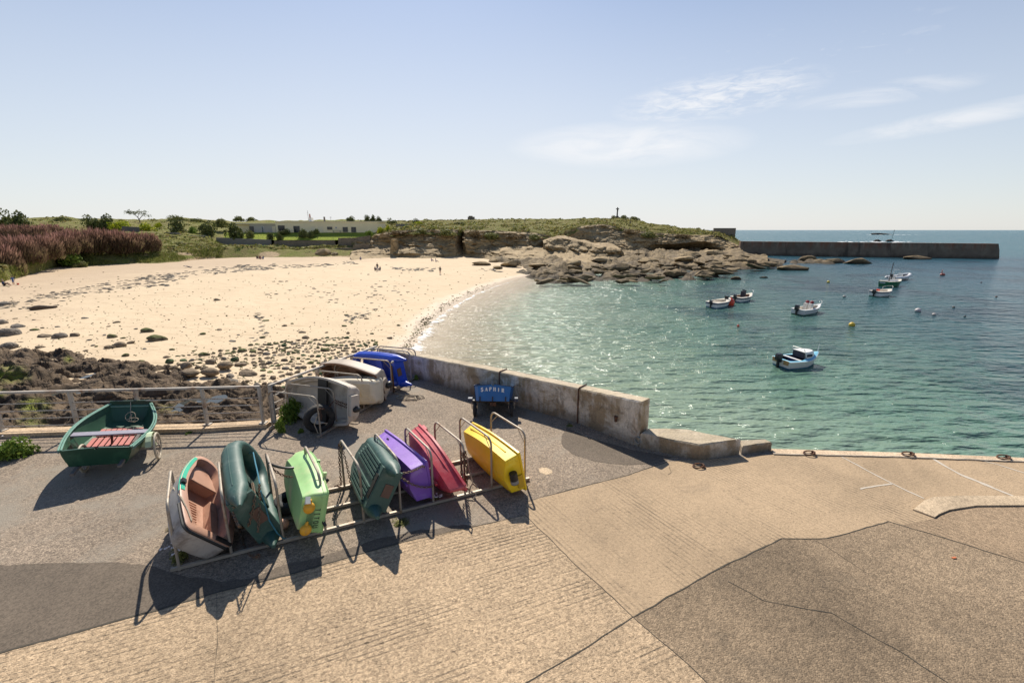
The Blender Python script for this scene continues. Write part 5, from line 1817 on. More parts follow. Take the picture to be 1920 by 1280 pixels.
M_block = simple('grey_block_wall', (0.22, 0.20, 0.175), 0.9, 0.12, 0.6, 0.3, 8)
wall_run('garden_wall', 'grey block wall at the left part of the garden', [(405, 445, 462, 151), (440, 447, 462, 151), (508, 449.5, 462, 151)], M_block)
wall_run('garden_wall', 'long brown stone wall below the lawn', [(514, 450.5, 468, 151), (560, 451, 469, 151), (628, 450.5, 467, 151)], M_stone)
wall_run('garden_wall', 'stepped stone wall right of the lawn with a hollow below', [(634, 446, 468, 150), (665, 445.5, 468, 150), (694, 441.5, 468, 149.5)], M_stone)
wall_run('beach_wall', 'low pale stone wall along the seaside steps', [(622, 466, 480, 145), (662, 464, 480, 145), (663, 459, 478, 145), (693, 458, 478, 145)], M_stone)
wall_run('beach_wall', 'short low stone wall at the beach steps', [(491, 474, 482, 141.5), (523, 474.5, 482, 141.5)], M_stone, 0.4)
wall_run('terrace_wall', 'grey wall half hidden by the dark round bush on the left slope', [(268, 437, 446, 146), (335, 436, 446, 146), (336, 441, 450, 146), (384, 442, 450, 147)], M_block)
wall_run('wooden_screen', 'weathered wooden screen standing beside the yellow gorse', [(228, 424, 440, 145), (247, 425, 442, 145), (261, 426, 443, 145)], M_plank, 0.12, 'fence')
wall_run('field_wall', 'grey ruined wall behind the gorse on the headland', [(742, 420, 432, 175), (766, 420, 431, 175), (768, 423, 431, 174), (792, 423, 430, 174)], M_block, 0.5)
# wire fence on the lawn edge
fn_ = thing('wire_fence', 'thin wire fence with slim posts along the lawn edge', 'fence', WY(485, 450, 151.6))
fb = fn_.location.copy()
for px in (485, 515, 556, 596, 625, 660):
    a = WY(px, 450.5, 151.6) - fb
    MB().tube([a, a + Vector((0, 0, 1.5))], 0.03, 5).build('post', M_plank, fn_)
MB().tube([WY(485, 450.5, 151.6) - fb + Vector((0, 0, 1.45)), WY(660, 450.5, 151.6) - fb + Vector((0, 0, 1.45))], 0.015, 4).build('wire', M_plank, fn_)

# ------------------------------------------------------------------ blockhouse, cross, breakwater
M_conc = wall_mat('old_sea_concrete', (0.20, 0.165, 0.125), (0.27, 0.225, 0.175), (0.085, 0.07, 0.058), True)
bk = thing('blockhouse', 'small ruined blockhouse on the headland skyline', 'bunker', WY(884, 412, 258) - Vector((0, 0, 0.5)))
MB().prism([(-1.9, -1.5), (1.5, -1.5), (1.7, 1.5), (-1.8, 1.5)], 0, 2.0).prism([(-1.4, -1.2), (0.6, -1.2), (0.6, 1.2), (-1.4, 1.2)], 2.0, 2.5).build('body', M_conc, bk, 0)
MB().box((0.1, -1.55, 1.25), (1.2, 0.1, 0.3)).build('slit', M_black, bk, 0)
cr = thing('stone_cross', 'tall stone wayside cross on a stepped base atop the headland', 'cross', WY(1157, 409, 262) - Vector((0, 0, 0.8)))
M_cross = simple('cross_granite', (0.13, 0.115, 0.10), 0.9, 0.2, 1)
MB().box((0, 0, 0.4), (2.6, 2.6, 1.4)).box((0, 0, 1.5), (1.5, 1.5, 0.8)).build('base', M_cross, cr, 0)
MB().tube([(0, 0, 1.9), (0, 0, 4.6), (0, 0, 6.6)], [0.42, 0.34, 0.28], 6).build('shaft', M_cross, cr)
MB().box((0, 0, 5.7), (1.7, 0.45, 0.5)).tube([(0, -0.25, 4.0), (0, -0.3, 5.2), (0, -0.3, 6.2)], [0.3, 0.42, 0.3], 8).build('cross_arm', M_cross, cr, 20)


M_breakw, nt, bs = new_mat('breakwater_concrete')
v = pos(nt)
zc = nd(nt, 'ShaderNodeSeparateXYZ', {0: v}).outputs[2]
n1 = n_noise(nt, v, 0.25, 8, 0.66, 0.4)
c = n_mix(nt, n_map(nt, n1, 0.35, 0.65), (0.135, 0.105, 0.078), (0.205, 0.165, 0.122))
stk = n_noise(nt, n_scale(nt, v, (0.5, 0.5, 0.035)), 1.0, 6, 0.6)
upm = n_map(nt, n_math(nt, 'ADD', zc, n_math(nt, 'MULTIPLY', stk, 2.4)), -1.4, 1.2)
c = n_mix(nt, n_math(nt, 'MULTIPLY', upm, n_map(nt, stk, 0.44, 0.6, 0, 0.85)), c, (0.20, 0.085, 0.05))
c = n_mix(nt, n_math(nt, 'MULTIPLY', upm, n_map(nt, n_noise(nt, n_scale(nt, v, (0.9, 0.9, 0.03)), 1.0, 4, 0.6), 0.55, 0.68, 0, 0.6)), c, (0.30, 0.25, 0.2))
c = n_mix(nt, n_map(nt, n_math(nt, 'ADD', zc, n_math(nt, 'MULTIPLY', n1, 2.0)), -4.6, -2.9, 0.85, 0.0), c, (0.035, 0.03, 0.025))
c = n_mix(nt, n_map(nt, n_noise(nt, n_scale(nt, v, (0.35, 0.35, 0.04)), 1.0, 5, 0.6), 0.56, 0.66, 0, 0.7), c, (0.05, 0.043, 0.036))
setb(nt, bs, col=c, rough=0.9, nrm=n_bump(nt, n1, 0.6, 0.3), spec=0.2)
bw = thing('breakwater', 'long dark rust-streaked concrete breakwater closing the bay', 'breakwater', (0, 0, 0))
pB0, pB1 = W(1386, 478, -5.2), W(1870, 485, -5.2)
nBk = Vector((-(pB1 - pB0).y, (pB1 - pB0).x, 0)).normalized()
bw.location = (pB0.x, pB0.y, -5.2)
dB = (pB1 - pB0)
LB = dB.length
dB = dB.normalized()
topz = WY(1868, 457, pB1.y).z + 5.2
topz0 = WY(1392, 452.5, pB0.y).z + 5.2
loops = []
N = 60
for k in range(N + 1):
    s = LB * k / N
    q = dB * s
    tz = topz0 + (topz - topz0) * k / N
    e = 0.0 if k < N else 0.0
    jit = 0.15 * noise.noise(Vector((s * 0.08, 0, 0)))
    tap = 0.35 if k == N else 0.0
    loops.append([tuple(q - nBk * (1.5) + Vector((0, 0, -4))), tuple(q - nBk * (0.9 + jit) + Vector((0, 0, 0.4))), tuple(q - nBk * (0.35 + jit) - dB * (tap * 0.5) + Vector((0, 0, 3.0))), tuple(q - dB * tap * 2 + Vector((0, 0, tz))), tuple(q - dB * tap * 2 + nBk * 3.5 + Vector((0, 0, tz))), tuple(q + nBk * 4.2 + Vector((0, 0, -4)))])
MB().rings(loops, True, True).build('wall', M_breakw, bw, 25)
# step of the landward parapet on the point
pp = WY(1356, 434, 214)
tag(MB().box((0, 0, 0), (9.5, 1.2, 3.4), Matrix.Rotation(R(-8), 3, 'Z')).build('parapet_wall', M_conc, smooth=0, loc=pp + Vector((0.5, 0, -0.2))), 'short concrete parapet on the tip of the headland', 'wall')
# reef and beacon out at sea
M_reef = rock_mat('reef_rock', (0.045, 0.038, 0.033), (0.075, 0.062, 0.05), (0.02, 0.018, 0.016), 0.4, None, bs_=0.3)
RF = rock_mesh('reef', 99, M_reef, True, 4, 9, 0.2)
p = W(1652, 440, -5.2)
put_rock('reef', RF, p, (28, 8, 3.6), 'long dark reef on the far sea near the horizon', 'reef', rz=0.0, sink=0.45, tilt=0.02)
for px, wd, lab in ((1645, 6, 'smaller dark sea rock just behind the breakwater'), (1668, 7, 'larger dark sea rock carrying the beacon pole')):
    p = W(px, 453.0, -5.2)
    put_rock('sea_rock', RF, p, (wd * 0.55, 3, 1.9), lab, 'rock', rz=0.2, sink=0.35, tilt=0.03)
p = W(1671, 453, -5.2)
tag(MB().tube([(0, 0, 0), (0.9, 0, 8.6)], 0.11, 6).tube([(0.86, 0, 8.0), (0.9, 0, 9.0)], 0.25, 6).build('beacon_pole', M_reef, loc=p + Vector((0, 0, 1.0))), 'thin leaning beacon pole on the far sea rock', 'beacon')
mb = MB()
rg = random.Random(21)
for k in range(70):
    if k < 46:
        px = 1570 + 140 * rg.random()
        py = 453.4 + rg.gauss(0, 0.5)
    else:
        px = 1625 + 100 * rg.random()
        py = 440.2 + rg.gauss(0, 0.3)
    q = W(px, py, -5.2)
    s = rg.uniform(0.6, 2.2) * (1 if k < 46 else 1.6)
    mb.sphere((q.x, q.y, -5.2), 1.0, 6, 4, (s, s * 1.2, rg.uniform(0.1, 0.25)))
M_surf = simple('white_surf', (0.8, 0.8, 0.8), 0.7, 0.1)
struct(mb.build('breaking_surf', M_surf, smooth=80), 'stuff')

# ------------------------------------------------------------------ people (far off, small)
def skin_body(name, pose, mats, zsplit):
    """a body grown from a skeleton: verts {joint: (x, y, z, radius)}, edges; facing -Y; baked to one continuous mesh"""
    J, E = pose
    ks = list(J)
    me = bpy.data.meshes.new(name)
    me.from_pydata([J[k][:3] for k in ks], [(ks.index(a), ks.index(b)) for a, b in E], [])
    o = bpy.data.objects.new(name, me)
    C.objects.link(o)
    sk = o.modifiers.new('skin', 'SKIN')
    sv = me.skin_vertices[0].data
    for i, k in enumerate(ks):
        sv[i].radius = (J[k][3], J[k][3])
        sv[i].use_root = (k == 'pelvis')
    ss = o.modifiers.new('sub', 'SUBSURF')
    ss.levels = ss.render_levels = 1
    bpy.context.view_layer.update()
    ev = o.evaluated_get(bpy.context.evaluated_depsgraph_get())
    m2 = bpy.data.meshes.new_from_object(ev)
    bpy.data.objects.remove(o)
    for m in mats:
        m2.materials.append(m)
    for p in m2.polygons:
        p.use_smooth = True
        p.material_index = zsplit(p.center)
    return m2


def std_pose(stride=0.12, arm=0.12):
    J = dict(pelvis=(0, 0, .93, .13), belly=(0, 0, 1.08, .13), chest=(0, 0, 1.30, .15), neck=(0, 0, 1.47, .055), head=(0, -.02, 1.60, .095), crown=(0, -.01, 1.70, .07))
    E = [('pelvis', 'belly'), ('belly', 'chest'), ('chest', 'neck'), ('neck', 'head'), ('head', 'crown')]
    for s, n in ((-1, 'l'), (1, 'r')):
        st = stride * s
        J.update({'hip' + n: (s * .09, 0, .86, .095), 'kn' + n: (s * .1, -st * .6, .48, .065), 'an' + n: (s * .1, -st + 0.02, .09, .042), 'toe' + n: (s * .11, -st - .14, .04, .035),
                  'sh' + n: (s * .18, 0, 1.39, .062), 'el' + n: (s * .25, st * .4, 1.12, .043), 'wr' + n: (s * (.22 + arm * .3), st * .6 - .08, .9, .032), 'ha' + n: (s * (.22 + arm * .3), st * .7 - .1, .8, .034)})
        E += [('pelvis', 'hip' + n), ('hip' + n, 'kn' + n), ('kn' + n, 'an' + n), ('an' + n, 'toe' + n), ('chest', 'sh' + n), ('sh' + n, 'el' + n), ('el' + n, 'wr' + n), ('wr' + n, 'ha' + n)]
    return J, E


def sit_pose(knee=0.45):
    J = dict(pelvis=(0, 0, .12, .14), belly=(0, .03, .28, .14), chest=(0, .02, .50, .15), neck=(0, 0, .67, .055), head=(0, -.03, .79, .095), crown=(0, -.02, .89, .07))
    E = [('pelvis', 'belly'), ('belly', 'chest'), ('chest', 'neck'), ('neck', 'head'), ('head', 'crown')]
    for s, n in ((-1, 'l'), (1, 'r')):
        J.update({'hip' + n: (s * .1, -.06, .12, .1), 'kn' + n: (s * .14, -.42, knee, .066), 'an' + n: (s * .13, -.70, .1, .045), 'toe' + n: (s * .13, -.84, .05, .035),
                  'sh' + n: (s * .18, .02, .59, .062), 'el' + n: (s * .26, -.12, .38, .045), 'wr' + n: (s * .16, -.34, .4, .033), 'ha' + n: (s * .12, -.42, .42, .035)})
        E += [('pelvis', 'hip' + n), ('hip' + n, 'kn' + n), ('kn' + n, 'an' + n), ('an' + n, 'toe' + n), ('chest', 'sh' + n), ('sh' + n, 'el' + n), ('el' + n, 'wr' + n), ('wr' + n, 'ha' + n)]
    return J, E


M_skin = simple('skin', (0.48, 0.28, 0.19), 0.6, 0.05)
CL = {k: simple('cloth_' + k, c, 0.85, 0.1, 8) for k, c in (('black', (0.015, 0.015, 0.018)), ('navy', (0.02, 0.035, 0.09)), ('blue', (0.05, 0.12, 0.32)), ('jeans', (0.08, 0.12, 0.20)), ('white', (0.6, 0.58, 0.58)), ('red', (0.35, 0.05, 0.05)), ('grey', (0.13, 0.13, 0.135)), ('lilac', (0.42, 0.36, 0.48)))}
M_hair = simple('hair', (0.03, 0.02, 0.012), 0.7, 0.1)
M_hairg = simple('grey_hair', (0.42, 0.38, 0.34), 0.7, 0.1)


def person(pose, px, py, Y, scale, face, top, bottom, label, group=None, zf=None, skirt=0.0, lying=False, hair=None):
    P = std_pose() if pose == 'stand' else (std_pose(0.3) if pose == 'walk' else sit_pose())
    if pose in ('stand', 'walk'):
        sp = lambda c: 0 if (c.z > 1.46 or (abs(c.x) > .2 and c.z < 1.18) or c.z < skirt) else (1 if c.z > .95 else 2)
    else:
        sp = lambda c: 0 if (c.z > .66 or (abs(c.x) > .1 and c.y < -.28 and c.z > .34 and c.z < .44) or (c.y < -.62)) else (1 if c.z > .2 and c.y > -.2 else 2)
    me = skin_body('person', P, [M_skin, CL[top], CL[bottom]], sp)
    if zf is None:
        p = hit(px, py, sand_z) if Y is None else WY(px, py, Y)
    else:
        p = WY(px, py, Y)
        q = on_land(zf, p.x, p.y)
        if q is not None:
            p = q
    o = bpy.data.objects.new('person', me)
    C.objects.link(o)
    o.location = p - Vector((0, 0, 0.02))
    o.scale = (scale,) * 3
    o.rotation_euler = (0, 0, face)
    tag(o, label, 'person', group)
    hz_ = 1.66 if pose in ('stand', 'walk') else 0.85
    h = MB().sphere((0, 0.015 if hz_ > 1 else 0.0, hz_), 0.112, 10, 8, (0.95, 1.0, 1.0))
    h.v = [(x, y, z) if z > hz_ - 0.05 + (0.12 if y < -0.03 else -0.05) else (x * .7, abs(y) * .6 + .02, max(z, hz_ - 0.1)) for x, y, z in h.v]
    h.build('hair', hair or M_hair, o, 60)
    if lying:
        o.rotation_euler = (R(-78), 0, face)
        o.location.z += 0.15
    return o


hh = bpy.data.objects['headland_hill']
ppl = 'people on the beach'
person('sit', 7, 536, None, 1.0, 1.9, 'navy', 'black', 'grey-haired person sitting on the sand at the left edge', ppl, hair=M_hairg)
person('stand', 26, 534, None, 0.72, 0.6, 'blue', 'blue', 'child in a blue dress standing beside the sitting grey-haired person', ppl, skirt=0.55)
person('stand', 708, 508, None, 1.0, 0.4, 'black', 'jeans', 'person in dark top and jeans standing by two sitting people', ppl)
person('sit', 703.5, 507, None, 0.95, 0.6, 'navy', 'black', 'person sitting left of the standing person in jeans', ppl)
person('sit', 713, 507, None, 1.0, -0.5, 'navy', 'jeans', 'person sitting right of the standing person in jeans', ppl)
person('stand', 825.5, 514, None, 0.95, 0.2, 'black', 'navy', 'lone wader in dark swimwear standing on the bare sand', ppl, skirt=0.8)
person('sit', 809, 489.5, None, 1.0, 1.1, 'lilac', 'lilac', 'left sunbather in lilac before the cliff', ppl)
person('sit', 817, 491, None, 1.0, 1.4, 'lilac', 'white', 'right sunbather in lilac and white before the cliff', ppl)
person('sit', 483, 485, None, 1.05, 0.3, 'black', 'grey', 'leftmost sitting person of the group by the beach steps', ppl)
person('sit', 488, 485.5, None, 1.05, -0.2, 'red', 'navy', 'person in red sitting in the group by the beach steps', ppl)
person('sit', 494, 486, None, 1.05, -0.6, 'blue', 'jeans', 'rightmost sitting person of the group by the beach steps', ppl)
person('stand', 360, 502.5, None, 0.95, 1.6, 'white', 'navy', 'person in a white top lying on the upper sand', ppl, lying=True)
person('sit', 676, 487, None, 1.0, 0.4, 'lilac', 'jeans', 'person in pale clothes sitting among rocks by the steps', ppl)
person('walk', 964, 421, 215, 1.0, 1.2, 'black', 'black', 'left walker in black on the headland path', 'walkers on the headland', zf=hh)
person('walk', 984, 421, 216, 1.0, -1.2, 'black', 'grey', 'right walker in black on the headland path', 'walkers on the headland', zf=hh)
person('sit', 1181, 422, 215, 1.2, 0.3, 'black', 'navy', 'person in black sitting on the headland turf below the cross', zf=hh)
person('stand', 1147, 412, 255, 1.0, 0.3, 'red', 'black', 'visitor in red standing left of the cross', zf=hh)
# toy beside the child
bt = hit(34, 534, sand_z)
tag(MB().tube([(0, 0, 0), (0, 0, 0.22)], [0.10, 0.14], 10).tube([(0.14 * math.cos(a), 0, 0.22 + 0.12 * math.sin(a)) for a in [math.pi * k / 8 for k in range(9)]], 0.012, 5).build('toy_bucket', simple('red_plastic', (0.6, 0.06, 0.03), 0.4), loc=bt), 'small red toy bucket on the sand next to the child', 'bucket')
# ================================================================== THINGS ON THE QUAY
def ring(x0, x1, bt, bm, bb, z, xm=0.45, rs=0.06, rb=0.12, sheer=0.0, crown=0.0, n=14, rake=0.0, ups=0.0):
    """closed outline of a boat at one level: from the stern's port corner round the bow and back. x stern to bow, y port, z up"""
    xs = [x0 + rs * (1 - math.cos(math.pi / 2 * k / 5)) for k in range(5)]
    xs += [x0 + rs + (x1 - rb - x0 - rs) * k / (n - 1) for k in range(n)]
    xs += [x1 - rb + rb * math.sin(math.pi / 2 * k / 5) for k in range(1, 6)]

    def b(x):
        t = (x - x0) / (x1 - x0)
        if t < xm:
            v = bt + (bm - bt) * math.sin(math.pi / 2 * t / xm)
        else:
            v = bb + (bm - bb) * math.cos(math.pi / 2 * (t - xm) / (1 - xm))
        if x - x0 < rs:
            v = max(v - rs, 0) + math.sqrt(max(0, rs * rs - (rs - (x - x0)) ** 2))
        if x1 - x < rb:
            v = max(v - rb, 0) + math.sqrt(max(0, rb * rb - (rb - (x1 - x)) ** 2))
        return max(v, 0.001)

    def zz(x):
        t = (x - x0) / (x1 - x0)
        return z + sheer * max(0, t - 0.35) ** 2 * 2.2 + ups * t * t
    port = [(x, b(x), zz(x)) for x in xs]
    bw_ = [(x1, b(x1) * (1 - 2 * k / 5), zz(x1)) for k in range(1, 5)]
    stb = [(x, -b(x), zz(x)) for x in xs[::-1]]
    st = [(x0, -b(x0) * (1 - 2 * k / 5), z + crown * (1 - (1 - 2 * k / 5) ** 2)) for k in range(1, 5)]
    return port + bw_ + stb + st


def boat(name, label, cat, loc, eul, group=None):
    return thing(name, label, cat, loc, tuple(R(a) for a in eul), group)


def rim_sweep(rg_, wd, h, closed=True, out=0.0):
    """a flat moulding that follows an outline"""
    P = [Vector(p) for p in rg_]
    n = len(P)
    loops = []
    for i in range(n):
        t = (P[(i + 1) % n] - P[i - 1])
        t.z = 0
        t.normalize()
        s = Vector((t.y, -t.x, 0))     # the ring runs port side forwards: inwards is to starboard
        o_ = P[i] - s * out
        loops.append([o_ + Vector((0, 0, h / 2)), o_ + s * wd * 0.15 + Vector((0, 0, h * 0.62)), o_ + s * wd + Vector((0, 0, h / 2)), o_ + s * wd - Vector((0, 0, h / 2)), o_ - Vector((0, 0, h / 2))])
    mb = MB()
    m = 5
    vs = [p for lp in loops for p in lp]
    fs = [(i * m + j_, i * m + (j_ + 1) % m, ((i + 1) % n) * m + (j_ + 1) % m, ((i + 1) % n) * m + j_) for i in range(n) for j_ in range(m)]
    return mb.add(vs, fs)


P_ = dict(rough=0.42, var=0.10, scale=3.0, bump=0.12, bscale=25)
def plastic(name, col, dirt, damt=0.5, rough=0.45, dscale=3.5):
    return simple(name, col, rough, 0.14, 2.5, 0.12, 35, dirt, damt, dscale, scuff=0.55)


M_galv = simple('galvanised_tube', (0.36, 0.31, 0.25), 0.55, 0.18, 5, 0.3, 60, (0.22, 0.12, 0.06), 0.35, 4, metal=0.35)
M_rail = simple('painted_rail', (0.42, 0.375, 0.32), 0.6, 0.15, 4, 0.3, 50, (0.26, 0.13, 0.06), 0.4, 3)
M_rope = simple('pale_rope', (0.45, 0.38, 0.28), 0.9, 0.25, 30, 0.8, 120)
M_brope = simple('blue_rope', (0.05, 0.20, 0.28), 0.9, 0.25, 30, 0.8, 120)
M_chain = simple('old_chain', (0.20, 0.16, 0.12), 0.7, 0.3, 30, 0.4, 60, (0.22, 0.10, 0.045), 0.6, 20, metal=0.4)
M_rubber = simple('tyre_rubber', (0.018, 0.018, 0.019), 0.75, 0.3, 8, 0.4, 50, (0.05, 0.045, 0.04), 0.4, 5)

# ------------------------------------------------------------------ railing
rl_ = thing('railing', 'grey metal railing of posts and bars along the quay edge', 'railing', RAIL_C)


def rail_run(a, b, posts, hgt=0.96):
    o = RAIL_C
    a, b = a - o, b - o
    up = Vector((0, 0, 1))
    MB().bar(a + up * hgt, b + up * hgt, 0.06, 0.05).build('handrail', M_rail, rl_, 0)
    for k in range(4):
        z_ = 0.10 + 0.19 * k
        MB().tube([a + up * z_, b + up * z_], 0.013, 6).build('bar', M_rail, rl_)
    d = (b - a).normalized()
    for t in posts:
        p = a + d * t
        MB().bar(p, p + up * (hgt - 0.025), 0.05, 0.095, up=d.cross(up)).box(p + Vector((0, 0, 0.01)), (0.16, 0.16, 0.02)).build('post', M_rail, rl_, 0)


A0 = W(-260, 822)
A0.z = 0.10
A1 = W(499, 800) + Vector((-0.03, 0.02, 0.1))
dA = (A1 - A0).normalized()


def along(px, py):
    return (W(px, py) - A0).dot(dA)


rail_run(A0, A1, [along(-130, 820), along(4, 815), along(146, 811), along(266, 808), along(386, 806), (A1 - A0).length - 0.03])
B0 = RAIL_C + Vector((0.10, 0.04, 0.1))
B1 = WALL_A + Vector((-0.02, -0.12, -0.12))
lb = (B1 - B0).length
rail_run(B0, B1, [0.03, lb * .36, lb * .54, lb * .70, lb * .86])
kb = MB()
k0 = [p for p in RAIL_L]
poly = [(p.x, p.y - 0.12) for p in k0] + [(p.x, p.y + 0.2) for p in k0[::-1]]
struct(MB().prism(poly, 0, 0.10, bottom=False).build('railing_kerb', M_kerb, smooth=0))
poly = [(RAIL_C.x - 0.14, RAIL_C.y + 0.21), (RAIL_C.x + 0.16, RAIL_C.y + 0.21), (WALL_A.x + 0.10, WALL_A.y - 0.02), (WALL_A.x - 0.15, WALL_A.y - 0.02)]
struct(MB().prism(poly, 0, 0.10, bottom=False).build('railing_kerb', M_kerb, smooth=0))

# ------------------------------------------------------------------ boat racks
def hoop_path(a, b, h, r=0.16):
    """from the foot a up, over and down to the foot b"""
    a, b = Vector(a), Vector(b)
    d = (b - a).normalized()
    up = Vector((0, 0, 1))
    P = [a]
    for k in range(7):
        t = math.pi / 2 * k / 6
        P.append(a + up * (h - r + r * math.sin(t)) + d * (r - r * math.cos(t)))
    for k in range(7):
        t = math.pi / 2 * k / 6
        P.append(b + up * (h - r + r * math.cos(t)) - d * (r - r * math.sin(t)))
    P.append(b)
    return P, d


def rack(label, feet, back, h, loc, railz=0.04, rails=3, ext=(0.1, 0.1)):
    t = thing('boat_rack', label, 'boat rack', loc, group=None)
    fs = [Vector(f_) - Vector(loc) for f_ in feet]
    for f_ in fs:
        P, d = hoop_path(f_ + back, f_, h)
        hp = MB().tube(P, 0.020, 10).build('hoop', M_galv, t)
        up = Vector((0, 0, 1))
        MB().tube([f_ + back + up * (h - 0.26), f_ + back + up * (h - 0.01) + d * 0.26], 0.007, 5).build('gusset', M_galv, hp)
        MB().tube([f_ + up * (h - 0.26), f_ + up * (h - 0.01) - d * 0.26], 0.007, 5).build('gusset', M_galv, hp)
    e0 = (fs[-1] - fs[0]).normalized()
    for k in range(rails):
        o_ = back * (k / (rails - 1)) + Vector((0, 0, railz))
        MB().bar(fs[0] - e0 * ext[0] + o_, fs[-1] + e0 * ext[1] + o_, 0.046, 0.046).build('base_rail', M_galv, t, 0)
    return t


backA = Vector((-0.70, 1.04, 0))
feetA = [W(337, 1068), W(435, 1042), W(532, 1016), W(611, 998), W(683, 980), W(752, 962), W(813, 945), W(872, 929), W(922, 917), W(984, 902)]
rack('long rusty-grey rack of ten hoops holding the front row of dinghies', feetA, backA, 1.05, feetA[0])
rB0, rB1 = W(602, 818), W(777, 711)
lB0 = W(511.7, 804)
backB = lB0 - rB0
feetB = [W(602, 818), W(630, 799.5), W(657, 783), W(681, 768), W(709, 751), W(736, 736), W(763, 713.5), W(777, 708)]
feetB = [rB0 + (rB1 - rB0) * ((f_ - rB0).dot(rB1 - rB0) / (rB1 - rB0).length_squared) for f_ in feetB]
rack('grey rack of hoops by the railing holding the rear row of dinghies', feetB, backB, 1.0, feetB[0], rails=2)

# ------------------------------------------------------------------ dinghies
GRP = 'dinghies stored on edge in the racks'


def shell(root, name, mat, levels, smooth=40, bottom=True):
    """levels: outlines from the gunwale down to the bottom"""
    return MB().rings(levels, False, bottom).build(name, mat, root, smooth)


# peach dinghy, its inside turned to the camera
M_peachin = plastic('faded_peach_plastic', (0.50, 0.285, 0.20), (0.34, 0.18, 0.12), 0.35, 0.5)
M_whitehull = plastic('worn_white_hull', (0.40, 0.37, 0.34), (0.22, 0.19, 0.17), 0.55, 0.6)
M_mint = plastic('mint_tape', (0.06, 0.52, 0.33), (0.30, 0.5, 0.4), 0.2)
t = boat('dinghy', 'peach dinghy with brown inside, mint stripe and white hull, leftmost in the rack', 'dinghy', (-4.661, 5.597, 0.146), (52.28, -8.05, 123.05), GRP)
L, D = 2.15, 0.37
o_kw = dict(xm=0.42, rs=0.10, rb=0.22)
shell(t, 'hull', M_whitehull, [ring(0, L, .375, .50, .17, D, **o_kw), ring(0.0, L - .02, .365, .49, .165, D - .05, **o_kw), ring(.02, L - .08, .345, .46, .15, D * .45, **o_kw), ring(.05, L - .16, .31, .41, .12, .06, **o_kw), ring(.12, L - .28, .25, .33, .09, .0, **o_kw)])
shell(t, 'liner', M_peachin, [ring(0, L, .38, .505, .175, D, **o_kw), ring(-.005, L + .005, .385, .51, .18, D + .02, **o_kw), ring(.02, L - .02, .365, .49, .165, D + .035, **o_kw), ring(.12, L - .11, .275, .395, .10, D + .035, **o_kw), ring(.14, L - .135, .255, .375, .09, D + .005, **o_kw), ring(.17, L - .20, .225, .34, .07, .11, **o_kw), ring(.2, L - .24, .2, .31, .06, .095, **o_kw)], 50)
lk = MB()
lk.rings([ring(L - .98 + .28, L - .17, .335, .27, .08, D - .10, xm=.1, rs=.03, rb=.15), ring(L - .74 + .05, L - .18, .32, .26, .07, D - .085, xm=.1, rs=.03, rb=.15)], False, True)
lk.rings([ring(L - .98 + .28, L - .17, .335, .27, .08, D - .10, xm=.1, rs=.03, rb=.15), ring(L - .66, L - .2, .30, .24, .07, .10, xm=.1, rs=.03, rb=.15)], False, False)
lk.build('bow_locker', M_peachin, t, 40)
gv = MB()
for k in range(13):
    gv.box((.40 + k * .062, .10, .108), (.026, .30, .03))
gv.build('floor_ribs', M_peachin, t, 0)
MB().box((.72, -.25, .17), (.95, .12, .14)).build('side_bench', M_peachin, t, 20)
mk = MB()
rgp = ring(-.005, L + .005, .385, .51, .18, D + .024, **o_kw)
sel = [p for p in rgp[:24] if .75 < p[0] < 1.95]
mk.grid([[(p[0], p[1] + .004, p[2] - .03) for p in sel], [(p[0], p[1] - .012, p[2] + .017) for p in sel], [(p[0], p[1] - .065, p[2] + .018) for p in sel]])
mk.build('stripe', M_mint, t, 60)
sel = [p for p in rgp if p[0] < .12]
mk = MB().tube([(p[0] - .012, p[1], p[2] - .02) for p in ring(0, L, .385, .51, .18, D, **o_kw)[-7:] + ring(0, L, .385, .51, .18, D, **o_kw)[:9]], 0.02, 6)
mk.build('rubber_edge', M_black, t)
MB().box((.03, -.22, D + .045), (.07, .26, .03)).box((1.0, .48, D + .05), (.10, .07, .05)).build('worn_tape', M_black, t, 0)
settle(t, 0.03)

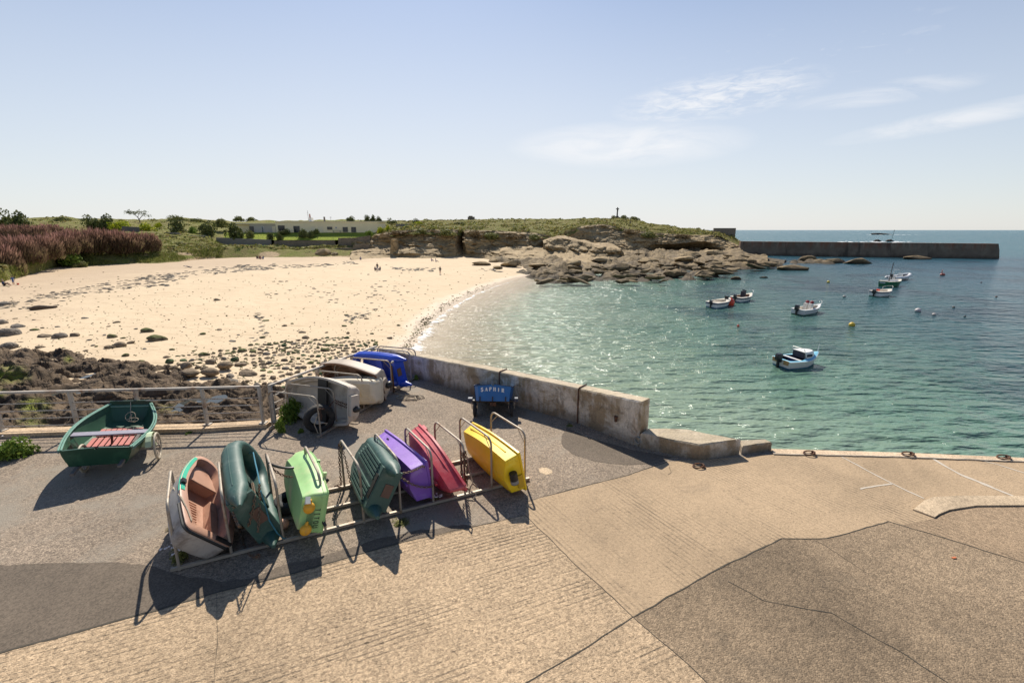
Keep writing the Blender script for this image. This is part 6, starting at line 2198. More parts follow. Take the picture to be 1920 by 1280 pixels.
# pontoon dinghies
def pontoon_dinghy(label, loc, eul, L, B, D, mat, inner, plate, ribbed, cone=0.27, group=GRP):
    t = boat('pontoon_dinghy', label, 'dinghy', loc, eul, group)
    r = 0.118
    hb = B / 2 - r
    P, rad = [], []
    for x, k in ((-cone, .26), (-cone + .012, .30), (-cone * .5, .62), (-.02, .97)):
        P.append((x, hb * (1 + .03), D * .52))
        rad.append(r * k)
    for k in range(1, 9):
        x = (L - hb - r) * k / 8
        P.append((x, hb * (1 + .08 * math.sin(math.pi * k / 8)), D * .52))
        rad.append(r)
    for k in range(1, 12):
        a = math.pi * k / 12
        P.append((L - hb - r + math.sin(a) ** 0.8 * hb, hb * math.cos(a), D * .52 + .06 * math.sin(a)))
        rad.append(r)
    for k in range(8, 0, -1):
        x = (L - hb - r) * k / 8
        P.append((x, -hb * (1 + .08 * math.sin(math.pi * k / 8)), D * .52))
        rad.append(r)
    for x, k in ((-.02, .97), (-cone * .5, .62), (-cone + .012, .30), (-cone, .26)):
        P.append((x, -hb * (1 + .03), D * .52))
        rad.append(r * k)
    mb = MB().tube(P, rad, 14, sq=(0, 0, 1))
    # pontoons are taller than wide
    zc = D * .52
    mb.v = [(x, y, zc + (z - zc) * (1.0 + .45 * min(1, max(0, (x + .05) / .15)))) for x, y, z in mb.v]
    mb.build('pontoon', mat, t, 38)
    sm_ = MB().tube([(x, y + (r if y > 0 else -r) * .98 * (abs(y) / hb if x > L - hb - r else 1), z) if x < L - hb - r else (x + r * .98 * math.sin(math.acos(max(-1, min(1, y / hb)))), y * (1 + r / hb), z) for (x, y, z), q in zip(P, rad) if q >= r * .99], .011, 5)
    sm_.build('seam', mat, t)
    # tub: bottom plate, inside floor, transom
    xs = L - hb - r
    lo = [(x, y) for x, y in ((.0, hb), (xs, hb), (xs + hb * .55, hb * .7), (xs + hb * .9, 0), (xs + hb * .55, -hb * .7), (xs, -hb), (.0, -hb))]
    MB().prism(lo, .035, .075).build('bottom', mat, t, 0)
    if ribbed:
        rb_ = MB()
        for s in (-1, 1):
            for k in range(5):
                y = s * (.075 + k * hb * .19)
                xe = xs + hb * .3 - k * .07
                rb_.bar((.17, y, .026), (xe, y, .026), .034, .04)
        rb_.build('bottom_ribs', mat, t, 0)
        MB().box((.085, 0, .03), (.13, hb * 1.15, .022)).build('recess_shade', M_black, t, 0)  # flat black plate: shade of a hollow painted on, no recess cut
    else:
        MB().bar((.1, 0, .02), (xs, 0, .02), .08, .05).build('keel', mat, t, 0)
    MB().prism([(-.01, hb * .98), (-.01, -hb * .98), (.05, -hb * .98), (.05, hb * .98)], .05, D * .98).build('transom', mat, t, 0)
    pl_ = [(-.016, -hb * .3), (-.016, hb * .3)]
    MB().box((-.016, 0, D * .66), (.018, hb * .62, D * .36)).box((.052, 0, D * .66), (.012, hb * .6, D * .36)).build('motor_plate', plate, t, 0)
    MB().prism([(.05, hb), (xs, hb), (xs, -hb), (.05, -hb)], .10, .12).build('floor', inner, t, 0)
    MB().box((xs * .5, 0, D * .72), (.26, hb * 1.9, .04)).build('thwart', inner, t, 0)
    return t


M_dgreen = plastic('dark_green_plastic', (0.030, 0.085, 0.070), (0.075, 0.125, 0.105), 0.5, 0.5)
M_dgreen_in = plastic('shaded_green_plastic', (0.022, 0.055, 0.042), (0.05, 0.07, 0.05), 0.3, 0.5)  # darker copy of the hull green, shade of the inside put into the colour
M_brownp = simple('brown_plate', (0.12, 0.065, 0.045), 0.6, 0.2, 6)
M_blue = plastic('royal_blue_plastic', (0.010, 0.055, 0.46), (0.02, 0.09, 0.55), 0.3, 0.38)
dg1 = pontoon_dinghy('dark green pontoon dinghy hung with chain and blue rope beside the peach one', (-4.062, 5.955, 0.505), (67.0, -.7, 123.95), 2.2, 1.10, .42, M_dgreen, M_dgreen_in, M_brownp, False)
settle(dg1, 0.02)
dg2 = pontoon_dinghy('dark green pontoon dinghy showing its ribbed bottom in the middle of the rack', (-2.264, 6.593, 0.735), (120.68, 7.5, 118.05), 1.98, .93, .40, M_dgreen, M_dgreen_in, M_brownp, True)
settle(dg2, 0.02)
bl = pontoon_dinghy('bright blue pontoon dinghy last in the rear rack by the wall', (-3.266, 13.38, .535), (-98.03, 3.79, 146.73), 2.08, 1.02, .42, M_blue, M_blue, M_brownp, False, 0.36)
settle(bl, 0.02)
for s in (-1, 1):
    MB().tube([(-.02, s * .40, .42), (-.02, s * .40, .50)], [.035, .03], 8).build('air_valve', M_rail, bl)

# pale green dinghy
M_lgreen = plastic('pale_green_plastic', (0.33, 0.57, 0.22), (0.58, 0.58, 0.30), 0.45, 0.5, 1.6)
M_yell = plastic('yellow_float', (0.72, 0.36, 0.02), (0.42, 0.25, 0.10), 0.35, 0.5)
t = boat('dinghy', 'pale green dinghy with two yellow floats and black letters on its stern', 'dinghy', (-3.207, 6.062, .39), (104.14, 1.99, 123.06), GRP)
L, D = 2.0, .345
kw = dict(xm=.5, rs=.05, rb=.14)
shell(t, 'hull', M_lgreen, [ring(0, L, .33, .46, .30, D, **kw), ring(0, L, .33, .46, .30, D - .05, **kw), ring(0.005, L - .01, .322, .445, .29, D - .055, **kw), ring(.02, L - .06, .31, .42, .27, .16, **kw), ring(.04, L - .12, .29, .36, .22, .10, **kw), ring(.05, L - .2, .26, .30, .18, .01, **kw), ring(.1, L - .3, .2, .24, .13, 0, **kw)])
shell(t, 'liner', M_lgreen, [ring(0, L, .33, .46, .30, D, **kw), ring(-.012, L + .012, .345, .475, .31, D + .012, **kw), ring(.0, L, .33, .46, .30, D + .03, **kw), ring(.07, L - .07, .26, .38, .23, D + .03, **kw), ring(.10, L - .1, .22, .33, .2, .1, **kw)], 40)
for k, x in enumerate((.42, .95)):
    MB().box((x, .425, D + .025), (.05, .13, .05)).build('cleat', M_lgreen, t, 0)
for y in (.14, -.21):
    fl = MB().sphere((-.055, y, .10), .085, 14, 10, (.75, 1.05, 1))
    fl.tube([(-.05, y + .08, .10), (-.05, y + .13, .11)], [.03, .015], 6)
    fl.build('float', M_yell, t, 60)
MB().prism([(-.10, .23), (-.02, .31), (-.02, .19)], .03, .10).build('corner_cap', simple('white_cap', (.7, .68, .6), .5), t, 0)


# stroke lettering
def ribbon(mb, pts, w_, f):
    P = [Vector((a, b, 0)) for a, b in pts]
    n = len(P)
    L_, R_ = [], []
    for i in range(n):
        d = (P[min(i + 1, n - 1)] - P[max(i - 1, 0)]).normalized()
        s = Vector((-d.y, d.x, 0)) * w_ / 2
        L_.append(f(P[i].x + s.x, P[i].y + s.y))
        R_.append(f(P[i].x - s.x, P[i].y - s.y))
    mb.add(L_ + R_, [(i, i + 1, n + i + 1, n + i) for i in range(n - 1)])


def arc(cx, cy, rx, ry, a0, a1, n=10):
    return [(cx + rx * math.cos(R(a0 + (a1 - a0) * k / n)), cy + ry * math.sin(R(a0 + (a1 - a0) * k / n))) for k in range(n + 1)]


GL = {  # strokes in a unit box: (thick?, points)
    'S': [(1, arc(.42, .74, .26, .22, 40, 230) + arc(.42, .27, .28, .23, 70, -150)), (0, [(.66, .72), (.66, 1.0)]), (0, [(.10, .0), (.10, .28)])],
    'A': [(0, [(.06, .02), (.44, .98)]), (1, [(.44, .98), (.78, .02)]), (0, [(.22, .32), (.62, .32)]), (0, [(-.06, .03), (.20, .03)]), (0, [(.60, .03), (.94, .03)])],
    'P': [(1, [(.2, .0), (.2, 1.0)]), (0, [(.02, .03), (.4, .03)]), (0, [(.02, .97), (.44, .97)]), (1, arc(.42, .73, .27, .24, 85, -85)), (0, [(.2, .48), (.44, .48)])],
    'H': [(1, [(.18, .0), (.18, 1.0)]), (1, [(.72, .0), (.72, 1.0)]), (0, [(.18, .5), (.72, .5)]), (0, [(.0, .03), (.36, .03)]), (0, [(.54, .03), (.9, .03)]), (0, [(.0, .97), (.36, .97)]), (0, [(.54, .97), (.9, .97)])],
    'I': [(1, [(.4, .0), (.4, 1.0)]), (0, [(.2, .03), (.6, .03)]), (0, [(.2, .97), (.6, .97)])],
    'R': [(1, [(.2, .0), (.2, 1.0)]), (0, [(.02, .03), (.4, .03)]), (0, [(.02, .97), (.44, .97)]), (1, arc(.42, .74, .26, .23, 85, -85)), (0, [(.2, .5), (.44, .5)]), (1, [(.46, .5), (.76, .02)]), (0, [(.66, .03), (.9, .03)])],
    'T': [(0, [(.4, .0), (.4, 1.0)]), (0, [(.08, .97), (.72, .97)])],
    'O': [(0, arc(.42, .5, .30, .48, 0, 360, 18))], 'U': [(0, [(.12, 1.0), (.12, .35)] + arc(.42, .32, .30, .30, 180, 360) + [(.72, .35), (.72, 1.0)])]}


def write(mb, word, f, h, pitch, wt, wn):
    for i, ch in enumerate(word):
        for th, pts in GL[ch]:
            ribbon(mb, [(i * pitch + a * h * .8, b * h) for a, b in pts], wt if th else wn, f)


tx = MB()
write(tx, 'TITOU', lambda u, v: (-.004, .09 - u, .335 - .13 + v), .075, .066, .010, .010)
tx.build('name_lettering', M_black, t, 0, recalc=False)
mk = MB()
for k in range(7):
    mk.box((-.003, -.05, .10 + k * .015), (.006, .36, .004))
mk.build('moulded_lines', M_dgreen_in, t, 0)
tb_ = MB().tube(sag((.35, .40, D + .07), (-.02, -.20, D + .05), .12), .026, 8)
tb_.build('black_hose', M_black, t)
settle(t, 0.02)

# purple dinghy
def chine_dinghy(root, mat, L, bt, bm, bb, D, lip, xm, rb, sheer=.02, keel=True, inner=None, rs=.03):
    k1 = dict(xm=xm, rs=rs, rb=rb, sheer=sheer)
    lv = [ring(-.02, L + .02, bt + lip, bm + lip, bb + lip, D, **k1), ring(-.02, L + .02, bt + lip, bm + lip, bb + lip, D - .035, **k1), ring(0, L, bt, bm, bb, D - .04, **k1),
          ring(.015, L - .04, bt * .97, bm * .97, bb * .97, D * .6, **k1), ring(.03, L - .09, bt * .92, bm * .93, bb * .9, D * .20, **k1), ring(.04, L - .14, bt * .74, bm * .74, bb * .7, .05, **k1), ring(.06, L - .26, bt * .2, bm * .22, bb * .2, .0, **k1)]
    shell(root, 'hull', mat, lv, 28)
    k2 = dict(k1)
    shell(root, 'liner', inner or mat, [lv[0], ring(.0, L - .0, bt + lip * .3, bm + lip * .3, bb + lip * .3, D + .012, **k2), ring(.05, L - .05, bt - .05, bm - .05, max(bb - .05, .01), D + .005, **k2), ring(.08, L - .16, bt * .8, bm * .8, bb * .7, .10, **k2), ring(.12, L - .2, bt * .6, bm * .6, bb * .5, .085, **k2)], 40)
    if keel:
        MB().bar((.15, 0, -.012), (L - .45, 0, -.012), .04, .045).build('keel', mat, root, 0)


M_purple = plastic('violet_plastic', (0.235, 0.10, 0.48), (0.33, 0.20, 0.56), 0.35, 0.42)
t = boat('dinghy', 'violet dinghy on edge with its flat stern towards the slab', 'dinghy', (-1.753, 7.086, .389), (84.5, 2.62, 126.57), GRP)
chine_dinghy(t, M_purple, 2.0, .345, .365, .30, .37, .035, .42, .05)
MB().tube([(1.45, .325, .22), (1.47, .35, .235), (1.53, .345, .235), (1.55, .315, .22)], .010, 6).build('rope_eye', M_black, t)
settle(t, 0.02)

# red dinghy, bow towards the camera
M_red = plastic('faded_red_plastic', (0.48, 0.035, 0.055), (0.56, 0.12, 0.13), 0.5, 0.42, 1.5)
t = boat('dinghy', 'faded red pointed dinghy with its bow at the rack\'s front rail', 'dinghy', (-2.12, 8.60, .222), (-78.0, 1.18, -59.5), GRP)
chine_dinghy(t, M_red, 2.0, .40, .44, .03, .34, .03, .36, .02, .04)
sp_ = MB()
for s in (-1, 1):
    sp_.tube([(.03, s * .40, .22), (.5, s * .445, .21), (1.0, s * .42, .21), (1.45, s * .28, .23), (1.8, s * .09, .26)], .013, 5)
sp_.build('rubbing_strake', M_red, t)
MB().box((.2, -.36, .37), (.2, .12, .05)).box((.65, -.36, .36), (.16, .08, .04)).build('cleat', M_red, t, 0)
MB().tube([(2.04, .04, .36), (2.12, .06, .37), (2.12, -.06, .37), (2.04, -.04, .36)], .012, 6).build('bow_shackle', M_galv, t)
settle(t, 0.02)

# yellow dinghy
M_yellow = plastic('bright_yellow_plastic', (0.86, 0.56, 0.010), (0.88, 0.66, 0.06), 0.3, 0.40)
t = boat('dinghy', 'bright yellow dinghy on edge, rightmost in the front rack', 'dinghy', (-.10, 7.387, .355), (79.5, 1.45, 122.24), GRP)
chine_dinghy(t, M_yellow, 1.92, .372, .405, .29, .37, .035, .42, .05, .02, False)
for s in (1, -1):
    MB().tube([(.25, s * .372, .215), (1.0, s * .392, .215), (1.7, s * .325, .22)], .017, 6).build('side_ridge', M_yellow, t, 40)
fb_ = MB()
fb_.rings([[(-.05 + .075 * math.cos(2 * math.pi * j_ / 18), .0 + z_, .13 + .075 * math.sin(2 * math.pi * j_ / 18)) for j_ in range(18)] for z_ in (-.11, -.1, -.035, -.03, .03, .035, .1, .11)], True, True)
o = fb_.build('stern_float', [M_black, M_grey_pipe], t, 40)
for p in o.data.polygons:
    if p.center.y < -.033 and p.center.y > -.105:
        p.material_index = 1
MB().box((.0 - .012, -.16, .27), (.02, .26, .12)).build('motor_pad', plastic('ochre_pad', (.55, .33, .01), (.4, .25, .02), .3), t, 0)
settle(t, 0.02)

# grey dinghy with black thwart, inside to the camera
M_greyd = plastic('grey_beige_plastic', (0.50, 0.44, 0.37), (0.36, 0.30, 0.24), 0.4, 0.55)
t = boat('dinghy', 'grey-beige dinghy with a broad black thwart, inside facing the slab', 'dinghy', (-3.785, 10.749, .60), (-80.94, 1.31, 155.01), GRP)
L, D = 2.2, .42
kw = dict(xm=.45, rs=.07, rb=.12)
shell(t, 'hull', M_greyd, [ring(0, L, .47, .605, .34, D, **kw), ring(0, L, .465, .60, .335, D - .06, **kw), ring(.01, L - .03, .44, .57, .31, D - .065, **kw), ring(.03, L - .08, .42, .54, .29, .12, **kw), ring(.06, L - .16, .34, .45, .22, .01, **kw), ring(.12, L - .25, .26, .36, .17, 0, **kw)])
shell(t, 'liner', M_greyd, [ring(0, L, .47, .605, .34, D, **kw), ring(-.004, L + .004, .475, .61, .345, D + .02, **kw), ring(.04, L - .04, .43, .565, .30, D + .02, **kw), ring(.05, L - .05, .42, .555, .29, D, **kw), ring(.06, L - .09, .405, .53, .27, .32, **kw), ring(.07, L - .12, .36, .48, .24, .31, **kw), ring(.10, L - .16, .33, .44, .21, .20, **kw), ring(.13, L - .2, .30, .41, .18, .185, **kw)], 30)
MB().box((.95, 0, D - .07), (.30, 1.08, .05)).box((1.02, 0, .27), (.04, .9, .14)).build('thwart', M_black, t, 0)
MB().box((-.045, 0, D - .11), (.07, .5, .24)).build('motor_bracket', M_greyd, t, 0)
MB().sphere((-.10, .10, .27), .085, 12, 8, (1, .9, 1.35)).build('fender', M_black, t, 60)
settle(t, 0.02)

# white dinghy, bottom to the camera
M_whited = plastic('cream_white_plastic', (0.66, 0.58, 0.44), (0.60, 0.47, 0.28), 0.35, 0.4)
t = boat('dinghy', 'cream-white dinghy showing its ribbed round-cornered bottom', 'dinghy', (-3.696, 11.53, .465), (99.55, 4.16, 166.05), GRP)
L, D = 2.15, .42
kw = dict(xm=.4, rs=.12, rb=.3)
shell(t, 'hull', M_whited, [ring(-.03, L, .36, .40, .25, D, **kw), ring(-.03, L, .36, .40, .25, D - .03, **kw), ring(0, L - .03, .335, .375, .23, D - .04, **kw), ring(.0, L - .08, .325, .365, .22, .12, **kw), ring(.03, L - .14, .305, .34, .19, .035, **kw), ring(.09, L - .22, .26, .29, .16, .0, **kw)], 60)
shell(t, 'liner', M_whited, [ring(-.03, L, .36, .40, .25, D, **kw), ring(.03, L - .06, .30, .34, .2, D, **kw), ring(.06, L - .1, .28, .32, .18, .08, **kw)], 50)
rb_ = MB()
for k in range(11):
    rb_.bar((.12, -.23 + k * .046, -.006), (.62, -.23 + k * .046, -.006), .024, .034)
rb_.build('bottom_ribs', M_whited, t, 0)
MB().tube([(.55, .35, .30), (.55, .41, .30)], .03, 8).tube([(.55, .41, .30), (.55, .44, .30)], .085, 12).build('fairlead', M_black, t, 40)
MB().tube([(.05, .32, .05), (.25, .36, .15), (.5, .385, .3)], .012, 6).build('lashing', M_rope, t)
settle(t, 0.02)

# brown dinghy
M_brownd = plastic('grey_brown_hull', (0.44, 0.36, 0.28), (0.34, 0.27, 0.2), 0.3, 0.5)
M_brownin = plastic('brown_liner', (0.22, 0.12, 0.075), (0.15, 0.08, 0.05), 0.4, 0.55)
t = boat('dinghy', 'grey-brown dinghy with brown inside leaning between white and blue ones', 'dinghy', (-3.503, 12.397, .575), (-114.59, -3.99, 155.4), GRP)
L, D = 2.2, .40
kw = dict(xm=.5, rs=.04, rb=.12)
shell(t, 'hull', M_brownd, [ring(0, L, .49, .60, .34, D, **kw), ring(0, L, .485, .595, .335, D - .05, **kw), ring(.02, L - .04, .46, .56, .31, D - .055, **kw), ring(.06, L - .1, .41, .50, .27, .08, **kw), ring(.1, L - .2, .3, .4, .2, .0, **kw)], 30)
shell(t, 'liner', M_brownin, [ring(0, L, .49, .60, .34, D, **kw), ring(.0, L, .485, .595, .335, D + .02, **kw), ring(.05, L - .05, .43, .545, .29, D + .02, **kw), ring(.09, L - .1, .38, .48, .25, .1, **kw), ring(.12, L - .14, .33, .43, .2, .07, **kw)], 30)
MB().box((.95, 0, D - .10), (.26, 1.04, .05)).build('thwart', M_brownin, t, 0)
MB().box((-.04, 0, D - .12), (.08, .42, .22)).build('motor_bracket', M_brownd, t, 0)
MB().sphere((-.12, .02, .20), .095, 12, 8, (1, 1, 1.3)).build('fender', M_black, t, 60)
settle(t, 0.02)

# ------------------------------------------------------------------ tyres, ropes, chains
def tyre_mb(R_=.31, w=.17):
    prof = []
    for k in range(13):
        a = -math.pi * .82 + 2 * math.pi * .82 * k / 12
        prof.append((R_ - .075 + .075 * (abs(math.cos(a)) ** .6) * (1 if math.cos(a) > 0 else -1), w / 2 * (abs(math.sin(a)) ** .6) * (1 if math.sin(a) > 0 else -1)))
    prof += [(r - .012, y * .88) for r, y in prof[::-1]]
    loops = []
    n = 36
    for i in range(n + 1):
        a = 2 * math.pi * i / n
        loops.append([((r + (.006 if k in (5, 6, 7) and i % 2 else 0)) * math.cos(a), y, (r + (.006 if k in (5, 6, 7) and i % 2 else 0)) * math.sin(a)) for k, (r, y) in enumerate(prof)])
    return MB().rings(loops)


ty = tag(tyre_mb(.36, .20).build('tyre', M_rubber, smooth=50, loc=W(596, 817) + Vector((-.02, .22, .34))), 'worn black car tyre standing against the first hoop of the rear rack', 'tyre')
ty.rotation_euler = (R(8), 0, R(30))
ty.location.z = .36
ty2 = tag(tyre_mb(.30, .18).build('tyre', M_rubber, smooth=50, loc=W(545, 962) + Vector((0, .1, .1))), 'black tyre lying flat behind the pale green dinghy', 'tyre')
ty2.rotation_euler = (R(90), 0, 0)
ty2.location.z = .17
fl = tag(MB().sphere((0, 0, 0), .085, 14, 10).build('float_ball', plastic('pink_float', (.55, .30, .20), (.4, .25, .2), .4), smooth=60, loc=W(533, 990) + Vector((0, 0, .085))), 'faded pinkish ball float on the ground beside the green dinghy', 'float')


def hang(name, label, mat_, paths, cat, kind='chain', r=.012, group=None, **kw):
    o0 = Vector(paths[0][0])
    mb = MB()
    for p in paths:
        q = [Vector(a) - o0 for a in p]
        if kind == 'chain':
            chain_mb(mb, q, **kw)
        else:
            mb.tube(q, r, 6)
    return tag(mb.build(name, mat_, smooth=60, loc=o0), label, cat, group)


bpy.context.view_layer.update()
dgq = bpy.context.evaluated_depsgraph_get()


def TP(px, py, Y, off=0.02):
    # where the rope or chain lies on what is behind it; Y: roughly how far, kept where nothing near is met
    g = WY(px, py, Y)
    o_ = Vector((0, 0, CAM_H))
    d_ = (g - o_).normalized()
    ok, loc, nrm, idx, ob, mt = sc.ray_cast(dgq, o_, d_)
    if ok and (loc - g).length < 1.3:
        return loc - d_ * off
    return g


up = Vector((0, 0, 1))
# dark green dinghy: two hanging chains and a blue rope
q1, q2 = TP(473, 905, 5.95), TP(486, 908, 6.0)
hang('chain', 'galvanised chain looped over the stern of the chained green dinghy', M_chain, [sag(q1, TP(437, 950, 5.72), .0) and [q1, TP(478, 930, 5.8), TP(474, 960, 5.72), TP(466, 985, 5.66), TP(455, 989, 5.64), TP(447, 985, 5.64), TP(436, 960, 5.7)],
     [q2, TP(487, 935, 5.8), TP(486, 965, 5.7), TP(484, 995, 5.58), TP(480, 1017, 5.52)], [TP(437, 950, 5.72), TP(449, 990, 5.6), TP(457, 1022, 5.5), TP(467, 1039, 5.46), TP(480, 1046, 5.42)]], 'chain', ll=.052)
hang('chain_heap', 'small heap of chain on the ground under the chained green dinghy', M_chain, [[W(474, 1046) + up * .03, W(482, 1049) + up * .03, W(488, 1046) + up * .04, W(483, 1043) + up * .05, W(478, 1045) + up * .06, W(487, 1049) + up * .05]], 'chain', ll=.05)
hang('rope', 'blue rope tied across the opening of the chained green dinghy', M_brope, [[TP(467, 850, 6.95), TP(475, 848, 6.95), TP(479, 868, 6.6), TP(483, 885, 6.3), TP(487, 906, 6.05)], [TP(489, 920, 5.95), TP(499, 952, 5.8), TP(505, 975, 5.72), TP(520, 999, 5.66), TP(531, 1009, 5.62), TP(537, 1008, 5.62)]], 'rope', 'rope', .010)
hang('sleeved_chain', 'black sleeved chain strung from hoop to the pale green dinghy', M_black, [sag(TP(503, 868, 7.1), TP(551, 876, 7.15), .04)], 'chain', 'rope', .022)
hang('chain', 'short dark chain hanging between hoop and pale green dinghy', M_rust, [sag(TP(504, 872, 7.1), TP(549, 894, 6.9), .06)], 'chain', ll=.06)
# rusty chain on hoop five
h5 = feetA[4] + backA
hang('chain', 'rusty chain hanging doubled from the hoop left of the ribbed green dinghy', M_rust, [[h5 + up * .95 + Vector((-.02, -.03, 0)), h5 + up * .5 + Vector((-.04, -.03, 0)), h5 + up * .08 + Vector((-.05, -.03, 0))], [h5 + up * .95 + Vector((.02, -.03, 0)), h5 + up * .55 + Vector((.09, -.03, 0)), h5 + up * .08 + Vector((.14, -.02, 0))],
     [h5 + up * .07 + Vector((-.05, -.05, 0)), h5 + up * .04 + Vector((-.22, .02, 0)), h5 + up * .03 + Vector((-.1, .1, 0))]], 'chain', ll=.06)
# chain through the purple dinghy
h6, h7 = feetA[5], feetA[6]
p6, p7 = h6 + up * .74, h7 + up * .78
mid = TP(793, 873, 6.75)
hang('chain', 'pale chain tied across the stern of the violet dinghy', M_chain, [sag(p6 + Vector((.03, 0, .03)), mid, .03, 8) + sag(mid, TP(812, 877, 7.0), .03, 8), sag(p6, TP(812, 911, 6.78), .10)], 'chain', ll=.052)
h8 = feetA[7]
hang('chain', 'bundle of rusty chain wound on the hoop between red and yellow dinghies', M_rust, [[h8 + up * .92 + Vector((.03, -.02, 0)), h8 + up * .5 + Vector((.05, -.02, 0)), h8 + up * .12 + Vector((.04, -.03, 0))], [h8 + up * .88 + Vector((-.03, -.02, 0)), h8 + up * .48 + Vector((-.06, -.02, 0)), h8 + up * .2 + Vector((-.03, -.03, 0))], [h8 + up * .9 + Vector((0, -.04, 0)), h8 + up * .55 + Vector((.01, -.06, 0)), h8 + up * .25 + Vector((.02, -.05, 0))]], 'chain', ll=.06, r=.009)
hang('rope', 'grey rope trailing on the ground before the yellow dinghy', M_rope, [[W(877, 898) + up * .5, W(880, 900) + up * .25, W(886, 906) + up * .015, W(896, 914) + up * .015, W(897, 922) + up * .015, W(889, 927) + up * .06, W(893, 935) + up * .08, W(886, 938) + up * .015, W(874, 937) + up * .015]], 'rope', 'rope', .011)
hang('rope', 'white rope lashed from the peach dinghy to the leftmost hoop', M_rope, [[TP(325, 914, 5.75), TP(340, 932, 5.72), TP(346, 945, 5.66), TP(352, 957, 5.6), TP(359, 976, 5.5)]], 'rope', 'rope', .012)
# rear rack chains
k1, k2 = feetB[0] + up * .72, feetB[1] + up * .72
hang('chain', 'orange-rusty chain strung over the first two hoops above the tyre', M_rust, [sag(k1, k2, .10, 10), [k1, k1 + Vector((.06, 0, -.15)), k1 + Vector((.05, 0, -.3))], sag(k2, TP(670, 762, 10.55), .03), sag(k2 + Vector((0, 0, -.06)), TP(671, 766, 10.55), .05)], 'chain', ll=.075, r=.013)
hang('rope', 'pale cord tied round the tyre at the first hoop', M_rope, [[k1 + Vector((-.04, 0, -.2)), k1 + Vector((-.12, -.02, -.4)), k1 + Vector((-.05, -.03, -.62))], [k1 + Vector((-.03, -.02, -.36)), k1 + Vector((.16, .05, -.40)), k1 + Vector((.1, .1, -.46))]], 'rope', 'rope', .010)
pts = []
for k in range(44):
    a = k * .42
    r = .16 + .05 * math.sin(k * .9) + .002 * k
    c0 = W(768, 747) + Vector((.05 + .10 * math.sin(k * .13), .03, .015 + .0005 * k))
    pts.append(c0 + Vector((r * 1.25 * math.cos(a), r * math.sin(a), 0)))
pts = [W(735, 735) + up * .03, W(742, 738) + up * .015, W(752, 740) + up * .015] + pts + [W(778, 744) + up * .015, W(783, 741) + up * .015]
hang('rope_coil', 'coil of pale rope on the ground in front of the blue dinghy', M_rope, [pts], 'rope', 'rope', .012)
b5 = feetB[5]
hang('strap', 'rust-brown strap hanging down the hoop before the blue dinghy', M_rust, [[b5 + up * .85 + Vector((.03, -.02, 0)), b5 + up * .4 + Vector((.05, -.03, 0)), b5 + up * .02 + Vector((.05, -.03, 0))]], 'strap', 'rope', .028)

# ------------------------------------------------------------------ mooring rings
for px, py, lab in ((1309, 876, 'rusty mooring ring on concrete by the low wall block'), (1516, 853, 'rusty mooring ring nearest the wall end on the quay edge'), (1701, 855, 'rusty mooring ring midway along the quay edge'), (1880, 861, 'rusty mooring ring farthest right on the quay edge')):
    p = W(px, py)
    t = thing('mooring_ring', lab, 'mooring ring', p + Vector((0, 0, .03 if px > 1400 else .012)), group='mooring rings')
    q = [(.105 * math.cos(2 * math.pi * k / 20), .085 * math.sin(2 * math.pi * k / 20), .03 + .02 * math.cos(2 * math.pi * k / 20)) for k in range(20)]
    MB().tube(q, .015, 8, closed=True).build('ring', M_rust, t)
    MB().tube([(.09, -.035, 0), (.105, -.03, .055), (.105, .03, .055), (.09, .035, 0)], .02, 7).box((.10, 0, .005), (.09, .10, .012)).build('eye_bolt', M_rust, t, 30)

# ------------------------------------------------------------------ green rowing boat on its trolley
M_gboat = simple('dark_green_paint', (0.012, 0.060, 0.036), 0.38, 0.12, 2.5, 0.1, 30, (0.03, 0.10, 0.06), 0.35, 3)
M_gin = simple('mid_green_paint', (0.035, 0.105, 0.06), 0.5, 0.15, 2.5, 0.1, 30, (0.02, 0.05, 0.03), 0.4, 3)
M_grim = simple('pale_green_rail', (0.16, 0.31, 0.24), 0.5, 0.15, 4)
M_redslat = simple('red_slats', (0.42, 0.11, 0.09), 0.6, 0.22, 3, 0.2, 20, (0.28, 0.12, 0.12), 0.5, 4)
M_thw = simple('violet_grey_thwart', (0.20, 0.19, 0.25), 0.6, 0.12, 4, 0.1, 20, (0.5, 0.5, 0.5), 0.12, 9)
t = boat('rowing_boat', 'dark green flat-ended rowing boat with red floor slats on a trolley', 'rowing boat', (-8.11, 8.05, .292), (8.3, .37, 117.1))
L, Bt, Bm, Bb, D = 2.48, .536, .675, .383, .394
secs = []
nS = 16


def rb_b(t_, k):
    tt_ = t_
    bt, bm, bb = (Bt, Bm, Bb) if k else (Bt * .80, Bm * .80, Bb * .74)
    return bt + (bm - bt) * math.sin(math.pi / 2 * tt_ / .45) if tt_ < .45 else bb + (bm - bb) * math.cos(math.pi / 2 * (tt_ - .45) / .55)


def rb_z(t_, k):
    return (D + .085 * max(0, t_ - .3) ** 1.5 * 1.6) if k else (.16 * max(0, t_ - .55) ** 1.6 * 2.2 + .02 * (1 - t_))


def rb_x(t_, k):
    return t_ * L if k else .10 + t_ * (L - .30)


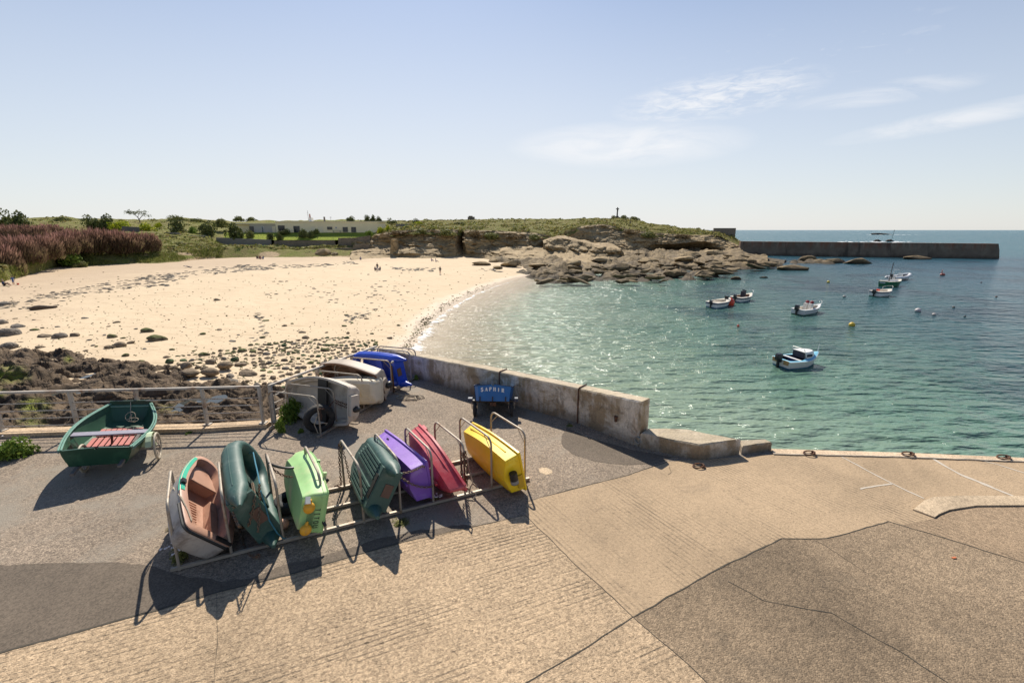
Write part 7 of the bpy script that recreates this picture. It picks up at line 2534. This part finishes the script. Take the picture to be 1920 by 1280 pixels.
out_, in_ = [], []
for i in range(nS + 1):
    t_ = i / nS
    o_, n_ = [], []
    g, b_ = (rb_x(t_, 1), rb_b(t_, 1), rb_z(t_, 1)), (rb_x(t_, 0), rb_b(t_, 0), rb_z(t_, 0))
    for s in (1, -1):
        q = [(g[0] + (b_[0] - g[0]) * f_, s * (g[1] + (b_[1] - g[1]) * f_ + .02 * math.sin(math.pi * f_)), g[2] + (b_[2] - g[2]) * f_) for f_ in (0, .35, .7, 1)]
        o_ += q if s == 1 else q[::-1]
        w_ = [(x + (.02 if i == 0 else (-.02 if i == nS else 0)), y - s * .018, z + (.02 if k_ == 3 else 0)) for k_, (x, y, z) in enumerate(q)]
        n_ += w_ if s == 1 else w_[::-1]
    out_.append(o_)
    in_.append(n_)
mb = MB()
mb.grid(out_)
mb.add(out_[0], [tuple(range(8))])
mb.add(out_[-1], [tuple(range(8))[::-1]])
mb.build('hull', M_gboat, t, 30)
mb = MB()
mb.grid(in_)
mb.add(in_[0], [tuple(range(8))])
mb.add(in_[-1], [tuple(range(8))])
mb.build('inside', M_gin, t, 30)
for s in (1, -1):
    gp = [Vector((rb_x(i / nS, 1), s * (rb_b(i / nS, 1) + .004), rb_z(i / nS, 1))) for i in range(nS + 1)]
    mg = MB()
    for off, ht in ((.012, .0), (-.028, .004)):
        mg.tube([p + Vector((0, s * off, ht)) for p in gp], .017, 6)
    mg.tube([p + Vector((0, s * .01, -.05)) for p in gp], .010, 5)
    mg.build('gunwale', M_grim, t, 50)
# stern board with a sculling notch, bow board
nb = .035
stp = [(-Bt, D), (-nb, D + .035), (-nb * .8, D - .0), (0, D - .02), (nb * .8, D - .0), (nb, D + .035), (Bt, D), (Bt * .8, .02), (-Bt * .8, .02)]
tri = tessellate_polygon([[Vector((a, b, 0)) for a, b in stp]])
mb = MB()
for xo in (-.018, .016):
    mb.add([(xo + .10 * (1 - (z - .02) / (D - .02)), y, z) for y, z in stp], tri)
nn_ = len(stp)
mb.add([(-.018 + .10 * (1 - (z - .02) / (D - .02)), y, z) for y, z in stp] + [(.016 + .10 * (1 - (z - .02) / (D - .02)), y, z) for y, z in stp], [(i, (i + 1) % nn_, (i + 1) % nn_ + nn_, i + nn_) for i in range(nn_)])
mb.build('stern_board', M_gboat, t, 0)
MB().bar((L - .015, Bb, rb_z(1, 1) + .03), (L - .015, -Bb, rb_z(1, 1) + .03), .03, .10).build('bow_board', M_gboat, t, 0)
MB().bar((L - .06, Bb * .95, rb_z(1, 1) - .05), (L - .06, -Bb * .95, rb_z(1, 1) - .05), .03, .03).build('bow_rail', M_grim, t, 0)
MB().bar((.98, rb_b(.4, 1) * .95, D - .07), (.98, -rb_b(.4, 1) * .95, D - .07), .20, .028).build('thwart', M_thw, t, 0)
MB().bar((.98, 0, .08), (.98, 0, D - .085), .035, .035, up=(1, 0, 0)).build('thwart_post', simple('dark_red_post', (.12, .03, .025), .6), t, 0)
for s in (1, -1):
    MB().add([(.55, s * Bt * 1.03, D - .04), (.85, s * Bt * 1.08, D - .09), (.80, s * Bt * .82, .06), (.60, s * Bt * .86, .06)], [(0, 1, 2, 3)]).build('side_knee', M_gboat, t, 0)
sl_ = MB()
for seg, (xa, xb) in enumerate(((.22, .80), (.84, 1.36), (1.40, 1.82))):
    for k in range(8):
        y = -.37 + k * .106
        if seg == 2:
            y *= .9
        sl_.box(((xa + xb) / 2, y, .075 + (.02 if seg == 2 else 0)), (xb - xa, .082, .018))
sl_.build('floor_slats', M_redslat, t, 0)
cb_ = MB()
for xa in (.30, .82, 1.38, 1.76):
    cb_.box((xa, 0, .055), (.06, .80, .02))
cb_.build('slat_bearers', M_gboat, t, 0)
rp = [(L + .01, .02, rb_z(1, 1) - .08), (L - .005, .0, rb_z(1, 1) + .09), (L - .06, -.01, rb_z(1, 1) + .02), (L - .22, -.04, .34), (L - .40, -.10, .14)]
for k in range(26):
    a = -.6 + k * .62
    rp.append((L - .34 - .012 * k * .3 - .05 * math.cos(a), -.06 + (.06 + .05 * abs(math.sin(k * .37))) * math.sin(a) - .004 * k, .17 + (.13 + .07 * math.sin(k * .31)) * (1 - math.cos(a)) * .5))
tag(MB().tube(rp, .008, 6).build('rope', M_rope, None, 60), 'pale rope hanging in a coil over the bow of the green rowing boat', 'rope')
ro = bpy.data.objects[[o.name for o in C.objects if o.name.startswith('rope')][-1]]
for o in C.objects:
    if o.get('label') == 'pale rope hanging in a coil over the bow of the green rowing boat':
        o.location, o.rotation_euler = t.location, t.rotation_euler


def spoked_wheel(root, c, ax, r, rim_m, tyre_m, tr, spokes=14, wd=None):
    c, ax = Vector(c), Vector(ax).normalized()
    u = ax.orthogonal().normalized()
    v = ax.cross(u)
    w_ = MB().tube([c + (u * math.cos(2 * math.pi * k / 28) + v * math.sin(2 * math.pi * k / 28)) * r for k in range(28)], tr, 8, closed=True).build('wheel', tyre_m, root, 60)
    rm = MB().tube([c + (u * math.cos(2 * math.pi * k / 28) + v * math.sin(2 * math.pi * k / 28)) * (r - tr * 1.2) for k in range(28)], tr * .6, 6, closed=True)
    rm.tube([c - ax * .05, c + ax * .05], .03, 8)
    for k in range(spokes):
        a = 2 * math.pi * k / spokes
        rm.tube([c + ax * (.035 if k % 2 else -.035), c + (u * math.cos(a) + v * math.sin(a)) * (r - tr)], .004, 4)
    rm.build('rim', rim_m, w_, 50)
    return w_


M_pale = simple('pale_wheel', (0.46, 0.40, 0.30), 0.6, 0.2, 6)
tl_ = thing('boat_trolley', 'two-wheeled trolley with thin pale wheels under the green rowing boat', 'trolley', (W(300, 858).x, W(300, 858).y, 0))
bd = Vector((-.46, .89, 0))
sdv = Vector((.89, .46, 0))
wr_ = .27
spoked_wheel(tl_, Vector((0, 0, wr_ + .02)), sdv, wr_, M_galv, M_pale, .022)
spoked_wheel(tl_, Vector((0, 0, wr_ + .02)) - sdv * 1.22, sdv, wr_, M_galv, M_pale, .022)
MB().bar(Vector((0, 0, wr_ + .02)), Vector((0, 0, wr_ + .02)) - sdv * 1.22, .05, .05).build('axle', M_galv, tl_, 0)
for k in (.45, 1.15):
    MB().bar(Vector((0, 0, wr_ + .06)) - sdv * k - bd * .85, Vector((0, 0, wr_ + .06)) - sdv * k + bd * .75, .06, .05).build('beam', M_plank, tl_, 0)
MB().tube([Vector((0, 0, wr_ + .06)) - sdv * .8 + bd * .7, Vector((0, 0, .05)) - sdv * .8 + bd * 1.6], .025, 8).build('drawbar', M_galv, tl_)
gd = MB()
for k in range(6):
    a, b = R(20 + k * 22), R(20 + (k + 1) * 22)
    c0 = Vector((0, 0, wr_ + .02)) - sdv * .09
    gd.bar(c0 + bd * -math.cos(a) * .31 + up * math.sin(a) * .31, c0 + bd * -math.cos(b) * .31 + up * math.sin(b) * .31, .10, .012, up=sdv.cross(bd))
gd.bar(Vector((0, 0, .28)) - sdv * .13, Vector((0, 0, .52)) - sdv * .17, .25, .03, up=bd)
gd.build('fender_roll', simple('pale_green_cloth', (.50, .58, .38), .8, .2, 8), tl_, 20)

# ------------------------------------------------------------------ blue boat with name on its trailer
M_bboat = simple('mid_blue_paint', (0.012, 0.125, 0.36), 0.4, 0.12, 3, 0.1, 30, (0.03, 0.16, 0.40), 0.3, 3)
M_lblue = simple('faded_blue_paint', (0.085, 0.19, 0.40), 0.5, 0.12, 3)
M_navyp = simple('dark_blue_trim', (0.02, 0.035, 0.075), 0.5, 0.1, 5)
M_letter = simple('white_letter_paint', (0.78, 0.78, 0.76), 0.6, 0.04, 10)
t = boat('named_boat', 'blue boat on a trailer with white stencilled name on its stern', 'boat', (-.508, 11.191, .453), (.91, 18.76, 89.58))
Bt, Bb, D, L = .484, .432, .385, 2.3
prof = [(-Bt, D), (-.05, D + .05), (0, D + .0), (.05, D + .05), (Bt, D), (Bb, 0), (-Bb, 0)]
tri = tessellate_polygon([[Vector((a, b, 0)) for a, b in prof]])
mb = MB()
nn_ = len(prof)
for xo in (0, .03):
    mb.add([(xo, y, z) for y, z in prof], tri)
mb.add([(0, y, z) for y, z in prof] + [(.03, y, z) for y, z in prof], [(i, (i + 1) % nn_, (i + 1) % nn_ + nn_, i + nn_) for i in range(nn_)])
mb.build('transom', M_bboat, t, 0)
rows_o, rows_i = [], []
for i in range(15):
    f_ = i / 14
    x = .005 + f_ * L
    bw_ = (Bt + .06 * math.sin(math.pi * min(1, f_ / .8)) ) * (1 if f_ < .45 else math.cos(math.pi / 2 * ((f_ - .45) / .55)) ** .75) + .004
    bl_ = bw_ * Bb / Bt * (1 if f_ < .5 else max(.05, 1 - (f_ - .5) * 1.5))
    zb_ = .0 + .22 * max(0, f_ - .5) ** 1.7 * 2.0
    zg = D + .10 * f_ ** 2
    rows_o.append([(x, bw_, zg), (x, (bw_ + bl_) / 2 + .01, (zg + zb_) / 2), (x, bl_, zb_), (x, -bl_, zb_), (x, -(bw_ + bl_) / 2 - .01, (zg + zb_) / 2), (x, -bw_, zg)])
    rows_i.append([(x, bw_ - .02, zg), (x, max(.002, bl_ - .02), zb_ + .05), (x, -max(.002, bl_ - .02), zb_ + .05), (x, -bw_ + .02, zg)])
MB().grid(rows_o).build('hull', M_bboat, t, 30)
MB().grid(rows_i).build('inside', M_lblue, t, 30)
for s in (1, -1):
    MB().tube([(r[0][0], s * r[0][1], r[0][2]) for r in rows_o], .02, 6).build('gunwale', M_navyp, t)
MB().bar((.015, Bt + .01, D + .006), (.015, .05, D + .056), .05, .016).bar((.015, -.05, D + .056), (.015, -Bt - .01, D + .006), .05, .016).build('transom_cap', M_navyp, t, 0)
MB().box((1.0, 0, D - .08), (.22, .95, .03)).build('thwart', M_lblue, t, 0)
MB().add([(-.003, Bt - .004, D - .006), (-.003, Bt - .085, D + .0), (-.003, Bb - .07, .03), (-.003, Bb - .004, .004)], [(0, 1, 2, 3)]).build('pale_edge', M_lblue, t, 0)
st_ = MB()
for y in (.33, 0, -.34):
    st_.box((-.012, y, .055), (.02, .028, .13))
st_.build('gudgeons', M_black, t, 0)
tx = MB()
write(tx, 'SAPHIR', lambda u, v: (-.005, .315 - u * .97, .245 + v + .03 * (1 - abs(u / .62 - .5) * 2) - .02 * u), .098, .112, .027, .011)
tx.build('name_lettering', M_letter, t, 0, recalc=False)
tr_ = thing('boat_trailer', 'small dark trailer with two tyres carrying the blue named boat', 'trailer', (-.5, 11.3, 0))
for s in (-1, 1):
    w_ = MB()
    tm = tyre_mb(.20, .085)
    tm.v = [(y, x, z) for x, y, z in tm.v]
    tm.v = [(x + s * .485, y, z + .20) for x, y, z in tm.v]
    w_ = tm.build('wheel', M_rubber, tr_, 50)
    MB().tube([(s * .485 - .03, 0, .20), (s * .485 + .03, 0, .20)], .12, 14).build('rim', M_navyp, w_, 40)
    MB().box((s * .60, 0, .46), (.11, .12, .09)).build('bracket', M_navyp, tr_, 20)
    for o_ in (-.075, .075):
        MB().tube([(s * .485 + o_, 0, .20), (s * .485 + o_, 0, .44)], .012, 6).build('fork', M_galv, tr_)
MB().box((0, 0, .425), (1.22, .09, .04)).build('axle_beam', M_black, tr_, 0)
MB().tube([(0, 0, .40), (0, 1.3, .22), (0, 2.7, .06)], .035, 8).build('drawbar', M_black, tr_)
MB().box((0, -.02, .36), (.16, .14, .10)).build('keel_block', M_rust, tr_, 20)

# ------------------------------------------------------------------ weeds on the quay
F_weed = [foliage_mesh('foliage', L_green, 2600, .065, 14, 90 + i, .15) for i in range(2)]
F_weed_d = [foliage_mesh('foliage', L_olive, 1300, .06, 10, 94 + i, .2) for i in range(2)]
M_flower = simple('white_petals', (.75, .7, .72), .7, .1)


def weed(px, py, wpx, hpx, label, me, flowers=0):
    p = W(px, py)
    dep = p.y * CP + CAM_H * SP
    r = wpx / FPX * dep / 2
    h = hpx / FPX * dep
    t = thing('weed_clump', label, 'weed', p, group='weeds growing out of the paving')
    obj_from('foliage', me, t, (0, r * .4, -.03), (r, r * .8, h), gr.uniform(0, 6))
    if flowers:
        mb = MB()
        for _ in range(flowers):
            a, d = gr.uniform(0, 6.28), gr.uniform(0, 1) ** .5
            mb.sphere((r * d * math.cos(a), r * .4 + r * .8 * d * math.sin(a), h * gr.uniform(.7, 1.0)), .018, 6, 4, (1, 1, .6))
        struct(mb.build('flowers', M_flower, t, 60), 'stuff')
    return t


weed(8, 866, 86, 44, 'bright green leafy weed clump at the left edge by the railing kerb', F_weed[0], 5)
weed(543, 790, 66, 46, 'tall green weed clump under the rear rack beside the tyre', F_weed[1])
weed(524, 812, 26, 34, 'upright green weed at the railing corner post', F_weed[0])
weed(585, 778, 40, 24, 'dark green weeds behind the tyre', F_weed_d[0])
weed(563, 812, 14, 12, 'small yellow-green weed tuft in front of the rear rack', F_weed[1])
weed(327, 1058, 50, 34, 'flowering weed clump at the foot of the leftmost hoop', F_weed_d[1], 24)
weed(318, 994, 20, 14, 'small weed tuft left of the peach dinghy', F_weed_d[0])
weed(750, 985, 54, 10, 'low dark moss patch before the violet dinghy', F_weed_d[1])
weed(818, 942, 24, 14, 'small flowering weed under the red dinghy', F_weed_d[0], 18)
weed(425, 862, 14, 8, 'tiny green tuft behind the chained green dinghy', F_weed[1])
weed(355, 812, 26, 7, 'short grass tuft at the railing kerb right of the trolley', F_weed[0])
weed(780, 712, 14, 12, 'green tuft at the foot of the wall behind the last hoop', F_weed[1])
weed(1068, 800, 22, 8, 'dark moss strip at the foot of the wall near the joint', F_weed_d[1])
# scraps
sc_ = tag(MB().box((0, 0, .008), (.05, .025, .012)).box((.025, .008, .012), (.03, .018, .008)).build('litter_scrap', simple('orange_scrap', (.65, .2, .08), .6), smooth=0, loc=W(1788, 1047) + Vector((0, 0, .01))), 'small orange scrap of litter on the dark concrete', 'litter')

# ================================================================== BOATS AND BUOYS ON THE WATER
M_wgel = simple('white_gelcoat', (0.72, 0.71, 0.68), 0.35, 0.05, 1.5)
M_cream = simple('cream_deck', (0.66, 0.60, 0.50), 0.6, 0.08, 2)
M_navy = simple('navy_stripe', (0.025, 0.03, 0.09), 0.4, 0.05, 2)
M_lb = simple('light_blue_deck', (0.20, 0.50, 0.66), 0.5, 0.06, 2)
M_anti = simple('blue_antifouling', (0.02, 0.15, 0.26), 0.6, 0.1, 2)
M_antig = simple('green_antifouling', (0.02, 0.12, 0.06), 0.6, 0.1, 2)
M_ghull = simple('green_gelcoat', (0.01, 0.13, 0.055), 0.4, 0.08, 2)
M_dark = simple('dark_cockpit', (0.03, 0.035, 0.05), 0.7, 0.1, 2)
M_engine = simple('black_engine', (0.015, 0.016, 0.02), 0.3, 0.1, 4)
M_rib = simple('grey_white_tube', (0.60, 0.60, 0.61), 0.5, 0.06, 2)
M_redb = simple('orange_red_buoy', (0.75, 0.07, 0.03), 0.45, 0.08, 4)
WZ = -5.2


def moored(name, label, stern, bow, L=None):
    a, b = W(*stern, WZ), W(*bow, WZ)
    L_ = (b - a).length
    t = thing(name, label, 'boat', a, (R(1.5), 0, math.atan2(b.y - a.y, b.x - a.x)), group='small boats moored in the bay')
    return t, L_


def outboard(t, x=-.12, z=.75, s=1.0, col=None):
    e = MB()
    e.rings([[(x - .02 + .24 * s * cx * k, .15 * s * cy * k, z + dz * s) for cx, cy in ((-1, -.7), (-.7, -1), (.6, -1), (1, -.6), (1, .6), (.6, 1), (-.7, 1), (-1, .7))] for dz, k in ((-.05, .8), (.05, 1), (.32, 1), (.42, .72))], True, True)
    e.box((x - .02, 0, z - .4 * s), (.16 * s, .12 * s, .75 * s))
    e.box((x + .1 * s, 0, z - .1), (.16, .22, .2))
    return e.build('outboard_engine', col or M_engine, t, 40)


def hull_boat(t, L, bm, hullm, deckm, anti, stripe=None, fb=.62, sheer=.3, cockpit=(.06, .72), inner=None):
    kw = dict(xm=.4, rs=.06, rb=.03)
    bt, bb = bm * .86, .03
    lv = [ring(0, L, bt, bm, bb, fb, sheer=sheer, **kw), ring(-.01, L * 1.01, bt + .04, bm + .04, bb + .02, fb - .02, sheer=sheer, **kw), ring(0, L * .995, bt, bm, bb, fb - .07, sheer=sheer, **kw), ring(.0, L * .97, bt * .97, bm * .95, bb, fb * .5, sheer=sheer * .4, **kw), ring(.02, L * .93, bt * .92, bm * .84, bb, .10, sheer=.03, **kw)]
    shell(t, 'hull', hullm, lv, 40, False)
    shell(t, 'waterline', anti, [ring(.02, L * .93, bt * .92, bm * .84, bb, .10, sheer=.03, **kw), ring(.05, L * .9, bt * .85, bm * .76, bb, -.12, **kw), ring(.15, L * .8, bt * .4, bm * .4, bb, -.3, **kw)], 40)
    c0, c1 = cockpit
    k2 = dict(xm=.45, rs=.1, rb=.25)
    shell(t, 'deck', deckm, [lv[0], ring(L * c0 * .6, L * (c1 + .06), bt - .10, bm - .13, .16, fb + .03, sheer=sheer * .5, **k2), ring(L * c0, L * c1, bt - .16, bm - .18, .12, fb + .03, sheer=sheer * .4, **k2)], 40, False)
    shell(t, 'cockpit', inner or deckm, [ring(L * c0, L * c1, bt - .16, bm - .18, .12, fb + .03, sheer=sheer * .4, **k2), ring(L * (c0 + .01), L * (c1 - .02), bt - .2, bm - .22, .1, fb * .3, **k2)], 40)
    if stripe:
        o_ = ring(-.004, L * 1.0 + .004, bt + .008, bm + .008, bb + .01, fb - .09, sheer=sheer, **kw)
        u_ = ring(-.004, L * .985 + .004, bt * .985 + .008, bm * .975 + .008, bb + .01, fb - .24, sheer=sheer * .8, **kw)
        MB().rings([o_, u_]).build('stripe', stripe, t, 40)


def rail_loop(t, L, bm, fb, mat=None):
    MB().tube([(L * .72, bm * .75, fb + .15), (L * .75, bm * .72, fb + .5), (L * .9, bm * .4, fb + .6), (L * 1.0, 0, fb + .65), (L * .9, -bm * .4, fb + .6), (L * .75, -bm * .72, fb + .5), (L * .72, -bm * .75, fb + .15)], .025, 6).build('bow_rail', mat or M_wgel, t)


# blue and white cabin boat
t, L = moored('cabin_boat', 'white boat with light blue deck and small cabin, nearest in the bay', (1462, 688), (1529, 681))
L *= 1.02
hull_boat(t, L, .95, M_wgel, M_lb, M_anti, M_navy if False else None, .62, .38, (.04, .62), M_dark)
cbn = MB()
cbn.rings([ring(L * .50, L * .84, .66, .62, .25, .66, xm=.2, rs=.05, rb=.2, ups=.12), ring(L * .46, L * .80, .60, .56, .22, 1.12, xm=.2, rs=.05, rb=.2), ring(L * .44, L * .78, .56, .53, .2, 1.17, xm=.2, rs=.05, rb=.2)], False, True)
cbn.build('cabin', M_wgel, t, 40)
for s in (1, -1):
    MB().box((L * .56, s * .625, .92), (.5, .03, .2)).build('cabin_window', M_dark, t, 0)
MB().box((L * .455, 0, .88), (.03, 1.0, .42)).build('cabin_opening', M_dark, t, 0)
MB().box((L * .30, 0, .62), (.24, 1.5, .05)).build('thwart', M_wgel, t, 0)
MB().box((L * .36, .1, .42), (.5, .5, .25)).build('gear_box', simple('blue_box', (.03, .06, .22), .5), t, 20)
MB().tube([(L * .45, .55, 1.1), (L * .43, .5, 1.4), (L * .43, -.5, 1.4), (L * .45, -.55, 1.1)], .025, 6).build('hand_hoop', M_wgel, t)
MB().tube([(L * .98, 0, .95), (L * 1.0, 0, 1.55)], .03, 6).build('bow_post', M_wgel, t)
MB().box((-.04, .52, .5), (.06, .36, .3)).box((-.04, -.5, .48), (.06, .4, .32)).build('stern_boards', simple('varnished_wood', (.4, .24, .1), .5, .2, 6), t, 0)
outboard(t, -.22, .62, 1.1)

# five more
t, L = moored('open_boat', 'white open boat with dark side stripe and red buoy at its bow', (1333, 577), (1368, 571))
hull_boat(t, L, 1.0, M_wgel, M_cream, M_anti, M_navy, .75, .25)
outboard(t, -.15, .6, 1.0)
MB().box((L * .78, 0, 1.1), (.3, .4, .4)).build('bow_box', M_engine, t, 20)
MB().box((L * .35, 0, .62), (.3, 1.6, .06)).build('thwart', M_cream, t, 0)
p = W(1369.5, 572, WZ)
tag(MB().sphere((0, 0, .35), .5, 14, 10, (1, 1, 1.15)).tube([(0, 0, .85), (0, 0, 1.05)], .1, 6).build('mooring_buoy', M_redb, loc=p), 'big orange-red buoy hanging at the bow of the striped white boat', 'buoy', 'buoys on the bay')
t, L = moored('console_boat', 'white console boat with tan inside, right behind the buoyed boat', (1378, 566), (1408, 561))
hull_boat(t, L, 1.0, M_wgel, M_cream, M_anti, M_dark, .7, .3, (.06, .8), simple('tan_inside', (.36, .22, .13), .6, .2, 3))
outboard(t, -.15, .62, 1.15)
MB().box((L * .45, 0, .95), (.4, .6, .9)).box((L * .49, 0, 1.45), (.06, .55, .25)).build('console', M_dark, t, 20)
rail_loop(t, L, 1.0, .75)
t, L = moored('dinghy_boat', 'white motorboat with red windscreen in the middle of the bay', (1494, 590), (1536, 583))
hull_boat(t, L, .95, M_rib, M_wgel, M_antig, None, .68, .3, (.05, .84), M_cream)
outboard(t, -.2, .68, 1.35)
for y in (-.32, .22):
    MB().box((L * .42, y, .85), (.45, .4, .8)).build('console', M_wgel, t, 20)
    MB().sphere((L * .46, y, 1.38), .22, 10, 8, (1, 1, .9)).build('red_headrest', simple('maroon_cover', (.22, .02, .03), .6), t, 60)
rail_loop(t, L, .95, .72)
MB().box((L * .60, -.2, .55), (.6, .5, .3)).build('gear_heap', M_dark, t, 20)
t, L = moored('open_boat', 'small white open boat with navy stripe, just before the green one', (1638.5, 556), (1669, 553.5))
hull_boat(t, L, 1.0, M_wgel, M_cream, M_antig, M_navy, .85, .2)
outboard(t, -.15, .6, 1.25)
MB().box((L * .25, .2, .95), (.35, .35, .25)).build('red_tank', M_redb, t, 20)
rail_loop(t, L, .9, .85)
t, L = moored('mast_boat', 'dark green boat with grey deck and short leaning mast', (1656.5, 537.5), (1687, 535))
hull_boat(t, L, 1.15, M_ghull, M_cream, M_ghull, None, 1.0, .2, (.05, .8), M_rib)
MB().tube([(L * .33, .2, .5), (L * .45, .4, 4.2)], [.09, .06], 7).build('mast', M_plank, t)
MB().box((-.03, .3, .72), (.04, .9, .18)).build('name_board', M_rib, t, 0)
t, L = moored('inflatable_boat', 'pale inflatable boat with console behind the green mast boat', (1670, 526), (1702, 522))
kw = dict(xm=.4, rs=.1, rb=.3)
rr_ = ring(0, L, .85, 1.0, .3, .55, sheer=.35, **kw)
MB().tube(rr_[:-4], .3, 10).build('tube', M_rib, t, 60)
shell(t, 'floor', M_wgel, [ring(.1, L - .3, .7, .85, .2, .35, **kw), ring(.1, L - .4, .4, .5, .2, -.2, **kw)], 40)
MB().box((L * .5, 0, .8), (.5, .6, .9)).build('console', M_wgel, t, 20)
outboard(t, .1, .85, 1.2)
MB().tube([(L * .28, .6, .7), (L * .26, .5, 2.1), (L * .26, -.5, 2.1), (L * .28, -.6, .7)], .04, 6).build('roll_bar', M_wgel, t)
MB().box((L * .75, 0, .8), (.6, .8, .3)).build('bow_cushion', M_dark, t, 20)
# buoys
for px, py, wd, col, shp, lab in ((1384, 612, 4.5, (.62, .09, .05), 1.5, 'small red buoy with a pointed top near the shore'), (1597, 611, 10.5, (.62, .42, .04), 1.0, 'large yellow round buoy in the middle of the water'), (1553, 529.5, 5, (.68, .50, .06), 1.0, 'small yellow buoy off the rocks'),
                                  (1583, 557, 5.5, (.32, .30, .28), .9, 'grey buoy between the motorboat and the striped boat'), (1721, 584, 10, (.50, .45, .45), .9, 'biggest grey-topped buoy right of the yellow one'), (1751, 590.5, 6, (.55, .48, .44), .8, 'pale buoy right of the biggest grey buoy'),
                                  (1788, 576.5, 4.5, (.10, .08, .07), .8, 'small dark buoy farther out on the right'), (1809, 593.5, 3.5, (.03, .03, .03), .9, 'tiny black buoy at the right'), (1767, 516.5, 8, (.30, .08, .06), .7, 'dark red buoy with an upright mark near the breakwater head'), (1840, 530, 2.5, (.12, .07, .06), .9, 'tiny dark buoy far right before the breakwater head'),
                                  (1868, 557, 3.5, (.13, .07, .05), .8, 'small brown buoy near the right edge')):
    p = W(px, py, WZ)
    r = wd / FPX * (p.y * CP + (CAM_H - WZ) * SP) / 2
    bm_ = simple('buoy_paint', col, .5, .15, 4, dirt=(.08, .07, .03), damt=.25, dscale=3)
    b_ = MB().sphere((0, 0, r * .45), r, 14, 10, (1, 1, shp * .9))
    b_.tube([(0, 0, r * .4 + r * shp * .8), (0, 0, r * .55 + r * shp)], [r * .22, r * .12], 6)
    if px == 1767:
        b_.tube([(-r * .5, 0, r * .5), (-r * .6, 0, r * 2.2), (-r * .3, 0, r * 2.6)], [r * .25, r * .15, r * .2], 6)
    tag(b_.build('mooring_buoy', bm_, smooth=60, loc=p), lab, 'buoy', 'buoys on the bay')
